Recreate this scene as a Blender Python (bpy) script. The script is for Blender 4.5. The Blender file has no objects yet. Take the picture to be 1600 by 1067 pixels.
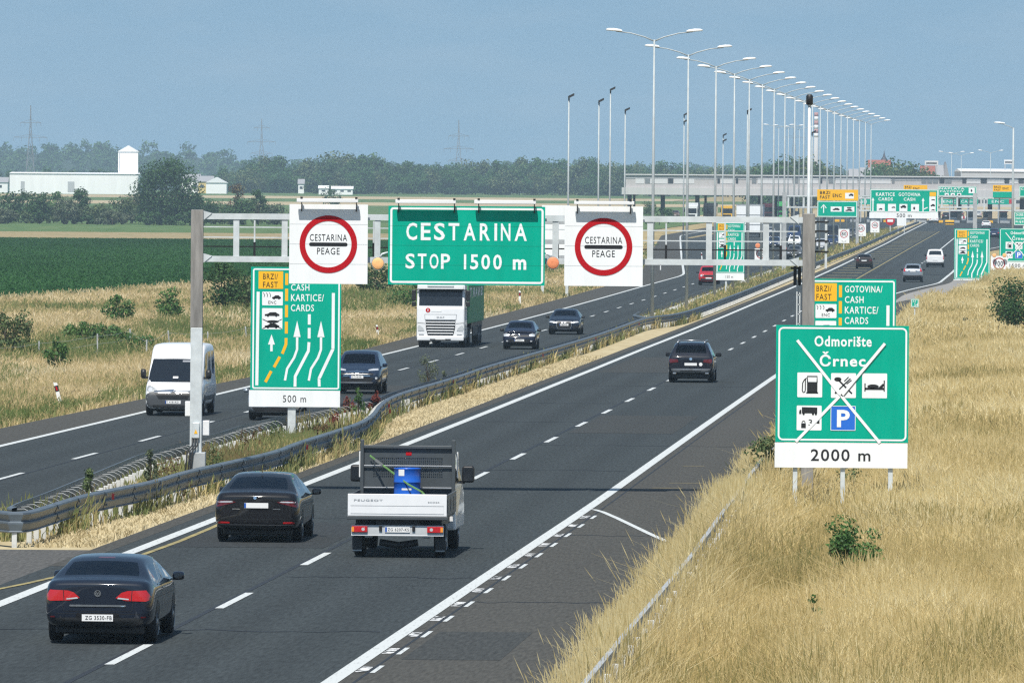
import bpy, bmesh, math, random
import numpy as np
from mathutils import Vector, Matrix

random.seed(7)
RNG = np.random.default_rng(11)
SC = bpy.context.scene
COL = SC.collection
R = math.radians

# ---------------------------------------------------------------- camera
F, H, YH, ROLL = 13333.0, 7.5, 305.0, math.radians(0.45)   # focal length in photo pixels, eye height, horizon row, camera roll
cam_d = bpy.data.cameras.new('camera')
cam_d.sensor_width = 36.0
cam_d.lens = F / 1600 * 36
cam_d.shift_y = -(533.5 - YH) / 1600
cam_d.clip_start = 5.0
cam_d.clip_end = 40000
cam = bpy.data.objects.new('camera', cam_d)
cam.location = (0, 0, H)
cam.rotation_euler = (R(90), -ROLL, 0)
COL.objects.link(cam)
SC.camera = cam

# ---------------------------------------------------------------- sky, sun, exposure
SUN_DIR = Vector((-0.13, -0.58, 1.0)).normalized()       # towards the sun: high, behind the camera, slightly left
SUN_EL = math.asin(SUN_DIR.z)
SUN_AZ = math.atan2(SUN_DIR.x, SUN_DIR.y)
world = bpy.data.worlds.new("World")
SC.world = world
world.use_nodes = True
nt = world.node_tree
for n in list(nt.nodes): nt.nodes.remove(n)
def wn(t, **k):
    n = nt.nodes.new(t)
    for a, b in k.items(): setattr(n, a, b)
    return n
out = wn('ShaderNodeOutputWorld'); bg = wn('ShaderNodeBackground'); bg.inputs['Strength'].default_value = 0.092
sky = wn('ShaderNodeTexSky', sky_type='NISHITA'); sky.sun_disc = False
sky.sun_elevation = SUN_EL; sky.sun_rotation = SUN_AZ
sky.altitude = 100; sky.air_density = 1.0; sky.dust_density = 0.5; sky.ozone_density = 1.2
# the haze layer lifts the sky: look a little higher into it, so the horizon stays blue
tc = wn('ShaderNodeTexCoord'); sx = wn('ShaderNodeSeparateXYZ'); cx = wn('ShaderNodeCombineXYZ')
m1 = wn('ShaderNodeMath', operation='MULTIPLY_ADD'); m1.inputs[1].default_value = 0.80; m1.inputs[2].default_value = 0.19
nt.links.new(tc.outputs['Generated'], sx.inputs[0])
nt.links.new(sx.outputs['X'], cx.inputs['X']); nt.links.new(sx.outputs['Y'], cx.inputs['Y'])
nt.links.new(sx.outputs['Z'], m1.inputs[0]); nt.links.new(m1.outputs[0], cx.inputs['Z'])
nt.links.new(cx.outputs[0], sky.inputs['Vector'])
# thin cloud streaks low over the horizon
mp = wn('ShaderNodeMapping'); mp.inputs['Scale'].default_value = (55, 55, 230)
ns = wn('ShaderNodeTexNoise'); ns.inputs['Scale'].default_value = 1.0; ns.inputs['Detail'].default_value = 5
ns.inputs['Roughness'].default_value = 0.55
cr = wn('ShaderNodeMapRange'); cr.inputs['From Min'].default_value = 0.42; cr.inputs['From Max'].default_value = 0.78
cr.inputs['To Max'].default_value = 0.16
nt.links.new(tc.outputs['Generated'], mp.inputs[0]); nt.links.new(mp.outputs[0], ns.inputs['Vector'])
nt.links.new(ns.outputs['Fac'], cr.inputs['Value'])
tint = wn('ShaderNodeMix', data_type='RGBA', blend_type='MULTIPLY'); tint.inputs['Factor'].default_value = 1.0
tint.inputs['B'].default_value = (0.885, 1.01, 0.97, 1)
cl = wn('ShaderNodeMix', data_type='RGBA'); cl.inputs['B'].default_value = (5.4, 6.0, 6.6, 1)
nt.links.new(sky.outputs[0], tint.inputs['A']); nt.links.new(tint.outputs['Result'], cl.inputs['A'])
nt.links.new(cr.outputs[0], cl.inputs['Factor'])
nt.links.new(cl.outputs['Result'], bg.inputs['Color']); nt.links.new(bg.outputs[0], out.inputs['Surface'])

sun_d = bpy.data.lights.new('sun', 'SUN'); sun_d.energy = 4.8; sun_d.angle = R(0.5); sun_d.color = (1.0, 0.955, 0.88)
sun = bpy.data.objects.new('sun', sun_d); COL.objects.link(sun)
sun.location = (0, 0, 100)
sun.rotation_euler = SUN_DIR.to_track_quat('Z', 'Y').to_euler()

SC.view_settings.view_transform = 'Standard'
SC.view_settings.look = 'None'
SC.view_settings.exposure = 0.28
SC.view_settings.gamma = 1.0
SC.render.engine = 'CYCLES'
SC.cycles.use_adaptive_sampling = False
SC.cycles.use_denoising = False
SC.cycles.denoiser = 'OPENIMAGEDENOISE'
SC.cycles.denoising_input_passes = 'RGB_ALBEDO_NORMAL'
SC.cycles.denoising_prefilter = 'ACCURATE'
SC.cycles.max_bounces = 6
SC.cycles.diffuse_bounces = 2
SC.cycles.glossy_bounces = 3
SC.cycles.transmission_bounces = 4
SC.cycles.transparent_max_bounces = 12
SC.cycles.volume_bounces = 0
SC.cycles.caustics_reflective = False
SC.cycles.caustics_refractive = False
SC.cycles.filter_width = 1.3

# ---------------------------------------------------------------- helpers
_c, _s = math.cos(ROLL), math.sin(ROLL)
def UR(px, py):                                     # photo pixel -> level picture
    a, b = px-800.0, py-YH
    return 800+a*_c+b*_s, YH-a*_s+b*_c
def P3(px, py, Y):                                  # photo pixel at a distance -> x, z
    x, y = UR(px, py)
    return (x-800)/F*Y, H-(y-YH)/F*Y
def M(px, Y): return px*Y/F                         # photo pixels to metres at a distance
_zs = [0, 150, 300, 450, 600, 1000, 1400, 1780, 2200, 2600, 3000, 3400, 5000, 40000]
_zv = [0, 0, -.2, -.5, -.5, .35, 1.45, 2.4, 3.6, 5.0, 6.6, 8.1, 8.6, 8.6]
def zr(s):                                          # height of the road
    s = np.asarray(s, float)
    r = (np.interp(s-60, _zs, _zv)+np.interp(s-20, _zs, _zv)+np.interp(s+20, _zs, _zv)+np.interp(s+60, _zs, _zv))/4
    return r if r.ndim else float(r)
def GP(px, py, up=0.0, zf=zr):                      # photo pixel -> x, distance on the ground (or `up` above it)
    x, y = UR(px, py); lo, hi = 40.0, 30000.0
    for _ in range(60):
        m = (lo+hi)/2
        if YH+(H-zf(m)-up)*F/m > y: lo = m
        else: hi = m
    return (x-800)/F*lo, lo
_px = [(44.6,925),(186,868.7),(500,750.5),(760,645.5),(1000,547),(1180,473.5),(1390,380),(1447,348)]
_pts = [GP(*p) for p in _px]
_cf = np.polyfit([b for a, b in _pts], [a for a, b in _pts], 2, w=[1,1,1,1,1,1,.6,.5])
def L(s):                                           # the inner edge line of the right carriageway
    s = np.asarray(s, float)
    r = np.polyval(_cf, np.minimum(s, 1900))
    r = r + np.maximum(s - 1900, 0) * np.polyval(np.polyder(_cf), 1900)
    return r if r.ndim else float(r)
def CS(px, py, u):                                  # where a photo column meets the offset u from the road
    x, _ = UR(px, py); lo, hi = 100.0, 1900.0
    f = lambda m: (x-800)/F*m-(L(m)+u)
    for _ in range(60):
        m = (lo+hi)/2
        if f(m) > 0: lo = m
        else: hi = m
    return lo
def RP(u, s, z=0.0): return (L(s) + u, s, z)

def tag(o, label=None, cat=None, group=None, kind=None):
    if label: o['label'] = label
    if cat: o['category'] = cat
    if group: o['group'] = group
    if kind: o['kind'] = kind
    return o
def empty(name, loc=(0, 0, 0), rz=0.0, label=None, cat=None, group=None):
    o = bpy.data.objects.new(name, None)
    o.empty_display_size = 0.3
    o.location = loc; o.rotation_euler = (0, 0, rz)
    COL.objects.link(o)
    return tag(o, label, cat, group)
def copy_tree(o, parent=None):
    kids = list(o.children)
    c = o.copy(); COL.objects.link(c)
    if parent: c.parent = parent
    for k in kids: copy_tree(k, c)
    return c

class MB:
    """Collects faces for one mesh object; every face keeps the material slot it was added with."""
    def __init__(s): s.v = []; s.f = []; s.m = []; s.sm = []; s.mat = 0; s.smooth = False
    def add(s, vs, fs):
        b = len(s.v); s.v.extend([tuple(p) for p in vs])
        for f in fs: s.f.append([b + i for i in f]); s.m.append(s.mat); s.sm.append(s.smooth)
        return s
    def box(s, x0, x1, y0, y1, z0, z1, ch=0.0):
        if x1 < x0: x0, x1 = x1, x0
        if y1 < y0: y0, y1 = y1, y0
        if z1 < z0: z0, z1 = z1, z0
        if ch <= 0:
            return s.add([(x0,y0,z0),(x1,y0,z0),(x1,y1,z0),(x0,y1,z0),(x0,y0,z1),(x1,y0,z1),(x1,y1,z1),(x0,y1,z1)],
                         [(0,3,2,1),(4,5,6,7),(0,1,5,4),(1,2,6,5),(2,3,7,6),(3,0,4,7)])
        bm = bmesh.new(); bmesh.ops.create_cube(bm, size=1)
        for v in bm.verts: v.co = Vector(((x0+x1)/2+v.co.x*(x1-x0),(y0+y1)/2+v.co.y*(y1-y0),(z0+z1)/2+v.co.z*(z1-z0)))
        bmesh.ops.bevel(bm, geom=bm.edges[:], offset=ch, segments=2, affect='EDGES', profile=.5)
        bm.verts.index_update()
        s.add([v.co[:] for v in bm.verts], [[v.index for v in f.verts] for f in bm.faces]); bm.free(); return s
    def obox(s, c, ax, ay, az, hx, hy, hz):
        c, ax, ay, az = Vector(c), Vector(ax).normalized(), Vector(ay).normalized(), Vector(az).normalized()
        vs = [c+ax*hx*i+ay*hy*j+az*hz*k for k in (-1,1) for j in (-1,1) for i in (-1,1)]
        return s.add(vs, [(0,2,3,1),(4,5,7,6),(0,1,5,4),(1,3,7,5),(3,2,6,7),(2,0,4,6)])
    def tube(s, pts, r, n=8, cap=True):
        pts = [Vector(p) for p in pts]; rs = r if isinstance(r, (list, tuple)) else [r]*len(pts)
        vs = []; fs = []
        for i, p in enumerate(pts):
            t = (pts[min(i+1,len(pts)-1)]-pts[max(i-1,0)]).normalized()
            a = Vector((0,0,1)) if abs(t.z) < .9 else Vector((1,0,0))
            u = t.cross(a).normalized(); w = u.cross(t).normalized()
            for k in range(n):
                q = 2*math.pi*k/n; vs.append(p+(u*math.cos(q)+w*math.sin(q))*rs[i])
        for i in range(len(pts)-1):
            for k in range(n):
                a, b = i*n+k, i*n+(k+1)%n; fs.append((a, b, b+n, a+n))
        if cap: fs.append(tuple(range(n))[::-1]); fs.append(tuple(range((len(pts)-1)*n, len(pts)*n)))
        return s.add(vs, fs)
    def bar(s, a, b, w, h):
        a, b = Vector(a), Vector(b); t = (b-a).normalized()
        up = Vector((0,0,1)) if abs(t.z) < .95 else Vector((0,1,0))
        u = t.cross(up).normalized(); v = u.cross(t).normalized()
        return s.obox((a+b)/2, t, u, v, (b-a).length/2, w/2, h/2)
    def lathe(s, prof, n=24, c=(0,0,0), axis='z', cap=True):
        vs = []; fs = []
        for (r, h) in prof:
            for k in range(n):
                q = 2*math.pi*k/n; x, y = r*math.cos(q), r*math.sin(q)
                p = {'z':(x,y,h),'x':(h,x,y),'y':(x,h,y)}[axis]
                vs.append((p[0]+c[0],p[1]+c[1],p[2]+c[2]))
        for i in range(len(prof)-1):
            for k in range(n):
                a, b = i*n+k, i*n+(k+1)%n; fs.append((a, b, b+n, a+n))
        if cap: fs.append(tuple(range(n))[::-1]); fs.append(tuple(range((len(prof)-1)*n, len(prof)*n)))
        return s.add(vs, fs)
    def plate(s, poly, y, t=0.0):
        """polygon in the x-z plane facing -y at depth y, extruded back by t"""
        n = len(poly)
        ar = sum(poly[i][0]*poly[(i+1)%n][1]-poly[(i+1)%n][0]*poly[i][1] for i in range(n))
        if ar < 0: poly = poly[::-1]
        if t <= 0: return s.add([(a, y, b) for a, b in poly], [tuple(range(n))])
        vs = [(a, y, b) for a, b in poly]+[(a, y+t, b) for a, b in poly]
        fs = [tuple(range(n)), tuple(range(n, 2*n))[::-1]]+[((i+1)%n, i, n+i, n+(i+1)%n) for i in range(n)]
        return s.add(vs, fs)
    def build(s, name, mats, parent=None, loc=None, rz=0.0, bevel=0.0, smooth=None, weld=False):
        me = bpy.data.meshes.new(name)
        me.from_pydata(s.v, [], s.f)
        if not isinstance(mats, (list, tuple)): mats = [mats]
        for m in mats: me.materials.append(m)
        me.polygons.foreach_set('material_index', s.m)
        sm = s.sm if smooth is None else [smooth]*len(s.f)
        me.polygons.foreach_set('use_smooth', sm)
        if weld or bevel:
            bm = bmesh.new(); bm.from_mesh(me)
            bmesh.ops.remove_doubles(bm, verts=bm.verts[:], dist=1e-4)
            bmesh.ops.recalc_face_normals(bm, faces=bm.faces[:])
            if bevel: bmesh.ops.bevel(bm, geom=[e for e in bm.edges if len(e.link_faces) == 2 and e.calc_face_angle(0) > .5], offset=bevel, segments=2, affect='EDGES', profile=.5)
            bm.to_mesh(me); bm.free()
        me.update()
        o = bpy.data.objects.new(name, me); COL.objects.link(o)
        if parent: o.parent = parent
        if loc: o.location = loc
        o.rotation_euler.z = rz
        return o

def np_mesh(name, verts, faces_flat, loop_n, mats, attr=None, parent=None, smooth=False):
    """fast mesh from arrays: faces_flat = vertex indices, loop_n = corners per face"""
    me = bpy.data.meshes.new(name)
    verts = np.asarray(verts, np.float32); ff = np.asarray(faces_flat, np.int32).ravel()
    nf = len(ff)//loop_n if np.isscalar(loop_n) else len(loop_n)
    me.vertices.add(len(verts)); me.vertices.foreach_set('co', verts.ravel())
    me.loops.add(len(ff)); me.loops.foreach_set('vertex_index', ff)
    me.polygons.add(nf)
    me.polygons.foreach_set('loop_start', np.arange(nf, dtype=np.int32)*loop_n)
    if attr is not None:
        a = me.attributes.new('shade', 'FLOAT', 'POINT'); a.data.foreach_set('value', np.asarray(attr, np.float32))
    for m in (mats if isinstance(mats, (list, tuple)) else [mats]): me.materials.append(m)
    me.update(calc_edges=True)
    if smooth: me.polygons.foreach_set('use_smooth', [True]*nf)
    o = bpy.data.objects.new(name, me); COL.objects.link(o)
    if parent: o.parent = parent
    return o

# ---------------------------------------------------------------- materials
def srgb(r, g, b):
    f = lambda c: (c/255/12.92) if c/255 <= .04045 else ((c/255+.055)/1.055)**2.4
    return (f(r), f(g), f(b))
def mat(name, col, rough=0.6, metal=0.0, spec=0.5, var=0.0, scale=4.0, bump=0.0, bscale=40.0, coat=0.0, col2=None, stretch=None, detail=6, coord='Object'):
    m = bpy.data.materials.new(name); m.use_nodes = True
    t = m.node_tree; b = t.nodes['Principled BSDF']
    b.inputs['Base Color'].default_value = (*col, 1); b.inputs['Roughness'].default_value = rough
    b.inputs['Metallic'].default_value = metal; b.inputs['Specular IOR Level'].default_value = spec
    b.inputs['Coat Weight'].default_value = coat; b.inputs['Coat Roughness'].default_value = 0.03
    if var or bump:
        c = t.nodes.new('ShaderNodeTexCoord'); src = c.outputs[coord]
        if stretch:
            mpn = t.nodes.new('ShaderNodeMapping'); mpn.inputs['Scale'].default_value = stretch
            t.links.new(src, mpn.inputs[0]); src = mpn.outputs[0]
    if var:
        n = t.nodes.new('ShaderNodeTexNoise'); n.inputs['Scale'].default_value = scale; n.inputs['Detail'].default_value = detail
        n.inputs['Roughness'].default_value = .62
        t.links.new(src, n.inputs['Vector'])
        r = t.nodes.new('ShaderNodeValToRGB')
        a = col2 if col2 else tuple(max(0, x*(1-var)) for x in col)
        z = col if col2 else tuple(min(1, x*(1+var)) for x in col)
        r.color_ramp.elements[0].position = .32; r.color_ramp.elements[1].position = .68
        r.color_ramp.elements[0].color = (*a, 1); r.color_ramp.elements[1].color = (*z, 1)
        t.links.new(n.outputs['Fac'], r.inputs[0]); t.links.new(r.outputs[0], b.inputs['Base Color'])
    if bump:
        n2 = t.nodes.new('ShaderNodeTexNoise'); n2.inputs['Scale'].default_value = bscale; n2.inputs['Detail'].default_value = 4
        t.links.new(src, n2.inputs['Vector'])
        bp = t.nodes.new('ShaderNodeBump'); bp.inputs['Strength'].default_value = bump; bp.inputs['Distance'].default_value = .02
        t.links.new(n2.outputs['Fac'], bp.inputs['Height']); t.links.new(bp.outputs[0], b.inputs['Normal'])
    return m
def shade_mat(name, cols, rough=.7, transl=0.0, spec=.25, big=None):
    """blades and leaves: colour from the per-leaf 'shade' attribute, some light passing through"""
    m = bpy.data.materials.new(name); m.use_nodes = True
    t = m.node_tree; b = t.nodes['Principled BSDF']; o = t.nodes['Material Output']
    a = t.nodes.new('ShaderNodeAttribute'); a.attribute_name = 'shade'
    r = t.nodes.new('ShaderNodeValToRGB')
    while len(r.color_ramp.elements) < len(cols): r.color_ramp.elements.new(.5)
    for i, c in enumerate(cols):
        e = r.color_ramp.elements[i]; e.position = i/(len(cols)-1); e.color = (*c, 1)
    t.links.new(a.outputs['Fac'], r.inputs[0]); t.links.new(r.outputs[0], b.inputs['Base Color'])
    b.inputs['Roughness'].default_value = rough; b.inputs['Specular IOR Level'].default_value = spec
    if transl:
        tr = t.nodes.new('ShaderNodeBsdfTranslucent'); mx = t.nodes.new('ShaderNodeMixShader'); mx.inputs[0].default_value = transl
        t.links.new(r.outputs[0], tr.inputs['Color'])
        t.links.new(b.outputs[0], mx.inputs[1]); t.links.new(tr.outputs[0], mx.inputs[2]); t.links.new(mx.outputs[0], o.inputs['Surface'])
    return m

MT = {}
MT['white_line'] = mat('white_line', (.53,.56,.56), .7, col2=(.30,.315,.315), var=.3, scale=7.0, stretch=(3,.22,1))
for _e, _p in zip(MT['white_line'].node_tree.nodes['Color Ramp'].color_ramp.elements, (.26,.46)): _e.position = _p
MT['grey_line'] = mat('grey_line', (.30,.33,.36), .6, var=.2, scale=3.0)
MT['worn_line'] = mat('worn_line', (.62,.63,.63), .7, col2=(.052,.053,.05), var=.5, scale=6, stretch=(1.0,.5,1), detail=2)
for _e, _p in zip(MT['worn_line'].node_tree.nodes['Color Ramp'].color_ramp.elements, (.47,.52)): _e.position = _p
MT['yellow_line'] = mat('yellow_line', (.40,.33,.12), .7, col2=(.16,.14,.08), var=.5, scale=2.5)
MT['zinc'] = mat('zinc', (.60,.64,.65), .5, metal=.15, var=.14, scale=3, bump=.05, bscale=20)
MT['zinc_dull'] = mat('zinc_dull', (.40,.42,.43), .6, metal=.2, var=.18, scale=2.5)
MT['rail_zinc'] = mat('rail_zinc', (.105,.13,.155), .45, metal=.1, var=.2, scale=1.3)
MT['post_zinc'] = mat('post_zinc', (.56,.57,.56), .6, metal=.1, var=.2, scale=5)
MT['pole_grey'] = mat('pole_grey', (.40,.44,.45), .55, metal=.1, var=.1, scale=2)
MT['weathered'] = mat('weathered', (.25,.24,.225), .75, metal=.15, var=.3, scale=1.6, stretch=(4,4,.6))
MT['sign_white'] = mat('sign_white', (.87,.89,.90), .6, spec=.2, col2=(.79,.81,.81), var=.1, scale=1.4, stretch=(2,2,.35))
MT['sign_green'] = mat('sign_green', (.0,.365,.25), .7, spec=.08, var=.09, scale=1.3, stretch=(1.6,1.6,.4))
MT['sign_red'] = mat('sign_red', (.44,.008,.014), .7, spec=.08)
MT['sign_yellow'] = mat('sign_yellow', (.88,.47,.012), .5)
MT['sign_blue'] = mat('sign_blue', (.012,.14,.62), .5)
MT['sign_black'] = mat('sign_black', (.012,.012,.014), .5)
MT['sign_back'] = mat('sign_back', (.36,.38,.39), .5, metal=.4, var=.1, scale=2)
MT['black'] = mat('black', (.012,.012,.013), .5)
MT['black_gloss'] = mat('black_gloss', (.01,.01,.012), .12, coat=.5)
MT['rubber'] = mat('rubber', (.016,.016,.017), .85, var=.3, scale=12)
MT['chrome'] = mat('chrome', (.82,.83,.85), .08, metal=1)
MT['alloy'] = mat('alloy', (.42,.43,.45), .3, metal=.8)
MT['plastic'] = mat('plastic', (.028,.029,.031), .55, var=.1, scale=8)
MT['red_lamp'] = mat('red_lamp', (.50,.012,.016), .15, coat=.7)
MT['dark_red_lamp'] = mat('dark_red_lamp', (.11,.006,.01), .15, coat=.7)
MT['amber_lamp'] = mat('amber_lamp', (.85,.30,.03), .25, coat=.5)
MT['clear_lamp'] = mat('clear_lamp', (.70,.72,.74), .12, metal=.35, coat=.6)
MT['plate_white'] = mat('plate_white', (.80,.80,.79), .35)
MT['plate_blue'] = mat('plate_blue', (.02,.10,.42), .4)
MT['white_paint'] = mat('white_paint', (.80,.81,.82), .3, coat=.5, var=.03, scale=1.5)
MT['white_plain'] = mat('white_plain', (.78,.79,.79), .5, var=.05, scale=1)
def glass(name, tint, refl=.06, trans=.8):
    m = bpy.data.materials.new(name); m.use_nodes = True; t = m.node_tree
    for n in list(t.nodes): t.nodes.remove(n)
    o = t.nodes.new('ShaderNodeOutputMaterial'); tr = t.nodes.new('ShaderNodeBsdfTransparent'); tr.inputs[0].default_value = (*tint, 1)
    gl = t.nodes.new('ShaderNodeBsdfGlossy'); gl.inputs['Roughness'].default_value = .02; gl.inputs['Color'].default_value = (.9,.95,1,1)
    lw = t.nodes.new('ShaderNodeFresnel'); lw.inputs['IOR'].default_value = 1.5
    mx = t.nodes.new('ShaderNodeMixShader')
    t.links.new(lw.outputs[0], mx.inputs[0]); t.links.new(tr.outputs[0], mx.inputs[1]); t.links.new(gl.outputs[0], mx.inputs[2])
    t.links.new(mx.outputs[0], o.inputs['Surface']); return m
MT['glass'] = glass('glass', (.55,.62,.62))
MT['dark_glass'] = mat('dark_glass', (.012,.016,.022), .04, spec=.6)
# ================================================================ the setting
_ls = [0, 500, 600, 1200, 1745, 2200, 2600, 3000, 3400, 5000, 40000]
_lv = [0, -.45, -.5, 0, .9, 2.6, 4.5, 6.4, 8.1, 8.6, 8.6]
def zl(s): 
    s = np.asarray(s, float); r = np.interp(s, _ls, _lv); return r if r.ndim else float(r)
def _bumpf(u, c, w): return np.exp(-((u-c)/w)**2)
def terr(x, s):
    s = np.asarray(s, float); x = np.asarray(x, float); u = x-L(s)
    k = np.clip((-42-u)/40, 0, 1)*np.clip((s-520)/200, 0, 1); k = k*k*(3-2*k)
    z = zr(s)*(1-k)+zl(s)*k
    near = np.clip((620-s)/200, 0, 1)
    z = z-.38*near*_bumpf(u, 14.0, 1.3)                       # shallow ditch behind the right guard rail
    z = z+.22*near*_bumpf(u, 20.5, 4.0)
    lf = np.clip((760-s)/150, 0, 1)
    z = z-.35*lf*_bumpf(u, -24, 5)+.15*lf*_bumpf(u, -34, 6)      # low ground beyond the left verge
    return z-.035
def TAB(px, up=0.0):                                          # offsets read along a line of the photograph
    q = sorted((GP(*p, up)[1], GP(*p, up)[0]) for p in px)
    S0 = [a for a, b in q]; U0 = [b-L(a) for a, b in q]
    return S0, U0
def FT(S0, U0, w=6.0):                                        # smoothed table -> function of s
    def f(s):
        s = np.asarray(s, float); r = sum(np.interp(s+k*w, S0, U0) for k in (-1, -.5, 0, .5, 1))/5
        return r if r.ndim else float(r)
    return f
U_IN = FT([90,160,226,300,441,556,637,732,875,1053,1233,1400,1785], [0,0,.12,.05,-.37,-.32,-.2,.2,.45,.5,.6,.3,-.4], 20)
U_DASH = FT([90,139,250,575,700,900,1027,1370,1800], [4.0,4.1,4.2,4.15,4.3,4.64,4.8,5.4,5.6], 20)
U_R = FT([90,131,161,210,374,600,690,725,770,865,1100,1500,1950], [7.8,7.95,8.08,8.3,8.4,8.7,9.2,10.4,12.4,12.96,13.6,30,34], 8)
U_ED = FT([90,126,152,180,210,250,300,372,560,620,690,725,770,865,1100,1500,1950], [11.9,11.8,11.55,11.4,11.5,11.05,11.0,11.0,11.3,11.7,12.3,13.2,14.4,14.6,15.3,32,36], 8)
U_LANE2 = FT([800,934,973,1148,1317,1500], [8.6,8.8,8.95,9.25,9.4,9.6], 20)
_a = TAB([(0,697),(220,645),(360,611),(595,555),(760,514),(920,471.4),(1000,448.8),(1069,429.8)])
U_LO = FT([90]+_a[0]+[1350,1950], [-11.5]+_a[1]+[-34,-36], 14)
_a = TAB([(20,743),(137,711),(237,685),(632,576),(676,565),(719,553),(849,516.5),(925,494),(968,480.5),(1067,449)])
U_LD = FT([90]+_a[0]+[1000,1500], [-8.0]+_a[1]+[-9.4,-10], 14)
_a = TAB([(0,669),(420,583),(651,524),(770,494)])
U_LE = FT([90]+_a[0]+[800,1350,1950], [-13.9]+_a[1]+[-16,-37,-39], 14)

def strip(name, u0, u1, ss, z, m, kind='structure', nu=1, rel=True, follow=False, label=None):
    """a ribbon that follows the road: u0/u1 offsets (numbers or functions of s)"""
    vs = []; fs = []; uv = []
    for s in ss:
        a = u0(s) if callable(u0) else u0; b = u1(s) if callable(u1) else u1
        for k in range(nu+1):
            u = a+(b-a)*k/nu; x = L(s)+u if rel else u
            zz = z+(float(terr(x, s)) if follow else zr(s))
            vs.append((x, s, zz)); uv.append((u, s))
    for i in range(len(ss)-1):
        for k in range(nu):
            p = i*(nu+1)+k; fs.append((p, p+1, p+nu+2, p+nu+1))
    me = bpy.data.meshes.new(name); me.from_pydata(vs, [], fs); me.materials.append(m)
    ul = me.uv_layers.new(name='UVMap')
    for lp in me.loops: ul.data[lp.index].uv = uv[lp.vertex_index]
    me.update(); o = bpy.data.objects.new(name, me); COL.objects.link(o)
    return tag(o, kind=kind)
def sm_(a, b, s): q = np.clip((s-a)/(b-a), 0, 1); return q*q*(3-2*q)
def rng(a, b, st): 
    n = max(1, int(round((b-a)/st))); return [a+(b-a)*i/n for i in range(n+1)]

def asphalt(name, base, tracks=(), dark=.14, speck=.35):
    """asphalt in road coordinates: grain, long stains, polished wheel tracks"""
    m = bpy.data.materials.new(name); m.use_nodes = True; t = m.node_tree; b = t.nodes['Principled BSDF']
    def N(ty, **k):
        n = t.nodes.new(ty)
        for a, v in k.items(): setattr(n, a, v)
        return n
    uvn = N('ShaderNodeUVMap'); uvn.uv_map = 'UVMap'
    def noise(sc, detail, stretch):
        mp_ = N('ShaderNodeMapping'); mp_.inputs['Scale'].default_value = stretch
        n = N('ShaderNodeTexNoise'); n.inputs['Scale'].default_value = sc; n.inputs['Detail'].default_value = detail
        t.links.new(uvn.outputs[0], mp_.inputs[0]); t.links.new(mp_.outputs[0], n.inputs['Vector']); return n.outputs['Fac']
    def mr(src, a, z, lo, hi):
        r = N('ShaderNodeMapRange'); r.inputs['From Min'].default_value = a; r.inputs['From Max'].default_value = z
        r.inputs['To Min'].default_value = lo; r.inputs['To Max'].default_value = hi; t.links.new(src, r.inputs['Value']); return r.outputs[0]
    def mul(a, c):
        q = N('ShaderNodeMath', operation='MULTIPLY'); t.links.new(a, q.inputs[0])
        if isinstance(c, float): q.inputs[1].default_value = c
        else: t.links.new(c, q.inputs[1])
        return q.outputs[0]
    f = mr(noise(16.0, 2, (1, .08, 1)), .25, .75, 1-speck, 1+speck)            # coarse grain as a long lens sees it
    f = mul(f, mr(noise(.9, 5, (1, .012, 1)), .3, .7, .95, 1.06))           # long streaks
    f = mul(f, mr(noise(.16, 4, (.5, .05, 1)), .3, .7, .95, 1.05))         # large patches
    if tracks:
        sx_ = N('ShaderNodeSeparateXYZ'); t.links.new(uvn.outputs[0], sx_.inputs[0])
        for c in tracks:
            d = N('ShaderNodeMath', operation='SUBTRACT'); t.links.new(sx_.outputs[0], d.inputs[0]); d.inputs[1].default_value = c
            a = N('ShaderNodeMath', operation='ABSOLUTE'); t.links.new(d.outputs[0], a.inputs[0])
            f = mul(f, mr(a.outputs[0], .15, .75, 1-dark, 1.0))
    mx = N('ShaderNodeMix', data_type='RGBA', blend_type='MULTIPLY'); mx.inputs['Factor'].default_value = 1; mx.inputs['A'].default_value = (*base, 1)
    t.links.new(f, mx.inputs['B']); t.links.new(mx.outputs['Result'], b.inputs['Base Color'])
    b.inputs['Roughness'].default_value = .85; b.inputs['Specular IOR Level'].default_value = .25
    return m
A_RIGHT = asphalt('asphalt_lanes', (.036,.0435,.046), tracks=(2.0-.8, 2.0+.8, 5.9-.8, 5.9+.8))
A_LEFT = asphalt('asphalt_oncoming', (.036,.0435,.046), tracks=(-6.3-.8, -6.3+.8, -9.8-.8, -9.8+.8))
A_SH = asphalt('asphalt_shoulder', (.060,.059,.053), speck=.3)
A_PALE = asphalt('concrete_pad', (.26,.25,.235), speck=.2)
A_GRAVEL = asphalt('gravel_crossing', (.085,.084,.08), speck=.35)

def ground_mat(name, c1, c2, c3, sc=.35, stretch=(1,.12,1)):
    m = bpy.data.materials.new(name); m.use_nodes = True; t = m.node_tree; b = t.nodes['Principled BSDF']
    c = t.nodes.new('ShaderNodeTexCoord'); mp_ = t.nodes.new('ShaderNodeMapping'); mp_.inputs['Scale'].default_value = stretch
    t.links.new(c.outputs['Object'], mp_.inputs[0])
    n = t.nodes.new('ShaderNodeTexNoise'); n.inputs['Scale'].default_value = sc; n.inputs['Detail'].default_value = 8; n.inputs['Roughness'].default_value = .7
    t.links.new(mp_.outputs[0], n.inputs['Vector'])
    r = t.nodes.new('ShaderNodeValToRGB'); r.color_ramp.elements.new(.5)
    for e, p, k in zip(r.color_ramp.elements, (.3,.5,.68), (c1,c2,c3)): e.position = p; e.color = (*k, 1)
    t.links.new(n.outputs['Fac'], r.inputs[0]); t.links.new(r.outputs[0], b.inputs['Base Color'])
    b.inputs['Roughness'].default_value = .95; b.inputs['Specular IOR Level'].default_value = .1
    return m
G_DRY = ground_mat('dry_ground', (.20,.17,.085), (.33,.26,.13), (.42,.34,.18))
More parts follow.
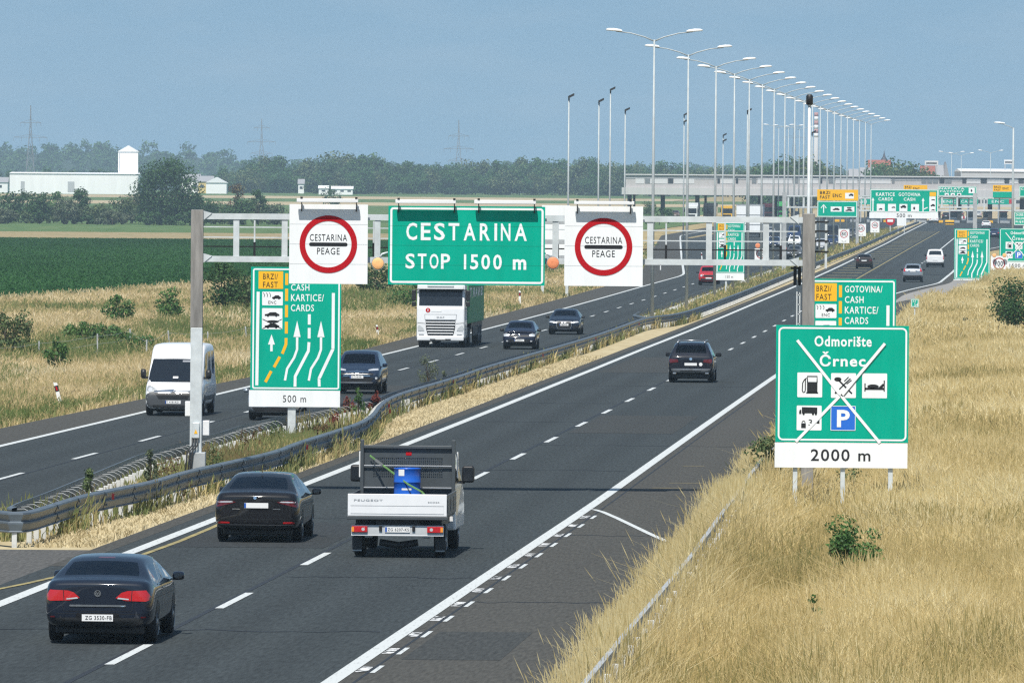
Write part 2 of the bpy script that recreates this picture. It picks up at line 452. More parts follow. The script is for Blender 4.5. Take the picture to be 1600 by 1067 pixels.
G_STRAW = ground_mat('straw_ground', (.34,.28,.16), (.43,.36,.22), (.48,.42,.27), sc=1.4, stretch=(1,.22,1))
G_CROP = ground_mat('crop_ground', (.025,.09,.025), (.035,.12,.032), (.05,.15,.04), sc=1.2, stretch=(1,.1,1))
G_MEADOW = ground_mat('meadow_ground', (.06,.11,.04), (.09,.15,.05), (.13,.17,.07), sc=.2, stretch=(1,.1,1))
G_STUB = ground_mat('stubble_ground', (.16,.17,.07), (.32,.25,.14), (.24,.20,.10), sc=.35, stretch=(1,.1,1))
G_WHEAT = ground_mat('wheat_ground', (.36,.28,.17), (.42,.345,.22), (.38,.31,.18), sc=.05, stretch=(1,.15,1))

# terrain: one sheet from under the camera to the horizon
ss = list(np.concatenate([[-3000, -1000, -400, -150, -50, 0, 30], np.arange(60, 720, 6), np.arange(720, 1800, 30), np.arange(1800, 4000, 100), np.arange(4000, 9000, 500), [12000, 20000, 34000]]))
us = [-9000, -3000, -1000, -500, -250, -150, -100, -75, -60] + list(np.arange(-52, 40, 2.0)) + [50, 75, 110, 160, 250, 500, 1000, 3000, 9000]
vs = []; fs = []
for s in ss:
    for u in us:
        x = float(L(s))+u; vs.append((x, s, float(terr(x, s))))
nU = len(us)
for i in range(len(ss)-1):
    for k in range(nU-1): p = i*nU+k; fs.append((p, p+1, p+nU+1, p+nU))
ter = MB().add(vs, fs).build('terrain', G_DRY, smooth=True); tag(ter, kind='structure')

# fields
S_ = rng
_e = [GP(p[0], p[1], 0, zl) for p in [(0,472),(150,463),(290,451),(420,441)]]
_es = [b for a, b in _e]; _eu = [a-L(b) for a, b in _e]
U_CROP = FT([400]+_es+[1400], [_eu[0]-3]+_eu+[_eu[-1]+4], 10)
_f = [GP(100, y, 0, zl)[1] for y in (375, 362.5, 350, 330, 318, 313, 308, 304, 300)]
strip('crop_field', lambda s: U_CROP(s), -360, S_(560, _f[0], 30), .06, G_CROP, nu=8, follow=True)
strip('stubble_field', -30, -360, S_(_f[0], _f[1], 30), .06, G_STUB, nu=8, follow=True)
strip('meadow', -44, -400, S_(_f[1], _f[2]+120, 40), .07, G_MEADOW, nu=8, follow=True)
strip('meadow', -30, -50, S_(800, 1180, 40), .08, G_MEADOW, nu=4, follow=True)
strip('meadow', -60, -600, S_(_f[2]+120, _f[4], 60), .06, G_MEADOW, nu=8, follow=True)
strip('wheat_field', -60, -900, S_(_f[4], _f[5], 30), .08, G_WHEAT, nu=8, follow=True)
strip('meadow', -60, -900, S_(_f[5], _f[6], 40), .08, G_MEADOW, nu=8, follow=True)
strip('wheat_field', -100, -1000, S_(_f[6], _f[7], 40), .1, G_WHEAT, nu=8, follow=True)
strip('meadow', -100, -1100, S_(_f[7], 3700, 80), .1, G_MEADOW, nu=8, follow=True)
strip('wheat_field', 60, -60, S_(1960, 2960, 80), .09, G_WHEAT, nu=4, follow=True)

# carriageways
def off(f, d): return lambda s: f(s)+d
strip('road', off(U_IN, -.9), off(U_R, .1), S_(-400, 1950, 10), 0, A_RIGHT, nu=2)
strip('hard_shoulder', off(U_R, .1), U_ED, S_(-400, 1950, 10), .001, A_SH, nu=1)
strip('oncoming_road', off(U_LO, -.1), -4.35, S_(-400, 1950, 10), 0, A_LEFT, nu=2)
strip('oncoming_shoulder', U_LE, off(U_LO, -.1), S_(-400, 1950, 10), .001, A_SH)
strip('median_ground', -4.35, off(U_IN, -.9), S_(180, 1950, 8), .0, G_STRAW, nu=4)
strip('median_crossing', -4.35, off(U_IN, -.9), S_(-400, 180, 6), .001, A_GRAVEL, nu=2)
strip('verge_edge', off(U_IN, -.95), off(U_IN, -.5), S_(172, 1900, 8), .003, A_SH)
strip('paved_bay', off(U_R, 1.0), lambda s: U_R(s)+1.2+4.2*sm_(640, 720, s)*(1-sm_(860, 930, s)), S_(640, 930, 10), .004, A_PALE)
# painted markings
def mark(name, u0, u1, a, b, m, z=.008, st=10):
    return strip(name, u0, u1, S_(a, b, st), z, m)
mark('edge_line', off(U_IN, -.13), off(U_IN, .15), 90, 1800, MT['white_line'])
mark('edge_line', off(U_R, -.13), off(U_R, .13), 90, 1500, MT['white_line'])
mark('edge_line', off(U_LO, -.12), off(U_LO, .12), 90, 1500, MT['white_line'])
mark('edge_line', -4.75, -4.57, 90, 1500, MT['white_line'])
_d = [101.5,120.2,138.9,157.8,176.4,194.8,213.0,231.4,249.5,267.8,287.2,305.7,324.6,344.8,364.5,384.4,404.6,425,445.7,466.1,487.2,509.4,531.2,553.2,574.4,596,617.5,639,661,683]
for s in _d: mark('lane_dash', off(U_DASH, -.08), off(U_DASH, .08), s-3.1, s+3.1, MT['white_line'], st=7)
mark('lane_line', off(U_DASH, -.08), off(U_DASH, .08), 700, 1500, MT['yellow_line'])
for s in np.arange(830, 1000, 20.0): mark('lane_dash', off(U_LANE2, -.1), off(U_LANE2, .1), s, s+7, MT['white_line'], st=7)
mark('lane_line', off(U_LANE2, -.1), off(U_LANE2, .1), 1020, 1500, MT['white_line'])
for s in np.arange(800, 1500, 24.0): mark('rumble_marking', off(U_IN, .7), off(U_DASH, -.5), s, s+2.4, MT['yellow_line'], st=3)
d = 228.3-19*7
while d < 1100:
    mark('lane_dash', off(U_LD, -.075), off(U_LD, .075), d-3.1, d+3.1, MT['white_line'], st=7); d += 18.9 if d < 300 else 20.3
TAR = mat('tar', (.018,.020,.023), .6, var=.4, scale=3)
strip('tar_seam', off(U_DASH, -.16), off(U_DASH, -.05), S_(90, 420, 6), .005, TAR)
strip('tar_seam', off(U_R, .34), off(U_R, .39), S_(90, 330, 6), .004, TAR)
strip('tar_seam', off(U_LD, .10), off(U_LD, .17), S_(200, 420, 6), .005, TAR)
def crack(s0, ua, ub, jit, w=.05):
    n = 14; vs = []; sl = random.uniform(-.1, .1)
    for i in range(n+1):
        u = ua+(ub-ua)*i/n; s = s0+random.uniform(-jit, jit)+sl*(u-ua); ww = w*random.uniform(.6, 1.6); vs += [(L(s)+u, s-ww*1.5, zr(s)+.005), (L(s)+u, s+ww*1.5, zr(s)+.005)]
    tag(MB().add(vs, [(2*i, 2*i+2, 2*i+3, 2*i+1) for i in range(n)]).build('sealed_crack', TAR), kind='structure')
for s0, ua, ub in ((147,.6,7.6),(168,4.2,8),(199,.3,4),(236,.4,7.9),(262,4.2,11),(290,.3,8),(318,.3,4),(351,.3,8.2),(158,8.4,11.2),(190,8.4,11),(305,-11.5,-4.9),(352,-14,-8),(400,-12,-5)): crack(s0, ua, ub, .35)
OLD = asphalt('asphalt_old', (.042,.045,.044), speck=.35); NEWA = asphalt('asphalt_newer', (.030,.034,.036), speck=.3)
strip('asphalt_repair', .4, 3.85, S_(182, 196, 7), .0045, NEWA); strip('asphalt_repair', 4.3, 7.7, S_(276, 300, 8), .0045, OLD); strip('asphalt_repair', off(U_R, .6), off(U_R, 2.2), S_(138, 147, 5), .0045, OLD); strip('asphalt_repair', -8, -4.9, S_(330, 348, 6), .0045, OLD)
strip('asphalt_repair', .3, 3.9, S_(380, 420, 8), .0045, OLD)
FAINT = mat('faded_yellow', (.15,.125,.06), .8, col2=(.053,.052,.047), var=.5, scale=5)
for a, b_, c_ in ((222,.9,1.7),(226,1.2,2.1),(241,1.0,1.6)): strip('faded_marking', off(U_R, a*0+b_), off(U_R, c_), S_(a, a+.7, 1), .005, FAINT)
# worn dashes beside the right edge line, and the curved line across the shoulder
d = 112
while d < 203:
    mark('worn_dash', off(U_R, .40), off(U_R, .48), d, d+2.1, MT['white_line'], st=3)
    mark('worn_dash', off(U_R, .15), off(U_R, .33), d+.2, d+1.9, MT['worn_line'], st=3); d += 5.5
def polyline(name, pts, w, m, z=.009):
    P = [Vector((*GP(*p), z+zr(GP(*p)[1]))) for p in pts]; vs = []; fs = []
    for i, p in enumerate(P):
        t = (P[min(i+1, len(P)-1)]-P[max(i-1, 0)]).normalized(); n = Vector((t.y, -t.x, 0))
        vs += [p-n*w/2, p+n*w/2]
    for i in range(len(P)-1): fs.append((2*i, 2*i+1, 2*i+3, 2*i+2))
    o = MB().add(vs, fs).build(name, m); return tag(o, kind='structure')
polyline('shoulder_line', [(917,796),(928,796),(942,800),(965,810),(990,822),(1015,834),(1042,846)], .14, MT['white_line'])
polyline('temporary_line', [(-30,926),(0,920),(40,912),(80,903),(150,887),(225,866),(280,846),(330,825),(400,793)], .13, MT['yellow_line'], z=.011)

# the air: one closed box of even haze round everything
hz = MB().box(-3500, 3500, -60, 7600, -2.5, 118).build('haze', [])
hm = bpy.data.materials.new('haze'); hm.use_nodes = True; t = hm.node_tree
t.nodes.remove(t.nodes['Principled BSDF']); pv = t.nodes.new('ShaderNodeVolumePrincipled')
pv.inputs['Color'].default_value = (.62, .84, 1, 1); pv.inputs['Density'].default_value = 1.1e-4
pv.inputs['Density Attribute'].default_value = ''; pv.inputs['Anisotropy'].default_value = 0.0
t.links.new(pv.outputs[0], t.nodes['Material Output'].inputs['Volume'])
hz.data.materials.append(hm); tag(hz, kind='stuff')
# ================================================================ guard rails
def sweep(mb, path, prof, side=1):
    """path: [(s,u)] in road offsets; prof: [(out,z)] cross-section, out towards +u when side = 1"""
    P = [Vector((L(s)+u, s, zr(s))) for s, u in path]; n = len(prof); vs = []
    for i, p in enumerate(P):
        t = (P[min(i+1, len(P)-1)]-P[max(i-1, 0)]); t.z = 0; t.normalize(); q = Vector((t.y, -t.x, 0))*side
        for o, z in prof: vs.append(p+q*o+Vector((0, 0, z)))
    fs = []
    for i in range(len(P)-1):
        for k in range(n-1): fs.append((i*n+k, i*n+k+1, (i+1)*n+k+1, (i+1)*n+k))
    mb.add(vs, fs)
BEAM = [(-.02,.765),(.09,.735),(.10,.70),(.045,.575),(.045,.555),(.10,.53),(.10,.50),(.05,.36),(.09,.335),(-.02,.30),(-.03,.50),(-.02,.765)]
def dense(path, st):
    o = []
    for (a, b), (c, d) in zip(path[:-1], path[1:]):
        n = max(1, int(math.hypot(c-a, d-b)/st))
        for k in range(n): o.append((a+(c-a)*k/n, b+(d-b)*k/n))
    return o+[path[-1]]
def smooth_path(path, it=2):
    for _ in range(it):
        q = [path[0]]
        for a, b in zip(path[:-1], path[1:]):
            q += [(a[0]*.75+b[0]*.25, a[1]*.75+b[1]*.25), (a[0]*.25+b[0]*.75, a[1]*.25+b[1]*.75)]
        path = q+[path[-1]]
    return path
_post = {}
def rail_posts(root, path, step, side, h=.70, back=-.06, maxn=96, light=True, s_max=900):
    pts = dense(path, .25); acc = 0; out = []
    for a, b in zip(pts[:-1], pts[1:]):
        acc += math.hypot(b[0]-a[0], b[1]-a[1])
        if acc >= step: acc -= step; out.append(b)
    out.sort()
    me = None; rest = MB()
    for i, (s, u) in enumerate(out):
        if s > s_max: break
        x = L(s)+u+side*back; z = zr(s)-.25
        if i < maxn:
            if me is None:
                o = MB().box(-.055, .055, -.03, .03, 0, h+.25, .008).build('post', MT['post_zinc'], root); me = o.data
            else:
                o = bpy.data.objects.new('post', me); COL.objects.link(o); o.parent = root
            o.location = Vector((x, s, z))-root.location
        else:
            x -= root.location.x; y = s-root.location.y; zz = z-root.location.z
            rest.box(x-.055, x+.055, y-.03, y+.03, zz, zz+h+.25)
    if rest.v: tag(rest.build('posts', MT['post_zinc'], root), kind='stuff')
    return out
def local(mb, root):
    r = root.location; mb.v = [(a-r.x, b-r.y, c-r.z) for a, b, c in mb.v]; return mb
def px_path(pts, up=.75): return [(GP(*p, up)[1], GP(*p, up)[0]-L(GP(*p, up)[1])) for p in pts]

near = px_path([(36,802),(81,787.7),(125,774),(168.6,765),(240,751),(282,737.5),(355,721.5),(431,704.6),(460,692),(519,674),(565,659),(583,646.5),(591,633),(607,621),(637,610),(720,586.6),(760,571.5),(928,524.7),(990,502),(1013.5,494.7),(1060,490.5),(1111,473.5),(1243.6,422.5),(1294,402),(1349,381.7),(1395,361.3)])
near = [(183.4,-4.0),(182.0,-3.2)]+near+[(1500,-1.0),(1700,-.9)]
near = smooth_path(near, 2)
gr = empty('guard_rail', (L(184)-2, 184, zr(184)), label='long grey metal guard rail beside the right carriageway, snaking round posts', cat='guard rail')
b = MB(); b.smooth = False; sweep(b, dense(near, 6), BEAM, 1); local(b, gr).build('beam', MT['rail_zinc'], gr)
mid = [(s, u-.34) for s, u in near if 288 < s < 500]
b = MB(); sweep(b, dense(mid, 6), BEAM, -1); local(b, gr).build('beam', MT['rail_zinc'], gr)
_nf = lambda q: float(np.interp(q, [a for a, b in near if a > 184], [b for a, b in near if a > 184]))
for k in range(44):
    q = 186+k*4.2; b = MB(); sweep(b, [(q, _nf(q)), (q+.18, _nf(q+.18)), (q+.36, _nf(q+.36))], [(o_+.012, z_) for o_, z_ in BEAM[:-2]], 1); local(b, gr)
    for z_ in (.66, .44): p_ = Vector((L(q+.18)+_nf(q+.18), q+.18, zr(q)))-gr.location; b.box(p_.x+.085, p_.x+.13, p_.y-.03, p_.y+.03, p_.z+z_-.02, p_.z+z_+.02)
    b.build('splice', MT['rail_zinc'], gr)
rail_posts(gr, near, 1.42, 1, back=-.1)
rf = MB().box(-.03, .03, -.02, .02, -.07, .07).build('reflector', MT['dark_red_lamp'], gr)
for i, (px, py) in enumerate([(168,775),(473,698),(602,634),(603,642),(844,555),(927,529),(995,506),(703,596)]):
    o = rf if i == 0 else rf.copy()
    if i: COL.objects.link(o)
    x, s = GP(px, py, .62); o.location = Vector((x+.13, s-.1, zr(s)+.62))-gr.location

def back_rail(path, label, s_max, maxn):
    path = smooth_path(path, 1)
    g = empty('guard_rail', (L(path[0][0])+path[0][1], path[0][0], zr(path[0][0])), label=label, cat='guard rail')
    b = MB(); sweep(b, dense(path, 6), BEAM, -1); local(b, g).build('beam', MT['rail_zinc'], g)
    ps = rail_posts(g, path, 1.42, 1, back=.42, h=.52, maxn=maxn, s_max=s_max)
    for s, u in ps:
        if s > 290: break
        x = L(s)+u-g.location.x; z = zr(s)-g.location.z; y = s-g.location.y; a = MB(); a.smooth = True
        a.tube([(x+.40, y, z+.50), (x+.34, y, z+.60), (x+.2, y, z+.67), (x+.02, y, z+.66)], .009, 4); a.build('spacer', MT['zinc_dull'], g)
    return g
bk = px_path([(15,791),(81,767),(125,749),(190,722),(220,709.6),(275,694),(335,679),(389,660.7),(450,648),(520,634)])
back_rail([(183.6,-2.9)]+bk+[(300,-2.95)], 'grey guard rail seen from its post side, behind the left gantry post', 420, 90)
bk = px_path([(985,491),(1039,475.6),(1073,462),(1111,449)])
back_rail([(512,-3.1)]+bk+[(760,-4.6),(1000,-4.7),(1500,-4.8)], 'distant grey guard rail along the oncoming carriageway behind the row of lamp posts', 900, 60)
rg = px_path([(890,1067),(960,985),(1070,860),(1180,715)])
rg = [(95,12.3)]+[(s, u+.15) for s, u in rg]+[(300,12.0),(420,12.0)]
g = empty('guard_rail', (L(110)+12.3, 110, zr(110)), label='guard rail half buried in tall dry grass at the right roadside', cat='guard rail')
b = MB(); sweep(b, dense(rg, 4), [(o_, z_-.10) for o_, z_ in BEAM], -1); local(b, g).build('beam', MT['zinc_dull'], g)
rail_posts(g, rg, 2.66, -1, back=-.12, s_max=420, h=.55)

# ================================================================ text and sign building
_tx = {}
def text_geo(s, bold):
    k = (s, bold)
    if k not in _tx:
        c = bpy.data.curves.new('t', 'FONT'); c.body = s; c.size = 1; c.resolution_u = 3; c.offset = bold; c.space_character = 1.14
        o = bpy.data.objects.new('t', c); me = bpy.data.meshes.new_from_object(o)
        v = [(p.co.x, p.co.y) for p in me.vertices]; f = [list(p.vertices) for p in me.polygons]
        bpy.data.objects.remove(o); bpy.data.meshes.remove(me)
        x0, x1 = min(a for a, b in v), max(a for a, b in v); y0, y1 = min(b for a, b in v), max(b for a, b in v)
        _tx[k] = ([((a-x0)/(x1-x0), (b-y0)/(y1-y0)) for a, b in v], f)
    return _tx[k]
def text_mb(mb, s, x0, x1, z0, z1, y, bold=.0):
    v, f = text_geo(s, bold)
    mb.add([(x0+a*(x1-x0), y, z0+b*(z1-z0)) for a, b in v], f)
def rrect(x0, y0, x1, y1, r, n=5):
    if r <= 0: return [(x0,y0),(x1,y0),(x1,y1),(x0,y1)]
    o = []
    for cx_, cy_, a in ((x1-r,y0+r,-90),(x1-r,y1-r,0),(x0+r,y1-r,90),(x0+r,y0+r,180)):
        for k in range(n+1):
            q = R(a+90*k/n); o.append((cx_+r*math.cos(q), cy_+r*math.sin(q)))
    return o
def circ(cx_, cy_, rx, ry=None, n=28, a0=0, a1=360):
    ry = ry or rx; full = abs(a1-a0) >= 360
    return [(cx_+rx*math.cos(R(a0+(a1-a0)*k/(n if full else n-1))), cy_+ry*math.sin(R(a0+(a1-a0)*k/(n if full else n-1)))) for k in range(n)]

class Sign:
    """a sign drawn in the photograph's pixel sizes, standing upright at distance Y; ref = its pixel origin"""
    def __init__(s, name, Y, ref, label, cat, group=None, T=None, base=None):
        s.Y = Y; s.ref = ref; s.T = T
        x, z = P3(*ref, Y); s.z = z
        gz = base if base is not None else float(terr(x, Y))
        s.root = empty(name, (x, Y, gz), label=label, cat=cat, group=group); s.gz = gz
    def q(s, p):
        if s.T: p = s.T(p)
        return ((p[0]-s.ref[0])*s.Y/F, s.z-s.gz-(p[1]-s.ref[1])*s.Y/F)
    def sc(s):
        return abs(s.q((1, 0))[0]-s.q((0, 0))[0])
    def poly(s, part, polys, m, lv=1, t=0.0, parent=None):
        if part == 'symbol_panel' and len(polys) > 1: return [s.poly(part, [p], m, lv, t) for p in polys]
        mb = MB()
        for pl in polys: mb.plate([s.q(p) for p in pl], -.005*lv, t)
        return mb.build(part, MT[m] if isinstance(m, str) else m, parent or s.root)
    def rect(s, part, x0, y0, x1, y1, m, lv=1, r=0, t=0.0): return s.poly(part, [rrect(x0, y0, x1, y1, r)], m, lv, t)
    def frame(s, part, x0, y0, x1, y1, w, m, lv=1, r=0):
        o = [s.q(p) for p in rrect(x0, y0, x1, y1, r)]; i = [s.q(p) for p in rrect(x0+w, y0+w, x1-w, y1-w, max(r-w, 0.01) if r else 0)]
        n = len(o); mb = MB().add([(a, -.005*lv, b) for a, b in o+i], [((k+1) % n, k, n+k, n+(k+1) % n) for k in range(n)])
        return mb.build(part, MT[m], s.root)
    def ring(s, part, cx_, cy_, r0, r1, m, lv=1, n=56):
        o = [s.q(p) for p in circ(cx_, cy_, r1, n=n)]; i = [s.q(p) for p in circ(cx_, cy_, r0, n=n)]
        mb = MB().add([(a, -.005*lv, b) for a, b in o+i], [((k+1) % n, k, n+k, n+(k+1) % n) for k in range(n)])
        return mb.build(part, MT[m], s.root)
    def line(s, pts, w):
        P = [Vector(p) for p in pts]; a = []; b = []
        for i, p in enumerate(P):
            t = (P[min(i+1, len(P)-1)]-P[max(i-1, 0)]).normalized(); n = Vector((-t.y, t.x))*w/2; a.append(tuple(p+n)); b.append(tuple(p-n))
        return [[a[i], a[i+1], b[i+1], b[i]] for i in range(len(P)-1)]
    def text(s, st, x0, y0, x1, y1, m, lv=2, bold=.0, part='lettering'):
        a, b = s.q((x0, y1)), s.q((x1, y0)); mb = MB(); text_mb(mb, st, a[0], b[0], a[1], b[1], -.005*lv, bold)
        return mb.build(part, MT[m], s.root)
    def post(s, x, y0, y1, w, m='zinc', y=.06):
        a, b = s.q((x-w/2, y1)), s.q((x+w/2, y0)); h = (b[0]-a[0])/2
        return MB().box(a[0], b[0], y, y+2*h, min(a[1], 0)-.3, b[1], .01).build('post', MT[m], s.root)

def car_icon(x, y, w, h):       # a small car silhouette seen from the side
    return [[(x,y+h*.85),(x,y+h*.5),(x+w*.2,y+h*.4),(x+w*.36,y+h*.08),(x+w*.74,y+h*.05),(x+w*.9,y+h*.38),(x+w,y+h*.5),(x+w,y+h*.85)],
            circ(x+w*.22, y+h*.86, h*.2, n=10), circ(x+w*.78, y+h*.86, h*.2, n=10)]
def arrow_up(cx_, y0, y1, hw, hl, sw): return [[(cx_,y0),(cx_+hw,y0+hl),(cx_+sw,y0+hl),(cx_+sw,y1),(cx_-sw,y1),(cx_-sw,y0+hl),(cx_-hw,y0+hl)]]

def lane_sign(Y, x0, y0, x1, y1, dist, label, posts, detail=True, lamps=False):
    kx = (x1-x0)/655; ky = (y1-y0)/890
    T = lambda p: (x0+(p[0]-50)*kx, y0+(p[1]-35)*ky)
    s = Sign('lane_sign', Y, ((x0+x1)/2, y1), label, 'road sign', 'toll lane signs', T=T)
    s.rect('panel', 50, 35, 705, 925, 'sign_green', 0, t=.06)
    s.frame('border', 64, 46, 695, 917, 11, 'sign_white', 1, 16)
    s.rect('distance_panel', 42, 927, 702, 1046, 'sign_white', 0, t=.06)
    s.text(dist, 288, 962, 456, 1012, 'sign_black', 1)
    s.rect('yellow_panel', 105, 66, 283, 193, 'sign_yellow', 1)
    s.text('BRZI/', 138, 84, 245, 124, 'sign_black', 2); s.text('FAST', 138, 142, 245, 184, 'sign_black', 2)
    for t, a, b, c, d in (('GOTOVINA/',341,83,608,130),('CASH',341,157,474,205),('KARTICE/',341,230,580,281),('CARDS',341,305,508,354)):
        s.text(t, a, b, c, d, 'sign_white', 1, .012)
    s.poly('symbol_panel', [rrect(132,214,282,313,6), rrect(132,333,280,486,6)], 'sign_white', 1)
    ic = car_icon(204, 238, 64, 30)+car_icon(152, 360, 106, 34)+car_icon(152, 442, 106, 36)+[circ(210,430,44,10,n=14)]
    for k in range(3): ic += s.line([(140+22*k, 222), (150+22*k, 236), (146+22*k, 252)], 4)
    ic += s.line([(136,412),(276,482)], 5)+s.line([(276,412),(136,482)], 5)
    s.poly('symbol', ic, 'sign_black', 2)
    s.text('ENC', 177, 280, 235, 302, 'sign_black', 2)
    s.poly('lane_line', s.line([(103,215),(98,892)], 22)+s.line([(648,220),(648,625)], 22)+s.line([(648,625),(549,840)], 22)+s.line([(549,840),(551,897)], 20)
           +[l for a in ((375,450),(474,550)) for l in s.line([(475,a[0]),(475,a[1])], 21)]+s.line([(474,577),(470,640),(376,825),(375,900)], 21), 'sign_white', 1)
    s.poly('arrow', arrow_up(202, 522, 645, 25, 74, 9), 'sign_white', 1)
    for cx_ in (387, 560):
        ar = [[(cx_,422),(cx_+26,540),(cx_-26,540)]]+s.line([(cx_+1,538),(cx_+1,630),(cx_-20,690),(cx_-70,770),(cx_-85,855)], 17)
        s.poly('arrow', ar, 'sign_white', 1)
    s.poly('dashed_line', [l for a, b in ((80,165),(192,280),(310,398),(430,516)) for l in s.line([(309,a),(309,b)], 22)]
           +s.line([(308,548),(307,595),(281,662)], 21)+s.line([(263,684),(222,760)], 21)+s.line([(202,788),(160,868)], 21), 'sign_yellow', 1)
    for p in posts: s.post(p[0], 1046, p[1], p[2])
    return s

MT['seam_green'] = mat('seam_green', (.0,.30,.21), .6); MT['seam_white'] = mat('seam_white', (.58,.60,.61), .6)
# first gantry signs (the boards hang on the gantry: each a thing of its own)
GY = 217.0
def gantry_base(px): return float(zr(GY))-.035
def lamp_bar(x0, x1, y0, y1, arms, Y, label, drop=14, ref=None):
    s = Sign('sign_lamp', Y, ((x0+x1)/2, (y0+y1)/2), label, 'sign lamp', 'lamp bars above the gantry signs', base=gantry_base(0))
    a, b = s.q((x0, y1)), s.q((x1, y0))
    MB().box(a[0], b[0], -.27, -.15, a[1], b[1], .012).build('lamp_housing', MT['white_plain'], s.root)
    for x in arms:
        p, q_ = s.q((x, (y0+y1)/2)), s.q((x, y1+drop))
        m = MB(); m.tube([(p[0], -.21, p[1]+.03), (p[0], -.06, p[1]-.01), (p[0], -.03, q_[1])], .018, 6)
        m.box(p[0]-.03, p[0]+.03, -.28, -.13, p[1]+.05, p[1]+.09); m.build('bracket', MT['black'], s.root)
    return s
def round_sign(cx_, cy_, x0, y0, x1, y1, label):
    s = Sign('toll_sign', GY-.35, (cx_, cy_), label, 'road sign', 'white gantry boards with a red ring', base=gantry_base(0))
    s.rect('panel', x0, y0, x1, y1, 'sign_white', 0, t=.08)
    s.ring('ring', cx_, cy_, 36.2, 45, 'sign_red', 2)
    s.text('CESTARINA', cx_-29, cy_-15.6, cx_+29.2, cy_-5, 'sign_black', 1)
    s.poly('bar', [rrect(cx_-30, cy_-2.6, cx_+30, cy_+3.2, 2.8)], 'sign_black', 1)
    s.text('PEAGE', cx_-17.5, cy_+5.6, cx_+17.8, cy_+16, 'sign_black', 1)
    for z in (y0+31, y0+62, y0+93): s.rect('panel_seam', x0+.5, z-.2, x1-.5, z+.2, 'seam_white', 1)
    m = MB()
    for z in (cy_-40, cy_, cy_+40): a = s.q((x0, z)); c = s.q((x1, z)); m.box(a[0]+.05, c[0]-.05, .08, .2, a[1]-.04, a[1]+.04)
    m.build('mounting_rail', MT['zinc_dull'], s.root)
    return s
round_sign(513, 381.7, 452, 319.5, 574.5, 443.5, 'white toll board with red ring, left of the green CESTARINA board')
round_sign(943, 385.8, 882, 322.5, 1004.5, 447, 'white toll board with red ring, right of the green CESTARINA board')
cs = Sign('toll_sign', GY-.35, (729, 384), 'wide green gantry board reading CESTARINA STOP 1500 m', 'road sign', base=gantry_base(0))
cs.rect('panel', 606.5, 322.5, 851.5, 445.5, 'sign_green', 0, t=.1)
cs.frame('border', 609.5, 325, 849, 443, 3.2, 'sign_white', 1, 5)


def spaced(sg, chars, xs, y0, y1):
    mb = MB()
    for ch, (a, b_) in zip(chars, xs): p, q_ = sg.q((590+a/5.714, y1)), sg.q((590+b_/5.714, y0)); text_mb(mb, ch, p[0], q_[0], p[1], q_[1], -.005, .018)
    return mb.build('lettering', MT['sign_white'], sg.root)
spaced(cs, 'CESTARINA', ((255,352),(385,473),(503,600),(632,728),(768,875),(912,1003),(1042,1066),(1100,1185),(1222,1332)), 349, 376)
spaced(cs, 'STOP', ((250,333),(360,437),(465,545),(567,648)), 397, 420.5); spaced(cs, '1500', ((772,792),(828,900),(927,1005),(1033,1110)), 397.5, 421)
for yy in (353.5, 384, 414.5): cs.rect('panel_seam', 607, yy-.15, 851, yy+.15, 'seam_green', 1)
cs.text('m', 801.5, 404.5, 822.5, 421, 'sign_white', 1, .028)
lamp_bar(464, 560, 310.5, 316.5, (471.5, 557), GY-.35, 'white lamp bar above the left red ring board')
lamp_bar(618, 712.5, 312.3, 318.2, (623, 710), GY-.35, 'white lamp bar above the left half of the green CESTARINA board')
lamp_bar(741, 837.5, 313, 319, (748, 835), GY-.35, 'white lamp bar above the right half of the green CESTARINA board')
lamp_bar(897, 991, 314.5, 320, (902, 985), GY-.35, 'white lamp bar above the right red ring board')
def flasher(cx_, cy_, col, label, arm, r=9.5, Y=GY-.3, group='round amber flashers', base=None):
    s = Sign('warning_light', Y, (cx_, cy_), label, 'warning light', group, base=gantry_base(0) if base is None else base)
    c = s.q((cx_, cy_)); rr_ = r*Y/F
    m = MB(); m.smooth = True; m.lathe([(rr_*.3,-.05),(rr_*.85,-.045),(rr_*.97,-.035),(rr_*.97,-.02)], 24, (c[0], 0, c[1]), 'y'); m.build('lens', MT[col], s.root)
    MB().lathe([(rr_*1.06,-.03),(rr_*1.06,.05),(rr_*.6,.12)], 24, (c[0], 0, c[1]), 'y').build('housing', MT['sign_back'], s.root)
    if arm: 
        P = [s.q(p) for p in arm]; m = MB(); m.smooth = True; m.tube([(a, .04, b) for a, b in P], .03, 6); m.build('bracket', MT['zinc'], s.root)
    return s
MT['amber_pale'] = mat('amber_pale', (.95,.50,.20), .5, var=.1, scale=30); MT['amber_deep'] = mat('amber_deep', (.80,.27,.12), .5, var=.25, scale=40)
flasher(590.5, 412, 'amber_pale', 'pale orange round flasher on the left side of the green CESTARINA board', [(593,403),(597,397),(606,394.5)])
flasher(864, 411, 'amber_deep', 'reddish orange round flasher on the right side of the green CESTARINA board', [(861,402),(857,398),(851,396)])

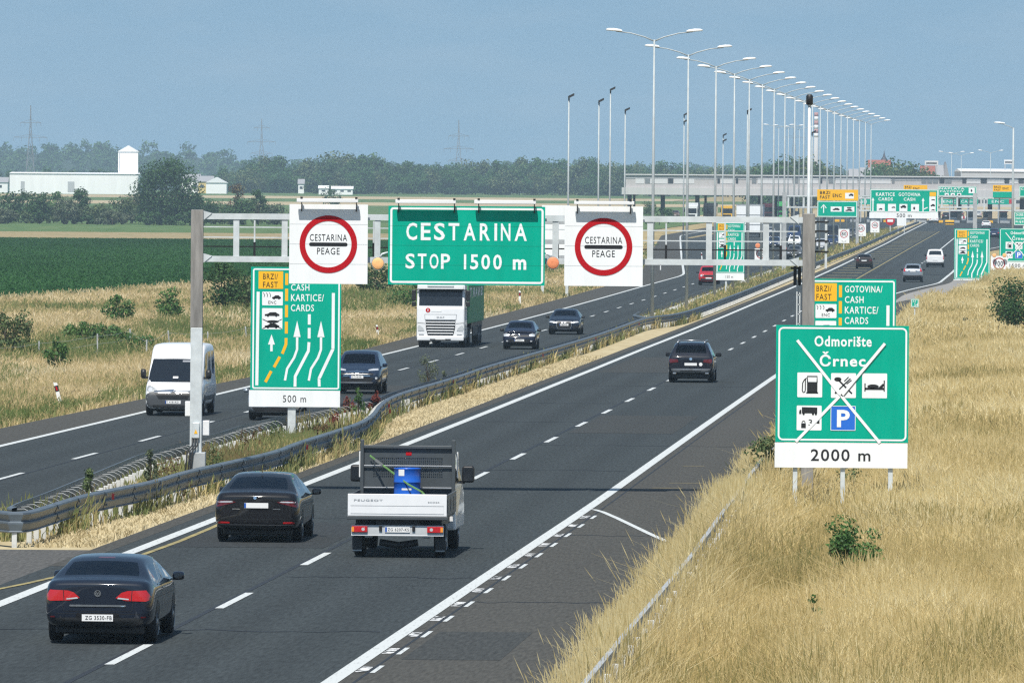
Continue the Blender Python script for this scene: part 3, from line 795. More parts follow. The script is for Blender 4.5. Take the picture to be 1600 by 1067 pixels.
# the gantry itself
g = empty('sign_gantry', (P3(789, 700, GY)[0], GY, gantry_base(0)), label='grey box-beam sign gantry carrying the CESTARINA boards over the carriageway', cat='sign gantry')
gx, gz0 = g.location.x, g.location.z
def gq(px, py, dy=0.0): x, z = P3(px, py, GY+dy); return x-gx, z-gz0
def chord(name, a, b, hpx, dy, m, dep=.16):
    p, q_ = gq(*a, dy), gq(*b, dy); h = M(hpx, GY)
    return MB().bar((p[0], dy, p[1]), (q_[0], dy, q_[1]), dep, h).build(name, MT[m], g)
for (px, top, m) in ((308.5, 328, 'weathered'), (1264, 334, 'weathered')):
    a = gq(px, top); zc = gq(px, 512)[1] if px < 800 else -.3; w = .155
    MB().box(a[0]-w, a[0]+w, -.16, .16, zc, a[1], .012).build('post', MT[m], g)
    if px < 800: MB().box(a[0]-w+.01, a[0]+w+.0, -.16, .15, -.12, zc, .012).build('post', MT['zinc'], g)
chord('top_chord', (318, 338), (1256, 344), 9.2, 0, 'zinc'); chord('bottom_chord', (318, 404.5), (1256, 411), 9.2, 0, 'zinc')
for px in (369.5, 445, 590, 868, 1016, 1108, 1197):
    t = (px-318)/938; p, q_ = gq(px, 342.5+6*t), gq(px, 400+6.5*t); w = M(4.6, GY)
    MB().box(p[0]-w, p[0]+w, -.06, .07, q_[1], p[1]).build('strut', MT['zinc'], g)
for k, (ya, yb, h, m) in enumerate(((354.5, 361.5, 1.8, 'zinc'), (370.5, 377.5, 1.8, 'zinc'), (385, 391, 2.0, 'black'))):
    chord('walkway_rail', (318, ya), (1246, yb+.6), h, 1.0, m, .04)
for px in (398, 584, 872, 1041, 1133, 1220):
    t = (px-318)/938; p, q_, r_ = gq(px, 344+6*t, 1), gq(px, 378+6*t, 1), gq(px, 402+6*t, 1)
    m = MB(); m.box(p[0]-.02, p[0]+.02, .97, 1.03, q_[1], p[1]); m.build('walkway_post', MT['zinc'], g)
    MB().box(p[0]-.028, p[0]+.028, .96, 1.04, r_[1], q_[1]).build('walkway_post', MT['black'], g)
a, b_ = gq(318, 405, .9), gq(1246, 412, .9)
m = MB()
for k in range(7): m.bar((a[0], .3+.13*k, a[1]), (b_[0], .3+.13*k, b_[1]), .105, .03)
m.build('walkway_deck', MT['zinc_dull'], g)
# ladder and cage by the right post, switch boxes on the left post
m = MB()
for px in (1275, 1292): a, b_ = gq(px, 344), gq(px, 420); m.box(a[0]-.03, a[0]+.03, .5, .56, b_[1], a[1])
m.build('cage', MT['zinc'], g); m = MB()
for py in (347, 361.5, 377, 393.5): a, b_ = gq(1270, py), gq(1296, py); m.box(a[0], b_[0], .48, .58, a[1]-.02, a[1]+.02)
for px in (1243, 1250): a, b_ = gq(px, 416), gq(px, 446); m.box(a[0]-.04, a[0]+.04, .3, .38, b_[1], a[1])
a, b_ = gq(1236, 418), gq(1252, 421); m.box(a[0], b_[0], .2, .5, b_[1], a[1])
m.build('cage', MT['black'], g); m = MB()
for px in (1246, 1250.5): a, b_ = gq(px, 436), gq(px, 600); m.box(a[0]-.016, a[0]+.016, .3, .33, b_[1], a[1])
for k in range(9): a = gq(1246, 446+k*15); b_ = gq(1250.5, 446+k*15); m.box(a[0], b_[0], .3, .33, a[1]-.012, a[1]+.012)
m.build('ladder', MT['zinc'], g)
for (x0, y0, x1, y1) in ((289, 627, 299, 650), (313, 657, 327, 680), (301, 660, 312, 684)):
    a, b_ = gq(x0, y1), gq(x1, y0); f = -.24 if x0 == 301 else -.02
    MB().box(a[0], b_[0], f, .3, a[1], b_[1], .012).build('switch_box', MT['white_plain' if x0 != 301 else 'zinc'], g)
a, b_ = gq(303.5, 677), gq(309.5, 670)
m = MB(); m.plate([(a[0], a[1]), (b_[0], a[1]), ((a[0]+b_[0])/2, b_[1])], -.246); m.build('warning_sticker', MT['sign_yellow'], g)
a, b_ = gq(298, 686), gq(320, 735)
MB().box(a[0]-.02, b_[0]+.02, -.24, .3, -.15, gq(300, 706)[1], .02).build('footing', MT['zinc_dull'], g)
m = MB(); m.smooth = True
for k in range(3): x = gq(301+4*k, 690)[0]; m.tube([(x, -.2, gq(300, 683)[1]), (x, -.24, gq(300, 695)[1]), (x-.12, -.3, gq(300, 704)[1]), (x-.2, -.3, .2)], .022, 6)
m.build('cable', MT['plastic'], g)
m = MB()
for (px, py) in ((318, 332), (318, 398.5), (1248, 338), (1248, 405)): a = gq(px, py); m.plate([(a[0], a[1]+.04), (a[0]+.22*(1 if px < 800 else -1)*1, a[1]-.02), (a[0], a[1]-.2)], -.1, .2)
m.build('bracket', MT['zinc'], g)

# rest area board
T3 = lambda p: (1180+p[0]/3.336, 490+p[1]/3.336)
def rest_sign(Y, T, ref, dist, label, posts):
    s = Sign('rest_area_sign', Y, ref, label, 'road sign', 'green rest area boards', T=T)
    s.rect('panel', 105, 62, 797, 671, 'sign_green', 0, t=.06)
    s.frame('border', 117, 72, 788, 662, 9, 'sign_white', 1, 26)
    s.rect('distance_panel', 102, 673, 794, 803, 'sign_white', 0, t=.06)
    s.text(dist, 290, 706, 601, 768, 'sign_black', 1, .012)
    s.text('Odmorište', 305, 116, 603, 172, 'sign_white', 1, .025)
    s.text('Črnec', 333, 198, 572, 276, 'sign_white', 1, .025)
    s.poly('symbol_panel', [rrect(a, b, a+130, b+129, 5) for a, b in ((217,308),(393,310),(555,310),(215,480))], 'sign_white', 1)
    s.rect('parking_panel', 392, 480, 522, 609, 'sign_blue', 1, 4)
    s.frame('parking_border', 392, 480, 522, 609, 3, 'sign_white', 2, 4)
    s.text('P', 425, 501, 492, 591, 'sign_white', 2, .03)
    k = 'sign_black'
    s.poly('fuel_symbol', [[(268,357),(322,357),(322,413),(268,413)], [(264,410),(326,410),(326,417),(264,417)]]+s.line([(270,358),(270,328),(320,328),(320,358)], 6)
           +s.line([(266,336),(254,346),(245,362),(243,400),(248,412),(256,410),(259,398),(259,340)], 5), k, 2)
    s.poly('food_symbol', [circ(428,342,19,11,n=16)]+s.line([(432,346),(502,416)], 8)+s.line([(494,338),(468,362),(436,394)], 6)+s.line([(500,346),(474,366)], 5)+s.line([(484,330),(462,352)], 5)+[circ(418,412,6,n=10)], k, 2)
    s.poly('bed_symbol', s.line([(570,362),(570,404)], 6)+s.line([(670,346),(670,404)], 6)+s.line([(570,390),(670,390)], 11)+[circ(612,378,30,11,n=18), [(640,384),(664,362),(670,370),(660,386)]], k, 2)
    s.poly('truck_symbol', [[(242,488),(322,490),(322,520),(242,520)], [(228,512),(231,502),(239,502),(239,524),(228,524)], circ(251,524,6,n=10), circ(300,524,6,n=10), circ(315,524,6,n=10),
           [(239,572),(263,572),(263,597),(239,597)], [(318,572),(334,552),(334,574)]]+s.line(circ(251,570,8,10,n=9,a0=180,a1=360), 4), k, 2)
    s.text('3', 277, 552, 296, 584, k, 2)
    w = 15
    s.poly('cross', s.line([(215,140),(446,428)], w)+s.line([(446,428),(650,672)], w)+s.line([(212,668),(440,428)], w)+s.line([(448,428),(672,154)], w), MT['sign_white'], 3)
    s.poly('cross_edge', s.line([(459,430),(679,160)], 3.5), 'sign_black', 4)
    for x, yb in posts: s.post(x, 803, yb, 24)
    return s
rest_sign(208, T3, (1316, 690), '2000 m', 'large crossed-out green rest area board, 2000 m, on three posts in the dry grass', ((210,1000),(458,980),(707,1060)))

# toll lane boards
lane_sign(262, 390.8, 417.5, 532, 609.5, '500 m', 'green toll lane board, 500 m, on a single post in the weedy median', ((352,1330,58),))
lane_sign(262, 1255, 436, 1398.8, 632, '500 m', 'green toll lane board half hidden behind the big rest area board', ((200,1400,30),(560,1400,30)))
_y = CS(1141, 437, -3.4)
lane_sign(_y, 1117, 347, 1163, 427, '150 m', 'distant green toll lane board seen through the right half of the gantry', ((300,1200,40),))
_y = 795
lane_sign(_y, 1490.5, 357.5, 1546.5, 436.5, '150 m', 'distant green toll lane board at the paved bay by the right edge of the road', ((350,1250,22),(600,1160,30)))
T4 = lambda p: (1561.5+(p[0]-105)*.0858, 357+(p[1]-62)*.0858)
rest_sign(850, T4, (1591, 409), '1500 m', 'distant crossed-out green rest area board, 1500 m, cut by the right frame edge', ((210,1250),(458,1250),(707,1250)))

x_, y_ = GP(848, 462)
s = Sign('road_sign', y_, (868, 408), 'pale back of a big road sign with cross rails, between the gantry boards', 'road sign')
s.rect('panel', 846, 321, 890, 408, 'sign_white', 0, t=.06)
for yy in (347, 378, 402): s.rect('mounting_rail', 845, yy-3, 891, yy+3, 'zinc_dull', 3, t=.02)
s.post(848, 408, 462, 4.5); s.post(886, 408, 458, 4.5)
def speed_sign(Y, x0, y0, x1, y1, num, label, group, yb, post=True, strip_=True):
    s = Sign('speed_sign', Y, ((x0+x1)/2, y1), label, 'road sign', group)
    w = x1-x0; cx_ = (x0+x1)/2; r = w*.36; cy_ = y0+r+w*.1
    s.rect('panel', x0, y0, x1, y1, 'sign_white', 0, t=.04)
    s.ring('ring', cx_, cy_, r*.82, r, 'sign_red', 1, 28)
    s.text(num, cx_-r*.62, cy_-r*.45, cx_+r*.62, cy_+r*.45, 'sign_black', 1, .02)
    if strip_: s.text('<-->', cx_-r*.6, y1-w*.24, cx_+r*.6, y1-w*.1, 'sign_black', 1)
    if post: s.post(cx_, y1, yb, w*.09)
    return s
speed_sign(845, 1548, 400, 1574, 432, '100', 'speed limit 100 board under two orange flashers, at the right roadside', 'white speed limit boards', 470, strip_=False)
flasher(1553.5, 399, 'amber_pale', 'left of the two orange flashers on the right speed limit 100 board', None, 3.2, 844.6, base=float(terr(0, 845)))
flasher(1569.5, 399, 'amber_pale', 'right of the two orange flashers on the right speed limit 100 board', None, 3.2, 844.6, base=float(terr(0, 845)))
for i, (x0, y0, x1, y1, n, lb) in enumerate(((1310,358,1327,380,'80','nearest of the three white speed limit boards in the median'),(1337.5,350,1353,369,'60','middle of the three white speed limit boards in the median'),(1360,345.5,1374,363.5,'40','farthest of the three white speed limit boards in the median'))):
    speed_sign(CS((x0+x1)/2, y1, -2.2), x0, y0, x1, y1, n, lb, 'white speed limit boards', y1+30)
_y = CS(1188, 408, -3.6)
speed_sign(_y, 1179, 388.5, 1198, 410, '100', 'white speed limit 100 board with an orange flasher, left of the right gantry post', 'white speed limit boards', 440, strip_=False)
flasher(1184, 384, 'amber_deep', 'orange flasher on top of the speed limit board behind the gantry beam', None, 4.0, _y-.4, base=float(terr(0, _y)))
# small green distance plate on a thin post, right verge
x_, y_ = GP(1429, 512)
s = Sign('distance_plate', y_, (1429, 480), 'small green kilometre plate on a thin post in the dry grass', 'road sign')
s.rect('panel', 1423.5, 467, 1435.5, 480, 'sign_green', 0, t=.03); s.frame('border', 1424, 467.5, 1435, 479.5, .9, 'sign_white', 1)
s.text('A3', 1426, 469, 1431, 472.6, 'sign_white', 1); s.text('54', 1428.5, 473.8, 1434.2, 478.4, 'sign_white', 1); s.post(1429.5, 480, 512, 1.6)
# red no-entry disc and a small white board far along the median
_y = CS(1391, 350, -1.8)
s = Sign('no_entry_sign', _y, (1391, 345), 'red round no-entry sign far along the median', 'road sign')
s.poly('disc', [circ(1391, 345, 7.2)], 'sign_red', 0, .04); s.poly('bar', [rrect(1386.5, 343.2, 1395.5, 347, .5)], 'sign_white', 1); s.post(1391, 350, 372, 1.3)
s = Sign('notice_board', _y+40, (1409, 352), 'small white notice board on two posts beyond the red disc', 'road sign')
s.rect('panel', 1401.5, 340, 1416, 353, 'sign_white', 0, t=.05); s.post(1403.5, 353, 368, 1.1); s.post(1413, 353, 366, 1.1)

# second and third gantries
def far_gantry(Y, xs, y_top, y_bot, hp, label, posts):
    ref = ((xs[0]+xs[1])/2, y_bot); x, z = P3(*ref, Y); gz = float(terr(x, Y))
    g = empty('sign_gantry', (x, Y, gz), label=label, cat='sign gantry')
    def q(px, py): a, b = P3(px, py, Y); return a-x, b-gz
    for nm, py in (('top_chord', y_top), ('bottom_chord', y_bot)):
        a, b = q(xs[0], py), q(xs[1], py); MB().bar((a[0], .4, a[1]), (b[0], .4, b[1]), .3, M(hp, Y)).build(nm, MT['zinc'], g)
    px = xs[0]+8
    while px < xs[1]-6:
        a, b = q(px, y_top), q(px, y_bot); MB().box(a[0]-.09, a[0]+.09, .3, .5, b[1], a[1]).build('strut', MT['zinc'], g); px += 24
    for p, top in posts:
        a = q(p, top); MB().box(a[0]-.2, a[0]+.2, .2, .6, -.3, a[1]).build('post', MT['zinc_dull'], g)
    return g
far_gantry(835, (1224, 1526), 306.5, 324, 2.2, 'second sign gantry with the yellow BRZI board, beyond the lamp posts', ((1226, 301), (1524, 302)))
s = Sign('toll_sign', 834.4, (1308, 318), 'yellow and green overhead board reading BRZI FAST ENC', 'road sign')
s.rect('yellow_panel', 1276.8, 296.5, 1340.8, 313.7, 'sign_yellow', 0, t=.1); s.rect('panel', 1277, 314.2, 1339.6, 339.5, 'sign_green', 0, t=.1)
s.frame('border', 1277.4, 314.6, 1339.2, 339, 1.0, 'sign_white', 1, 1)
s.text('BRZI', 1281, 299, 1297, 304, 'sign_black', 1, .02); s.text('FAST', 1281, 306, 1297, 311, 'sign_black', 1, .02); s.text('ENC', 1301, 303, 1315, 308.5, 'sign_black', 1, .02)
s.rect('symbol_panel', 1320.5, 301.5, 1334, 310.5, 'sign_white', 1); s.poly('symbol', car_icon(1326, 302.5, 7.5, 4), 'sign_black', 2)
s.rect('symbol_panel', 1298, 323, 1315, 331, 'sign_white', 1); s.rect('symbol_panel', 1319, 323, 1335, 331, 'sign_white', 1)
s.poly('symbol', car_icon(1301, 325, 11, 4)+car_icon(1321, 326.5, 11, 3.6)+[circ(1327,325,4,1.2,n=10)], 'sign_black', 2)
s.poly('arrow', arrow_up(1287, 320, 333, .1, 1, .75)+s.line([(1282.8,325.5),(1287,320),(1291.2,325.5)], 1.4), 'sign_white', 1)
s = Sign('toll_sign', 834.4, (1412, 318), 'wide green overhead board reading KARTICE CARDS GOTOVINA CASH 500 m', 'road sign')
s.rect('panel', 1359.5, 296, 1466, 332, 'sign_green', 0, t=.1); s.frame('border', 1360, 296.5, 1465.5, 331.7, 1.1, 'sign_white', 1, 1)
s.rect('distance_panel', 1358.5, 332.3, 1466, 341.5, 'sign_white', 0, t=.1); s.text('500 m', 1401, 334, 1424.5, 339.8, 'sign_black', 1, .01)
for t, a, b, c, d in (('KARTICE',1368.5,301.3,1398,306.8),('CARDS',1372.5,309,1395,314),('GOTOVINA',1404,301.3,1438,306.8),('CASH',1412,309,1430,314)): s.text(t, a, b, c, d, 'sign_white', 1, .02)
s.poly('arrow', arrow_up(1364, 309, 330.5, 2.2, 5, .9)+arrow_up(1442.3, 309, 330.5, 2.2, 5, .9)+s.line([(1443,327),(1449.5,324)], 1.4), 'sign_white', 1)
s.poly('symbol_panel', [rrect(a, 319, a+12.5, 331, .6) for a in (1370, 1387.5, 1405.3, 1423.5)]+[rrect(1452, 307, 1462, 331, .5)], 'sign_white', 1)
s.rect('yellow_panel', 1452.5, 300, 1462.5, 306.5, 'sign_yellow', 1)
s.poly('symbol', car_icon(1373, 325.5, 6, 3)+car_icon(1393, 323, 6, 2.4)+car_icon(1407, 320.5, 9, 5)+[circ(1428.5,325.5,1.6,2.4,n=10)]+car_icon(1455, 311, 6, 2.2)+car_icon(1454, 318.5, 7, 4)+car_icon(1454.5, 327, 6.5, 2), 'sign_black', 2)
lamp = MB()
far_gantry(1150, (1338, 1640), 309.5, 329, 2.6, 'third sign gantry in front of the toll canopy', ((1340, 303), (1638, 303)))
s = Sign('toll_sign', 1149.3, (1496, 300), 'small distant green overhead board left of the tall right lamp post', 'road sign')
s.rect('panel', 1466, 291.5, 1526, 308, 'sign_green', 0, t=.1); s.frame('border', 1466.4, 292, 1525.6, 307.8, .9, 'sign_white', 1)
s.text('NAPLATA', 1468, 293.6, 1507, 296.6, 'sign_white', 1, .02); s.text('PAYMENT', 1469, 298, 1506, 300.6, 'sign_white', 1, .02)
s.poly('symbol_panel', [rrect(a, 302, a+6.5, 307.5, .3) for a in (1476, 1485.5, 1495.5)]+[rrect(1513.5, 293.5, 1523, 302, .5)], 'sign_white', 1)
s.poly('symbol', car_icon(1477.5,304,3.6,2)+car_icon(1487,304,3.6,2)+car_icon(1496.5,303,4.2,2.8)+[circ(1518,298,1.4,2.2,n=8)], 'sign_black', 2)
for (x0, x1, lb) in ((1412, 1449, 'small distant yellow overhead board above the KARTICE board'), (1551.5, 1583, 'small distant yellow over green overhead board beside the tall right lamp post')):
    s = Sign('toll_sign', 1149.3, ((x0+x1)/2, 294), lb, 'road sign')
    s.rect('yellow_panel', x0, 289.5, x1, 299.5, 'sign_yellow', 0, t=.1); s.rect('panel', x0, 300, x1, 309, 'sign_green', 0, t=.1)
    s.text('BRZI', x0+2, 291, x0+12, 294, 'sign_black', 1, .02); s.text('FAST', x0+2, 295.5, x0+12, 298.4, 'sign_black', 1, .02); s.text('ENC', x0+15, 293, x0+25, 296.5, 'sign_black', 1, .02)
s = Sign('toll_sign', 1149.3, (1600, 300), 'green overhead board cut by the right frame edge', 'road sign')
s.rect('panel', 1592.5, 291, 1640, 308, 'sign_green', 0, t=.1); s.frame('border', 1593, 291.5, 1639.6, 307.6, .9, 'sign_white', 1); s.text('CASH', 1595, 294, 1612, 297, 'sign_white', 1, .02)
s = Sign('direction_sign', 985, (1592, 341), 'green direction board beside the lamp post at the right frame edge', 'road sign')
s.rect('panel', 1584.5, 331, 1640, 352, 'sign_green', 0, t=.08); s.frame('border', 1585, 331.5, 1639.5, 351.6, .9, 'sign_white', 1)
for k, t in enumerate(('ZAGREB', 'KARLOVAC', 'RIJEKA')): s.text(t, 1587, 334+k*5.6, 1599+6*k, 337.6+k*5.6, 'sign_white', 1, .02)
s.post(1600, 352, 395, 3)

# ================================================================ lamp posts and masts
def lamp_post(loc, h, arm, label, group, lant=1.0, r0=.13, r1=.055, sides=(-1, 1), rz=0):
    t = empty('street_lamp', loc, rz, label, 'street lamp', group)
    m = MB(); m.smooth = True; m.tube([(0,0,-.2),(0,0,h*.5),(0,0,h)], [r0, (r0+r1)/2, r1], 10); m.build('pole', MT['pole_grey'], t)
    for sd in sides:
        m = MB(); m.smooth = True
        m.tube([(0,0,h-.1),(sd*arm*.2,0,h+.16),(sd*arm*.5,0,h+.40),(sd*arm*.8,0,h+.5),(sd*(arm-lant*.9),0,h+.52)], [.05,.045,.04,.035,.032], 6); m.build('arm', MT['pole_grey'], t)
        m = MB(); m.smooth = True
        for k, (q, w, hh) in enumerate(((0,.06,.05),(.12,.14,.1),(.5,.19,.13),(.85,.16,.10),(1,.05,.04))):
            x = sd*(arm-lant+q*lant); z = h+.52+.08*q
            m.v += [(x,-w,z),(x,-w*.7,z+hh),(x,w*.7,z+hh),(x,w,z),(x,w*.8,z-.05),(x,-w*.8,z-.05)]
            if k:
                b = (k-1)*6
                for j in range(6): m.f.append([b+j, b+(j+1) % 6, b+6+(j+1) % 6, b+6+j]); m.m.append(0); m.sm.append(True)
        m.f += [list(range(6)), list(range(24, 30))]; m.m += [0, 0]; m.sm += [False, False]
        m.build('lantern', MT['white_plain'], t)
    return t
LSS = [v*1.05 for v in (505,559,612,653,690,726,762,798,834,870,906,942,978,1014,1052,1090,1130,1172,1215,1260)]
proto = None
for i, s in enumerate(LSS):
    lb = 'tall twin-arm street lamp in the long median row'
    lb = {0: 'nearest and tallest of the twin-arm street lamps in the median row', 1: 'second twin-arm street lamp from the near end of the median row', 2: 'third twin-arm street lamp from the near end of the median row'}.get(i, lb)
    o = lamp_post((0,0,0), 17.75, 3.0, lb, 'twin-arm street lamps along the median') if proto is None else copy_tree(proto)
    if proto is None: proto = o
    o['label'] = lb; o.location = (L(s)-3.45, s, zr(s)-.03); o.rotation_euler.z = random.uniform(-.02, .02)
for i, (px, py, Y) in enumerate(((1217,196,1640),(1232,197,1640),(1249,199,1680),(1487,238,1960),(1502,240,2000),(1548,236,2020))):
    o = copy_tree(proto); x, z = P3(px, py, Y); o.location = (x, Y, z-18.2)
    o['label'] = ['distant twin-arm lamp left of the red and white chimney', 'distant twin-arm lamp behind the left edge of the camera mast row', 'distant twin-arm lamp just left of the thick camera mast', 'far twin-arm lamp above the toll canopy roof', 'right of the two far twin-arm lamps above the toll canopy roof', 'faint far lamp above the canopy left of the tall right lamp post'][i]
    o['group'] = 'far street lamps at the toll plaza'
x, z = P3(1583.5, 200, 1000)
lamp_post((x, 1000, float(terr(x, 1000))), z-float(terr(x, 1000)), 2.3, 'tall single-side street lamp at the right edge of the road', None, 1.3, r0=.2, r1=.1, sides=(-1,))

def camera_mast(px, py, u, label, cams, s=None, r=.095):
    s = s or CS(px, py, u); x, z = P3(px, py, s); gz = float(terr(x, s)); h = z-gz
    t = empty('camera_mast', (x, s, gz), 0, label, 'camera mast', 'masts with black cameras')
    m = MB(); m.smooth = True; m.tube([(0,0,-.2),(0,0,h)], [r, r*.6], 8); m.build('pole', MT['pole_grey'], t)
    for dz in cams:
        m = MB(); m.obox((.18, -.1, h-dz+.1), (1,.3,.5), (-.3,1,0), (0,0,1), .26, .09, .09); m.obox((.0, 0, h-dz-.12), (1,0,0), (0,1,0), (0,0,1), .06, .06, .16); m.build('camera', MT['plastic'], t)
    return t
for px, py, u, lb, cams in ((889,152,-16.5,'leftmost slender mast with a black camera',(0,)),(936,159,-17,'second slender camera mast from the left',(0,)),(954,141,-17,'tallest of the slender camera masts left of the lamp row',(0,)),(977,173,-17,'slender camera mast nearest to the first street lamp, on its left',(0,)),
                        (1069,180,-17,'mast with two black cameras between the first street lamps',(0,.75)),(1130,212,-17,'distant mast with two black cameras, the lowest of the masts',(0,.7)),(1168,174,-8,'mast with a single black camera among the street lamps',(0,)),(1269,208,-3.0,'mast with a small black camera in front of the chimney',(0,))):
    camera_mast(px, py, u, lb, cams)
x, z = P3(1265, 148, 272); gz = float(terr(x, 272)); h = z-gz
t = empty('camera_mast', (x, 272, gz), 0, 'thick mast with a black cylindrical head behind the right gantry post', 'camera mast', 'masts with black cameras')
m = MB(); m.smooth = True; m.tube([(0,0,-.2),(0,0,h*.6),(0,0,h-.25)], [.075,.06,.05], 10); m.build('pole', MT['zinc'], t)
m = MB(); m.smooth = True; m.lathe([(.05,h-.34),(.11,h-.32),(.11,h-.05),(.07,h)], 14); m.build('head', MT['black'], t)
m = MB(); m.lathe([(.065,h-.36),(.065,h+.01)], 10); m.build('core', MT['zinc'], t)
# ================================================================ vehicles
from mathutils.bvhtree import BVHTree
YAW = -math.atan(.0575)
PAINT = {}
def paint(nm, col, rough=.28, metal=0.0, coat=.9):
    if nm not in PAINT: PAINT[nm] = mat('paint_'+nm, col, .5 if not metal else rough, metal=metal, coat=.85, spec=.1, var=.06, scale=2)
    return PAINT[nm]
INT = mat('cabin_dark', (.03,.03,.032), .8)

def section(st, W):
    y, zb, wf, zsh, zt, mode = st[:6]; hw = W/2*wf; wr = st[6] if len(st) > 6 else .55
    low = [(0,zb), (.80*hw,zb), (.965*hw,zb+.09), (hw,zb+(zsh-zb)*.52), (.975*hw,zsh)]
    if mode == 'd': top = [(.915*hw,zt-.035), (.80*hw,zt-.008), (.55*hw,zt+.004), (0,zt+.016)]
    elif mode == 'c': top = [(.955*hw,zsh+.03), (.95*hw,zt-.02), (.90*hw,zt-.005), (0,zt+.03)]
    else: top = [(.95*hw,zsh+.035), (wr+.045,zt-.11), (wr-.012,zt-.018), (0,zt)]
    return [(x, y, z) for x, z in low+top]

class Car:
    def __init__(s, name, label, cat, loc, oncoming, W, Lc, stations, paint_m, wheels, wheel_r=.33, side_glass=(), group=None, sub=2, glass_m='glass', wheel_w=.22, rim=True, yaw=0.0, ws=None, seats=True, glass_front=True, glass_rear=True):
        s.W, s.L = W, Lc
        s.root = empty(name, loc, YAW+yaw+(math.pi if oncoming else 0), label, cat, group)
        st = stations; n = len(st); rings = []
        for q in st:
            h = section(q, W); rings.append(h+[(-x, y, z) for x, y, z in h[1:-1]][::-1])      # 16 points around
        k = len(rings[0]); vs = [(x, y-Lc/2, z) for r in rings for x, y, z in r]; fs = []; mi = []
        for i in range(n-1):
            ma, mb_ = st[i][5], st[i+1][5]
            for j in range(k):
                a, b = i*k+j, i*k+(j+1) % k; fs.append((a, a+k, b+k, b))
                jj = j if j < 8 else 15-j; g = 0
                if jj == 7 and {ma, mb_} == {'c', 'r'} and ((glass_front and mb_ == 'c') or (glass_rear and ma == 'c')): g = 1 if mb_ == 'c' else 2
                if jj == 5 and i in side_glass: g = 3
                mi.append(g)
        for base, rev in ((0, False), ((n-1)*k, True)):
            for j in range(8):
                a, b = base+j, base+j+1; c, d = base+(k-j-1) % k, base+(k-j) % k
                f = [a, b, c, d] if j not in (0, 7) else ([a, b, c] if j == 0 else [a, b, d])
                fs.append(f[::-1] if rev else f); mi.append(0)
        me = bpy.data.meshes.new('cage'); me.from_pydata(vs, [], fs); me.polygons.foreach_set('material_index', mi)
        for m in range(4): me.materials.append(INT)
        bm = bmesh.new(); bm.from_mesh(me); bmesh.ops.recalc_face_normals(bm, faces=bm.faces[:])
        bm.to_mesh(me); bm.free()
        ob = bpy.data.objects.new('cage', me); COL.objects.link(ob)
        md = ob.modifiers.new('s', 'SUBSURF'); md.levels = sub; md.render_levels = sub
        dg = bpy.context.evaluated_depsgraph_get(); ev = bpy.data.meshes.new_from_object(ob.evaluated_get(dg))
        bpy.data.objects.remove(ob); bpy.data.meshes.remove(me)
        V = [v.co.copy() for v in ev.vertices]; Fc = [list(p.vertices) for p in ev.polygons]; Mi = [p.material_index for p in ev.polygons]
        bpy.data.meshes.remove(ev)
        s.bvh = BVHTree.FromPolygons(V, Fc)
        for g, nm, m in ((0, 'body', paint_m), (1, 'windscreen', MT[glass_m]), (2, 'rear_window', MT[glass_m]), (3, 'side_window', MT[glass_m])):
            ids = [i for i, q in enumerate(Mi) if q == g]
            if not ids: continue
            groups = [ids]
            if g == 3: groups = [[i for i in ids if sum(V[v].x for v in Fc[i]) > 0], [i for i in ids if sum(V[v].x for v in Fc[i]) <= 0]]
            for gi in groups:
                us = sorted({v for i in gi for v in Fc[i]}); mp_ = {v: q for q, v in enumerate(us)}
                b = MB(); b.smooth = True; b.add([V[v] for v in us], [[mp_[v] for v in Fc[i]] for i in gi]); o = b.build(nm, m, s.root)
                if g == 0: s.body = o
        bt = max(q[1] for q in st[2:-2]); MB().box(-W*.40, W*.40, -Lc/2+.35, Lc/2-.4, .15, bt+.12, .03).build('underbody_and_shade', MT['black'], s.root)  # black box added below the floor to imitate the dark shade under the car
        # wheels
        for y in wheels:
            for sd in (-1, 1):
                xo = W/2*.985
                t = MB(); t.smooth = True; r = wheel_r; w = wheel_w
                t.lathe([(r*.62, -w), (r*.9, -w), (r, -w*.85), (r, -w*.15), (r*.93, -.01), (r*.66, 0)], 22, (0, 0, 0), 'x', cap=True)
                if sd < 0: t.v = [(-a, b, c) for a, b, c in t.v]; t.f = [f[::-1] for f in t.f]
                wo = t.build('wheel', MT['rubber'], s.root); wo.location = (sd*xo, y-Lc/2, r)
                if rim:
                    q = MB(); q.lathe([(r*.66, -.03), (r*.64, .004), (r*.56, -.012), (r*.2, .0), (r*.1, .008)], 20, (0, 0, 0), 'x')
                    if sd < 0: q.v = [(-a, b, c) for a, b, c in q.v]; q.f = [f[::-1] for f in q.f]
                    q.build('rim', MT['alloy'], wo)
                s.decal('wheel_arch', circ(y-Lc/2, r, r*1.13, n=22), 'right' if sd > 0 else 'left', MT['black'], .004)
        if seats:
            b = MB(); b.box(-W*.40, W*.40, -Lc*.28, Lc*.2, .3, .62)
            ys = [q[0] for q in st if q[5] == 'r']; y0, y1 = min(ys)-Lc/2, max(ys)-Lc/2
            zc = max(q[3] for q in st); b.box(-W*.36, W*.36, y0+.1, y0+.25, .5, zc+.05, .02)
            for x in (-.37, .37):
                b.box(x-.24, x+.24, y1-.75, y1-.6, .5, zc+.14, .05); b.box(x-.13, x+.13, y1-.78, y1-.66, zc+.15, zc+.34, .04); b.box(x-.12, x+.12, y0+.12, y0+.22, zc+.06, zc+.17, .04)
            b.box(-W*.38, W*.38, y1+.25, y1+.6, .7, zc+.0)
            b.build('seats', INT, s.root)
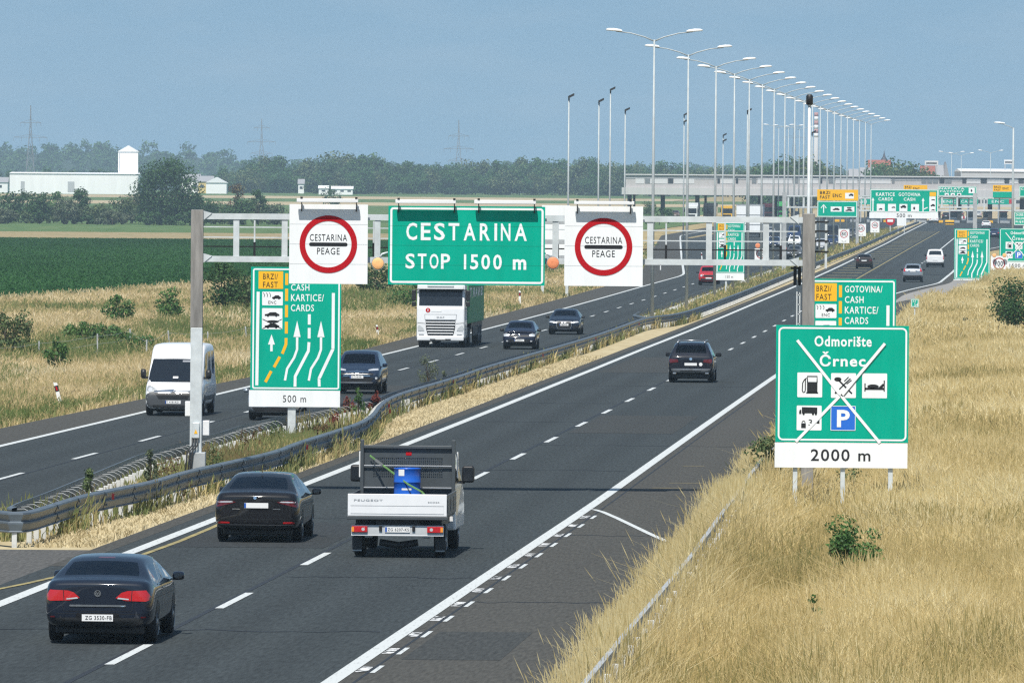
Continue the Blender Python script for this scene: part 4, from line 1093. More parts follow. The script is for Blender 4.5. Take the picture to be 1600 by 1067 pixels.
    def hit(s, a, z, side):
        o, d = {'rear': (Vector((a, -20, z)), Vector((0, 1, 0))), 'front': (Vector((a, 20, z)), Vector((0, -1, 0))),
                'right': (Vector((20, a, z)), Vector((-1, 0, 0))), 'left': (Vector((-20, a, z)), Vector((1, 0, 0)))}[side]
        p, nn, i, dd = s.bvh.ray_cast(o, d)
        return (p, nn) if p else (None, None)
    def decal(s, part, poly, side, m, off=.006, cut=.09, parent=None, loose=False):
        bm = bmesh.new(); bm.faces.new([bm.verts.new((a, 0, b)) for a, b in poly])
        bmesh.ops.triangulate(bm, faces=bm.faces[:])
        for _ in range(4):
            e = [x for x in bm.edges if x.calc_length() > cut]
            if not e: break
            bmesh.ops.subdivide_edges(bm, edges=e, cuts=1, use_grid_fill=False); bmesh.ops.triangulate(bm, faces=[f for f in bm.faces if len(f.verts) > 3])
        d = {'rear': Vector((0,-1,0)), 'front': Vector((0,1,0)), 'right': Vector((1,0,0)), 'left': Vector((-1,0,0))}[side]
        bm.verts.index_update(); vs = []; bad = set()
        for v in bm.verts:
            p, nn = s.hit(v.co.x, v.co.z, side)
            if p is None: bad.add(v.index); vs.append((0, 0, 0)); continue
            vs.append(p+d*off)
        fs = []
        for f in bm.faces:
            ix = [v.index for v in f.verts]
            if any(i in bad for i in ix): continue
            q = [vs[i] for i in ix]; nn = (q[1]-q[0]).cross(q[2]-q[0])
            fs.append(ix if nn.dot(d) > 0 else ix[::-1])
        bm.free()
        b = MB(); b.smooth = True; b.add(vs, fs); return b.build(part, m, parent or s.root)
    def both(s, part, poly, side, m, off=.006, **k):
        return [s.decal(part, poly, side, m, off, **k), s.decal(part, [(-a, b) for a, b in poly], side, m, off, **k)]
    def box(s, part, x0, x1, y0, y1, z0, z1, m, ch=.01, parent=None): return MB().box(x0, x1, y0, y1, z0, z1, ch).build(part, m, parent or s.root)
    def plate(s, side, z, text, blue=True, w=.52, h=.112, x=0.0, blank=False):
        p, nn = s.hit(x, z, side); d = -1 if side == 'rear' else 1; y = p.y+d*.012
        pl = s.box('number_plate', x-w/2, x+w/2, y, y+d*.012, z-h/2, z+h/2, MT['plate_white'], 0)
        yy = y+d*.0135
        def quad(nm, x0, x1, z0, z1, m):
            b = MB(); b.plate([(x0,z0),(x1,z0),(x1,z1),(x0,z1)], yy)
            if d > 0: b.f = [f[::-1] for f in b.f]
            return b.build(nm, m, pl)
        if blue: quad('country_band', x-w/2 if d < 0 else x+w/2-.04, x-w/2+.04 if d < 0 else x+w/2, z-h/2+.004, z+h/2-.004, MT['plate_blue'])
        if text:
            b = MB(); x0, x1 = x-w/2+.055, x+w/2-.02
            text_mb(b, text, 0, x1-x0, z-h*.3, z+h*.3, 0, .012)
            b.v = [((x0+a if d < 0 else x1+.02-a), yy-.001*(-d), c) for a, _, c in b.v]
            if d > 0: b.f = [f[::-1] for f in b.f]
            b.build('lettering', MT['sign_black'], pl)
    def mirrors(s, y, z, m, w=.21, h=.15, out=.13):
        for sd in (-1, 1):
            p, nn = s.hit(y-s.L/2, z-.06, 'right' if sd > 0 else 'left')
            x = (p.x if p else sd*s.W/2)
            b = MB(); b.smooth = True
            for k, (q, r_) in enumerate(((-.07,.55),(-.05,.92),(0,1),(.06,.8),(.10,.35))):
                for t_ in range(12):
                    an = 2*math.pi*t_/12; cxx = math.copysign(abs(math.cos(an))**.6, math.cos(an)); szz = math.copysign(abs(math.sin(an))**.6, math.sin(an))
                    b.v.append((x+sd*out+cxx*w/2*r_, y-s.L/2+q, z+szz*h/2*r_))
            for k in range(4):
                for t_ in range(12): b.f.append([k*12+t_, k*12+(t_+1) % 12, k*12+12+(t_+1) % 12, k*12+12+t_]); b.m.append(0); b.sm.append(True)
            b.f += [list(range(12)), list(range(48, 60))]; b.m += [0, 0]; b.sm += [False, False]
            b.smooth = False; b.box(min(x-sd*.04, x+sd*out), max(x-sd*.04, x+sd*out), y-s.L/2-.02, y-s.L/2+.04, z-h*.5, z-h*.28)
            mo = b.build('mirror', m, s.root)
            g = MB(); g.smooth = True; g.add([(x+sd*out+math.cos(2*math.pi*t_/12)*w*.42*.8, y-s.L/2-.072, z+math.sin(2*math.pi*t_/12)*h*.4*.85) for t_ in range(12)], [list(range(12))])
            g.build('mirror_glass', MT['dark_glass'], mo)
def rct(x0, x1, z0, z1, r=0.0): return rrect(x0, z0, x1, z1, r)
def at(px, py): x, s = GP(px, py); return x, s
def park(px, py, Lc, oncoming=False):              # bottom of the near end of a vehicle in the picture -> its centre on the road
    x, s = GP(px, py); return (x+.0575*Lc/2, s+Lc/2, zr(s+Lc/2)+.012)

def ring_decal(c, part, cx_, cz, r0, r1, side, m, off=.008, n=20):
    o = circ(cx_, cz, r1, n=n); i = circ(cx_, cz, r0, n=n)
    b = MB(); vs = []; d = Vector((0, -1 if side == 'rear' else 1, 0))
    for a, z in o+i:
        p, _ = c.hit(a, z, side); vs.append(p+d*off)
    b.add(vs, [((k+1) % n, k, n+k, n+(k+1) % n) if side == 'rear' else (k, (k+1) % n, n+(k+1) % n, n+k) for k in range(n)]); return b.build(part, m, c.root)

# ---- sedans in the right carriageway
def sedan_stations(Lc, H_, trunk=1.06, hood=1.0, rake=.82, tail=.5):
    return [(0, .44, .80, .80, .97, 'd'), (.03, .34, .885, .87, 1.02, 'd'), (.12, .27, .96, .91, trunk, 'd'), (.30, .25, .99, .92, trunk+.015, 'd'), (tail, .23, 1, .93, trunk, 'c'),
            (tail+rake, .22, 1, .935, H_-.035, 'r', .60), (tail+rake+.35, .22, 1, .935, H_-.005, 'r', .625), (2.42, .22, 1, .935, H_, 'r', .635), (2.52, .22, 1, .935, H_, 'r', .635),
            (3.05, .22, 1, .93, H_-.04, 'r', .62), (3.82, .22, 1, .92, hood, 'c'), (4.25, .22, .99, .86, hood-.09, 'd'), (Lc-.2, .22, .95, .74, .80, 'd'), (Lc-.06, .24, .88, .62, .68, 'd'), (Lc, .3, .8, .55, .6, 'd')]
c = Car('sedan_car', 'dark blue sedan with wide red tail lamps, lowest of all the cars in the photo', 'car', park(152, 1007, 4.77), False, 1.84, 4.77,
        sedan_stations(4.77, 1.42), paint('dark_blue', (.009,.014,.026)), (1.0, 3.75), side_glass=(5, 6, 8, 9), group=None)
RL = MT['red_lamp']
c.both('tail_lamp', [(.30,.77),(.47,.725),(.80,.715),(.90,.75),(.88,.86),(.80,.90),(.50,.89),(.40,.86)], 'rear', RL, .01)
for sd in (-1, 1): c.decal('lamp_strip', [(sd*.33,.755),(sd*.52,.74),(sd*.52,.76),(sd*.34,.78)], 'rear', MT['clear_lamp'], .014)
for sd in (-1, 1): c.decal('lamp_seam', [(sd*.555,.72),(sd*.567,.72),(sd*.58,.89),(sd*.568,.89)], 'rear', MT['black'], .013)
c.decal('chrome_strip', rct(-.47, .47, .625, .655, .01), 'rear', MT['chrome'], .012)
c.decal('boot_seam', rct(-.56, .56, .545, .552), 'rear', MT['black'], .005); c.both('boot_seam', [(.565,.55),(.575,.55),(.60,.72),(.59,.72)], 'rear', MT['black'], .005)
c.decal('plate_recess', [(-.42,.36),(.42,.36),(.34,.52),(-.34,.52)], 'rear', MT['black_gloss'], .004)
c.plate('rear', .44, 'ZG 3530-FB', blue=False)
c.decal('rear_valance', [(-.86,.27),(.86,.27),(.90,.40),(.62,.44),(-.62,.44),(-.90,.40)], 'rear', MT['plastic'], .006)
ring_decal(c, 'badge', 0, 0.845, .046, .056, 'rear', MT['chrome'], .012)
for pl in ([(-.038,0.880),(-.026,0.880),(0,0.845),(.026,0.880),(.038,0.880),(.006,0.833),(-.006,0.833)], [(-.046,0.857),(-.034,0.863),(-.018,0.815),(0,0.833),(.018,0.815),(.034,0.863),(.046,0.857),(.024,0.798),(.016,0.798),(0,0.818),(-.016,0.798),(-.024,0.798)]):
    c.decal('badge', pl, 'rear', MT['chrome'], .012)
c.decal('badge', circ(0, 0.845, .046, n=20), 'rear', MT['black_gloss'], .008)
c.both('side_reflector', rct(.72, .86, .44, .465), 'rear', MT['dark_red_lamp'], .01)
c.both('window_trim', [(0,0)], 'rear', MT['chrome']) if False else None
c.mirrors(3.45, 1.0, PAINT['dark_blue']); 
for sd in (-1, 1): c.box('door_handle', *sorted((sd*.905, sd*.93)), -.55, -.37, .86, .89, MT['chrome'], .005)
c.decal('brake_light', rct(-.14, .14, 1.375, 1.392), 'rear', MT['dark_red_lamp'], .012)

def sedan_lines(c, belt=.955):
    for sd in ('right', 'left'):
        for y in (-.62, .34, 1.30): c.decal('door_seam', rct(y, y+.012, .32, .93), sd, MT['black'], .004)
        c.decal('sill_seam', rct(-.62, 1.3, .315, .325), sd, MT['black'], .004); c.decal('window_trim', rct(-1.2, 1.35, belt-.008, belt+.008), sd, MT['chrome'], .01)
        c.decal('side_crease', rct(-1.9, 1.6, .74, .75), sd, MT['black'], .003)
    c.decal('bumper_seam', [(-.90,.50),(.90,.50),(.90,.508),(-.90,.508)], 'rear', MT['black'], .004)
    for x in (-.62, -.24, .24, .62): c.decal('parking_sensor', circ(x, .45, .014, n=8), 'rear', MT['plastic'], .006)
sedan_lines(c)
c = Car('sedan_car', 'black sedan with slim tail lamps following close to the median guard rail', 'car', park(400, 848, 4.86), False, 1.87, 4.86,
        sedan_stations(4.86, 1.47, trunk=1.08, tail=.42, rake=.95), paint('black', (.008,.008,.010)), (1.02, 3.86), side_glass=(5, 6, 8, 9))
c.both('tail_lamp', [(.44,.875),(.52,.845),(.88,.76),(.89,.85),(.87,.905),(.60,.905)], 'rear', MT['dark_red_lamp'], .01)
for sd in (-1, 1): c.decal('lamp_strip', [(sd*.50,.875),(sd*.56,.865),(sd*.84,.862),(sd*.85,.882),(sd*.54,.892)], 'rear', MT['clear_lamp'], .014)
c.plate('rear', .80, None); c.decal('plate_recess', rct(-.36, .36, .73, .88, .02), 'rear', MT['black_gloss'], .004)
c.decal('badge', circ(-.03, .965, .035, n=14), 'rear', MT['chrome'], .012)
c.both('lettering', rct(.36, .52, .715, .73), 'rear', MT['chrome'], .01)
c.both('side_reflector', rct(.58, .83, .41, .445, .01), 'rear', RL, .01)
c.decal('chrome_strip', [(-.80,.375),(.80,.375),(.80,.39),(-.80,.39)], 'rear', MT['alloy'], .012)
c.decal('rear_valance', [(-.86,.27),(.86,.27),(.88,.37),(-.88,.37)], 'rear', MT['plastic'], .006)
c.decal('boot_seam', rct(-.55, .55, .62, .628), 'rear', MT['black'], .005)
c.mirrors(3.5, 1.0, PAINT['black']); sedan_lines(c)
b = MB(); b.add([(-.02,-.95,1.47),(.02,-.95,1.47),(.0,-1.08,1.47),(0,-1.06,1.56)], [(0,2,3),(2,1,3),(1,0,3)]); b.build('antenna', PAINT['black'], c.root)

# ---- large off-road wagon
def suv_stations(Lc, H_, W, wr=.68, belt=1.02):
    return [(0, .52, .86, .92, 1.0, 'd'), (.03, .42, .94, 1.0, 1.10, 'd'), (.12, .36, .985, 1.03, 1.17, 'c'), (.50, .32, 1, belt+.03, H_-.06, 'r', wr-.03), (.95, .3, 1, belt+.02, H_-.01, 'r', wr), (1.45, .3, 1, belt+.01, H_, 'r', wr),
            (2.15, .3, 1, belt, H_, 'r', wr), (2.25, .3, 1, belt, H_, 'r', wr), (2.85, .3, 1, belt, H_-.05, 'r', wr-.01), (3.52, .3, 1, belt-.01, belt+.11, 'c'), (4.05, .3, .99, belt-.07, belt+.03, 'd'), (Lc-.22, .3, .95, belt-.18, belt-.08, 'd'), (Lc-.06, .34, .88, .78, .84, 'd'), (Lc, .42, .8, .66, .72, 'd')]
c = Car('off_road_car', 'black off-road wagon with silver rear bumper and roof rails, mid lane', 'car', park(1079, 598, 4.8), False, 1.94, 4.8, suv_stations(4.8, 1.70, 1.94), paint('black2', (.008,.010,.018)), (1.0, 3.88), .37, side_glass=(3, 4, 5, 7, 8), wheel_w=.27)
c.both('tail_lamp', [(.52,.86),(.86,.82),(.91,.90),(.88,.99),(.55,.98)], 'rear', MT['dark_red_lamp'], .01)
c.plate('rear', .77, None, blue=False); c.decal('sticker', circ(.42, .77, .075, n=16), 'rear', MT['plate_white'], .012); c.decal('badge', circ(0, .99, .06, n=16), 'rear', MT['chrome'], .012)
c.decal('silver_bumper', [(-.88,.42),(-.5,.44),(.5,.44),(.88,.42),(.93,.50),(.93,.59),(-.93,.59),(-.93,.50)], 'rear', MT['alloy'], .02)
c.decal('bumper_slot', rct(-.44, .44, .465, .50, .01), 'rear', MT['black'], .026)
c.decal('rear_valance', [(-.86,.30),(.86,.30),(.88,.42),(-.88,.42)], 'rear', MT['plastic'], .008)
for sd in (-1, 1):
    b = MB(); b.smooth = True; b.tube([(sd*.56,-1.85,1.66),(sd*.58,-1.7,1.735),(sd*.6,.2,1.745),(sd*.57,.42,1.68)], .025, 6); b.build('roof_rail', MT['alloy'], c.root)
    c.box('exhaust', *sorted((sd*.60, sd*.76)), -2.36, -2.2, .35, .42, MT['chrome'], .02)
b = MB(); b.smooth = True; b.tube([(-.58,-1.72,1.735),(0,-1.78,1.76),(.58,-1.72,1.735)], .03, 6); b.build('spoiler', MT['alloy'], c.root)
c.mirrors(3.2, 1.12, MT['black'], .24, .18, .15)

# ---- far cars going away
c = Car('hatchback_car', 'dark brown car running alone in the left lane towards the toll', 'car', park(1350, 420, 4.3), False, 1.8, 4.3, suv_stations(4.3, 1.53, 1.8, .62, .92)[:], paint('brown', (.03,.022,.02)), (.85, 3.4), .33, side_glass=(3, 4, 5, 7, 8), sub=1)
c.both('tail_lamp', [(.5,.8),(.84,.82),(.84,.97),(.6,.95)], 'rear', MT['dark_red_lamp'], .01); c.plate('rear', .82, None, blue=False); c.decal('chrome_strip', rct(-.3, .3, .9, .94), 'rear', MT['chrome'], .01); c.mirrors(2.9, 1.0, MT['black'])
c.decal('rear_valance', rct(-.8, .8, .42, .56), 'rear', MT['plastic'], .01)
c = Car('off_road_car', 'silver estate with upright red tail lamps ahead of the white van', 'car', park(1426, 441, 4.5), False, 1.82, 4.5, suv_stations(4.5, 1.66, 1.82, .62, .98), paint('silver', (.36,.40,.44), .3, .6), (.9, 3.6), .35, side_glass=(3, 4, 5, 7, 8), sub=1)
c.both('tail_lamp', [(.64,.95),(.86,.95),(.80,1.3),(.70,1.3)], 'rear', RL, .012); c.plate('rear', .98, None, blue=False); c.decal('rear_valance', rct(-.8, .8, .42, .62), 'rear', MT['plastic'], .01); c.mirrors(3.1, 1.1, MT['black']); c.decal('chrome_strip', rct(-.4, .4, 1.05, 1.09), 'rear', MT['chrome'], .01)
def van_stations(Lc, H_, W, wr, belt=1.15):
    return [(0, .5, .92, 1.1, belt+.02, 'c'), (.02, .42, .98, 1.12, belt+.06, 'c'), (.14, .36, 1, belt, H_-.06, 'r', wr-.02), (.4, .34, 1, belt, H_, 'r', wr), (1.4, .34, 1, belt, H_, 'r', wr), (1.5, .34, 1, belt, H_, 'r', wr), (Lc-2.5, .34, 1, belt, H_, 'r', wr), (Lc-2.4, .34, 1, belt, H_, 'r', wr),
            (Lc-1.75, .34, 1, belt, H_-.05, 'r', wr-.01), (Lc-.95, .34, 1, belt, belt+.12, 'c'), (Lc-.55, .32, .98, belt-.14, belt-.02, 'd'), (Lc-.14, .32, .93, belt-.28, belt-.18, 'd'), (Lc-.03, .34, .86, .74, .82, 'd'), (Lc, .42, .78, .66, .72, 'd')]
c = Car('passenger_van', 'white passenger van with a dark rear window driving away towards the toll', 'van', park(1461, 418, 5.0), False, 1.92, 5.0, van_stations(5.0, 1.93, 1.92, .72), MT['white_paint'], (1.0, 4.0), .34, side_glass=(3, 4, 6, 7), sub=1, glass_m='dark_glass', glass_rear=True)
c.both('tail_lamp', rct(.84, .93, .85, 1.25), 'rear', RL, .012); c.plate('rear', .8, None, blue=False); c.decal('rear_valance', rct(-.88, .88, .42, .56), 'rear', MT['alloy'], .01); c.mirrors(4.0, 1.25, MT['black'], .22, .26, .16)

# ---- oncoming cars
def hatch_front(c, hl, grille_z, plate_z, hood_z):
    pass
c = Car('white_van', 'white high-roof van with dark grey bumper, oncoming behind the left gantry post', 'van', (GP(270,650)[0]+.0575*2.7, GP(270,650)[1]+2.7, zr(GP(270,650)[1])+.012), True, 2.05, 5.4,
        [(0,.4,.95,1.1,1.2,'c'), (.03,.34,.985,1.1,1.24,'c'), (.12,.3,1,1.12,2.38,'r',.88), (.4,.28,1,1.12,2.46,'r',.90), (1.6,.28,1,1.12,2.47,'r',.90), (1.7,.28,1,1.12,2.47,'r',.90), (2.9,.28,1,1.12,2.46,'r',.90), (3.0,.28,1,1.12,2.45,'r',.90),
         (3.5,.28,1,1.12,2.36,'r',.88), (3.85,.28,1,1.12,2.02,'r',.88), (4.66,.26,1,1.10,1.20,'c'), (4.98,.24,.98,.95,1.06,'d'), (5.24,.22,.95,.84,.93,'d'), (5.36,.22,.90,.70,.79,'d'), (5.4,.28,.84,.6,.69,'d')],
        MT['white_paint'], (.95, 4.45), .34, side_glass=(3, 5, 7, 8), glass_m='dark_glass', seats=False)
GREY = mat('bumper_grey', (.055,.06,.066), .55)
c.decal('bumper', [(-.86,.24),(.86,.24),(.97,.44),(.95,.74),(.70,.84),(.45,.78),(-.45,.78),(-.70,.84),(-.95,.74),(-.97,.44)], 'front', GREY, .012)
c.decal('grille', [(-.50,.58),(.50,.58),(.62,.77),(.5,.80),(-.5,.80),(-.62,.77)], 'front', MT['black'], .02)
for z in (.785, .835): c.decal('chrome_strip', [(-.66,z+.012),(-.1,z-.005),(0,z+.05),(.1,z-.005),(.66,z+.012),(.66,z+.03),(.1,z+.016),(0,z+.075),(-.1,z+.016),(-.66,z+.03)], 'front', MT['chrome'], .028)
c.both('headlight', [(.52,.86),(.80,.80),(.93,.84),(.92,1.0),(.86,1.04),(.70,.98)], 'front', MT['sign_back'], .012); c.both('headlight_lens', circ(.80, .90, .075, n=12), 'front', MT['clear_lamp'], .018)
c.plate('front', .47, 'ST 418-KD', w=.54); c.decal('air_intake', rct(-.7, .7, .27, .37), 'front', MT['black'], .02)
c.mirrors(4.35, 1.42, MT['black'], .20, .34, .18)
c.both('side_moulding', [(0,0),(0.01,0),(0,.01)], 'front', GREY) if False else None
for sd in ('left', 'right'): c.decal('side_moulding', rct(-2.0, 1.4, .5, .66, .02), sd, GREY, .01)
c.decal('windscreen_surround', [(-.93,1.15),(.93,1.15),(.90,1.5),(.83,1.93),(-.83,1.93),(-.90,1.5)], 'front', MT['dark_glass'], .012); c.decal('bonnet_seam', [(-.80,1.06),(.80,1.06),(.80,1.066),(-.80,1.066)], 'front', MT['zinc_dull'], .006); c.decal('wiper', [(-.6,1.18),(.1,1.20),(.1,1.215),(-.6,1.195)], 'front', MT['black'], .03)
for sd in ('left','right'):
    for y_ in (.15, 1.0, 1.95): c.decal('door_seam', rct(y_, y_+.014, .4, 2.1), sd, MT['zinc_dull'], .005)
c.decal('paper', rct(-.1,.08,1.28,1.34), 'front', MT['plate_white'], .016); c.decal('sun_strip', rct(-.55,-.2,1.83,1.89), 'front', MT['alloy'], .016)

c = Car('silver_car', 'silver car mostly hidden behind the left toll lane board', 'car', (GP(426,657)[0]+.0575*2.2, GP(426,657)[1]+2.2, zr(GP(426,657)[1])+.012), True, 1.78, 4.4, sedan_stations(4.4+.3, 1.46)[:-3]+[(4.2,.22,.95,.74,.80,'d'),(4.34,.24,.88,.62,.68,'d'),(4.4,.3,.8,.55,.6,'d')], paint('silver2', (.30,.34,.38), .3, .6), (.9, 3.5), .32, side_glass=(5, 6, 8, 9), sub=1)
c.both('headlight', [(.5,.62),(.78,.60),(.80,.70),(.70,.76)], 'front', MT['clear_lamp'], .012); c.decal('grille', [(-.6,.30),(.6,.30),(.72,.44),(-.72,.44)], 'front', MT['black'], .012); c.decal('chrome_strip', [(-.72,.27),(.72,.27),(.78,.30),(-.78,.30)], 'front', MT['alloy'], .012)
c.plate('front', .52, 'ZG 5031-EI'); c.mirrors(3.4, .98, PAINT['silver2'])

def on(px, py, Lc): x, s = GP(px, py); return (x+.0575*Lc/2, s+Lc/2, zr(s)+.012)
c = Car('off_road_car', 'dark blue compact off-road car coming out from behind the left toll lane board', 'car', on(557, 616, 4.6), True, 1.85, 4.6, suv_stations(4.6, 1.66, 1.85, .65, .98), paint('navy', (.012,.022,.045)), (.95, 3.7), .35, side_glass=(3, 4, 5, 7, 8), wheel_w=.25)
c.both('headlight', [(.44,.90),(.82,.92),(.86,.99),(.62,.985),(.44,.945)], 'front', MT['clear_lamp'], .014)
c.decal('grille', [(-.62,.72),(.62,.72),(.66,.80),(.44,.86),(-.44,.86),(-.66,.80)], 'front', MT['black_gloss'], .01); c.decal('chrome_strip', [(-.5,.83),(-.14,.83),(-.1,.87),(.1,.87),(.14,.83),(.5,.83),(.46,.87),(.2,.9),(-.2,.9),(-.46,.87)], 'front', MT['chrome'], .016); c.decal('badge', circ(0, .875, .085, .055, n=16), 'front', MT['chrome'], .02)
c.decal('chrome_strip', rct(-.52, .52, .70, .725), 'front', MT['chrome'], .016); c.decal('lower_grille', [(-.55,.47),(.55,.47),(.66,.64),(-.66,.64)], 'front', MT['black'], .01); c.decal('bumper_lip', [(-.6,.42),(.6,.42),(.66,.47),(-.66,.47)], 'front', MT['alloy'], .016); c.both('fog_lamp', circ(.76, .62, .05, n=10), 'front', MT['clear_lamp'], .016)
c.plate('front', .665, 'ZG 7116-HB'); c.mirrors(3.2, 1.1, PAINT['navy'])
c = Car('hatchback_car', 'small dark blue hatchback with round pale headlights, oncoming inner lane', 'car', on(811, 546, 4.06), True, 1.74, 4.06, [(a*.92 if a < 3.9 else a, b, w_, z1*.97, z2 if m_[0] != 'r' else z2, *m_) for a, b, w_, z1, z2, *m_ in suv_stations(4.3, 1.46, 1.74, .61, .92)[:-3]]+[(3.86,.26,.95,.70,.80,'d'),(4.0,.28,.88,.6,.68,'d'),(4.06,.34,.8,.52,.58,'d')], paint('navy2', (.008,.012,.03)), (.75, 3.3), .31, side_glass=(3, 4, 5, 7, 8))
c.both('headlight', [(.52,.66),(.80,.66),(.82,.78),(.68,.84),(.52,.76)], 'front', MT['clear_lamp'], .016); c.both('fog_lamp', circ(.62, .42, .06, .04, n=10), 'front', MT['clear_lamp'], .016)
c.decal('grille', [(-.5,.66),(.5,.66),(.5,.72),(-.5,.72)], 'front', MT['black'], .01); c.decal('badge', [(0,.62),(.06,.705),(0,.79),(-.06,.705)], 'front', MT['chrome'], .018); c.decal('badge', [(0,.665),(.028,.705),(0,.745),(-.028,.705)], 'front', MT['black'], .022); c.decal('lower_grille', [(-.5,.34),(.5,.34),(.56,.50),(-.56,.50)], 'front', MT['black'], .01)
c.plate('front', .46, 'ZG 2290-IL'); c.mirrors(2.85, .97, MT['black'])
c = Car('sedan_car', 'dark blue sedan with large framed grille, oncoming behind the small hatchback', 'car', on(881, 523, 4.92), True, 1.87, 4.92, sedan_stations(4.92, 1.46)[:-4]+[(4.35,.22,.99,.84,.93,'d'),(4.72,.22,.96,.74,.84,'d'),(4.87,.24,.9,.64,.74,'d'),(4.92,.3,.82,.56,.64,'d')], paint('navy3', (.01,.016,.03)), (1.0, 3.9), .34, side_glass=(5, 6, 8, 9))
c.both('headlight', [(.48,.66),(.84,.69),(.86,.77),(.56,.76),(.48,.72)], 'front', MT['clear_lamp'], .016)
c.decal('grille', [(-.34,.34),(.34,.34),(.42,.50),(.40,.74),(-.40,.74),(-.42,.50)], 'front', MT['black'], .012)
b = [(-.36,.32),(.36,.32),(.45,.50),(.43,.76),(-.43,.76),(-.45,.50)]; c.decal('grille_frame', b, 'front', MT['alloy'], .007)
for k in range(4): ring_decal(c, 'badge', -.105+.07*k, .69, .032, .042, 'front', MT['chrome'], .02, 14)
c.plate('front', .56, 'ZG 8847-FK'); c.both('air_intake', [(.5,.36),(.8,.40),(.8,.5),(.52,.5)], 'front', MT['black'], .012); c.mirrors(3.5, .99, MT['black'])
c = Car('red_car', 'red square-fronted car, oncoming beside the distant toll lane board', 'car', on(1107, 446, 4.2), True, 1.82, 4.2, [(a*.93 if a < 3.9 else a, b, w_, z1, z2, *m_) for a, b, w_, z1, z2, *m_ in suv_stations(4.2, 1.7, 1.82, .70, 1.02)[:-3]]+[(4.02,.3,.96,.95,1.05,'d'),(4.16,.32,.92,.85,.98,'d'),(4.2,.4,.88,.7,.85,'d')], paint('red', (.42,.012,.018)), (.8, 3.4), .35, side_glass=(3, 4, 5, 7, 8), sub=1)
c.decal('grille', rct(-.42, .42, .74, .90, .02), 'front', MT['black'], .012); c.both('headlight', circ(.62, .84, .1, n=14), 'front', MT['clear_lamp'], .016); c.decal('lower_grille', rct(-.7, .7, .42, .58, .03), 'front', MT['black'], .012); c.plate('front', .62, None, blue=False); c.mirrors(2.95, 1.1, MT['black'])
# ================================================================ flatbed pickup, articulated lorry, motorcycle, far traffic
def veh(name, label, cat, loc, oncoming=False, group=None): return empty(name, loc, YAW+(math.pi if oncoming else 0), label, cat, group)
def bx(part, root, x0, x1, y0, y1, z0, z1, m, ch=.012): return MB().box(x0, x1, y0, y1, z0, z1, ch).build(part, MT[m] if isinstance(m, str) else m, root)
def wheel(root, x, y, r, w, rim=True, dual=False):
    t = MB(); t.smooth = True; sd = 1 if x > 0 else -1
    t.lathe([(r*.62, -w), (r*.92, -w), (r, -w*.88), (r, -w*.12), (r*.93, -.01), (r*.64, 0)], 24, (0, 0, 0), 'x')
    if sd < 0: t.v = [(-a, b, c) for a, b, c in t.v]; t.f = [f[::-1] for f in t.f]
    o = t.build('wheel', MT['rubber'], root); o.location = (x, y, r)
    q = MB(); q.lathe([(r*.64, -.02), (r*.60, .006), (r*.45, -.06), (r*.2, -.02), (r*.1, .01)], 20, (0, 0, 0), 'x')
    if sd < 0: q.v = [(-a, b, c) for a, b, c in q.v]; q.f = [f[::-1] for f in q.f]
    q.build('rim', MT['alloy'], o); return o
def flat(part, root, poly, y, m, front=False):
    b = MB(); b.plate(poly, y)
    if front: b.f = [f[::-1] for f in b.f]
    return b.build(part, MT[m] if isinstance(m, str) else m, root)
def words(part, root, text, x0, x1, z0, z1, y, m, front=False, bold=.01):
    b = MB(); text_mb(b, text, 0, abs(x1-x0), z0, z1, y, bold)
    if front: b.v = [(x1-a, y_, z_) for a, y_, z_ in b.v]; b.f = [f[::-1] for f in b.f]
    else: b.v = [(x0+a, y_, z_) for a, y_, z_ in b.v]
    return b.build(part, MT[m], root)

x, s = GP(620, 872)
HEADB = mat('headboard_grey', (.055,.065,.072), .5, var=.1, scale=4); WHT = mat('tailgate_white', (.80,.81,.82), .3, coat=.6, var=.05, scale=2)
t = veh('flatbed_truck', 'white flatbed pickup truck with dark headboard and white tailgate, middle of the right lane', 'truck', (x, s, zr(s)+.012))
hw = 1.03
m = MB(); m.box(-hw, hw, 0, .05, .86, 1.32, .012); m.box(-hw+.06, hw-.06, -.008, .0, .91, 1.07, .004); tg = m.build('tailgate', WHT, t)
flat('crease', t, rct(-hw+.06, hw-.06, 1.068, 1.08), -.0095, 'sign_back')
words('lettering', t, 'PEUGEOT', -.90, -.30, 1.165, 1.208, -.004, 'sign_back'); words('lettering', t, 'BOXER', .64, .88, 1.14, 1.168, -.004, 'sign_back')
bx('hinge_bar', t, -hw-.02, hw+.02, .0, .07, .785, .858, HEADB)
for sd in (-1, 1):
    b = MB(); b.box(*sorted((sd*(hw-.03), sd*(hw))), .06, 3.1, .86, 1.30, .01); 
    for k in range(3): b.box(*sorted((sd*hw, sd*(hw+.012))), .2+k*.98, 1.0+k*.98, .94, 1.22, .004)
    b.build('dropside', mat('side_grey', (.10,.11,.12), .45) if sd < 0 else bpy.data.materials['side_grey'], t)
bx('bed', t, -hw+.03, hw-.03, .05, 3.1, .80, .86, 'plastic')
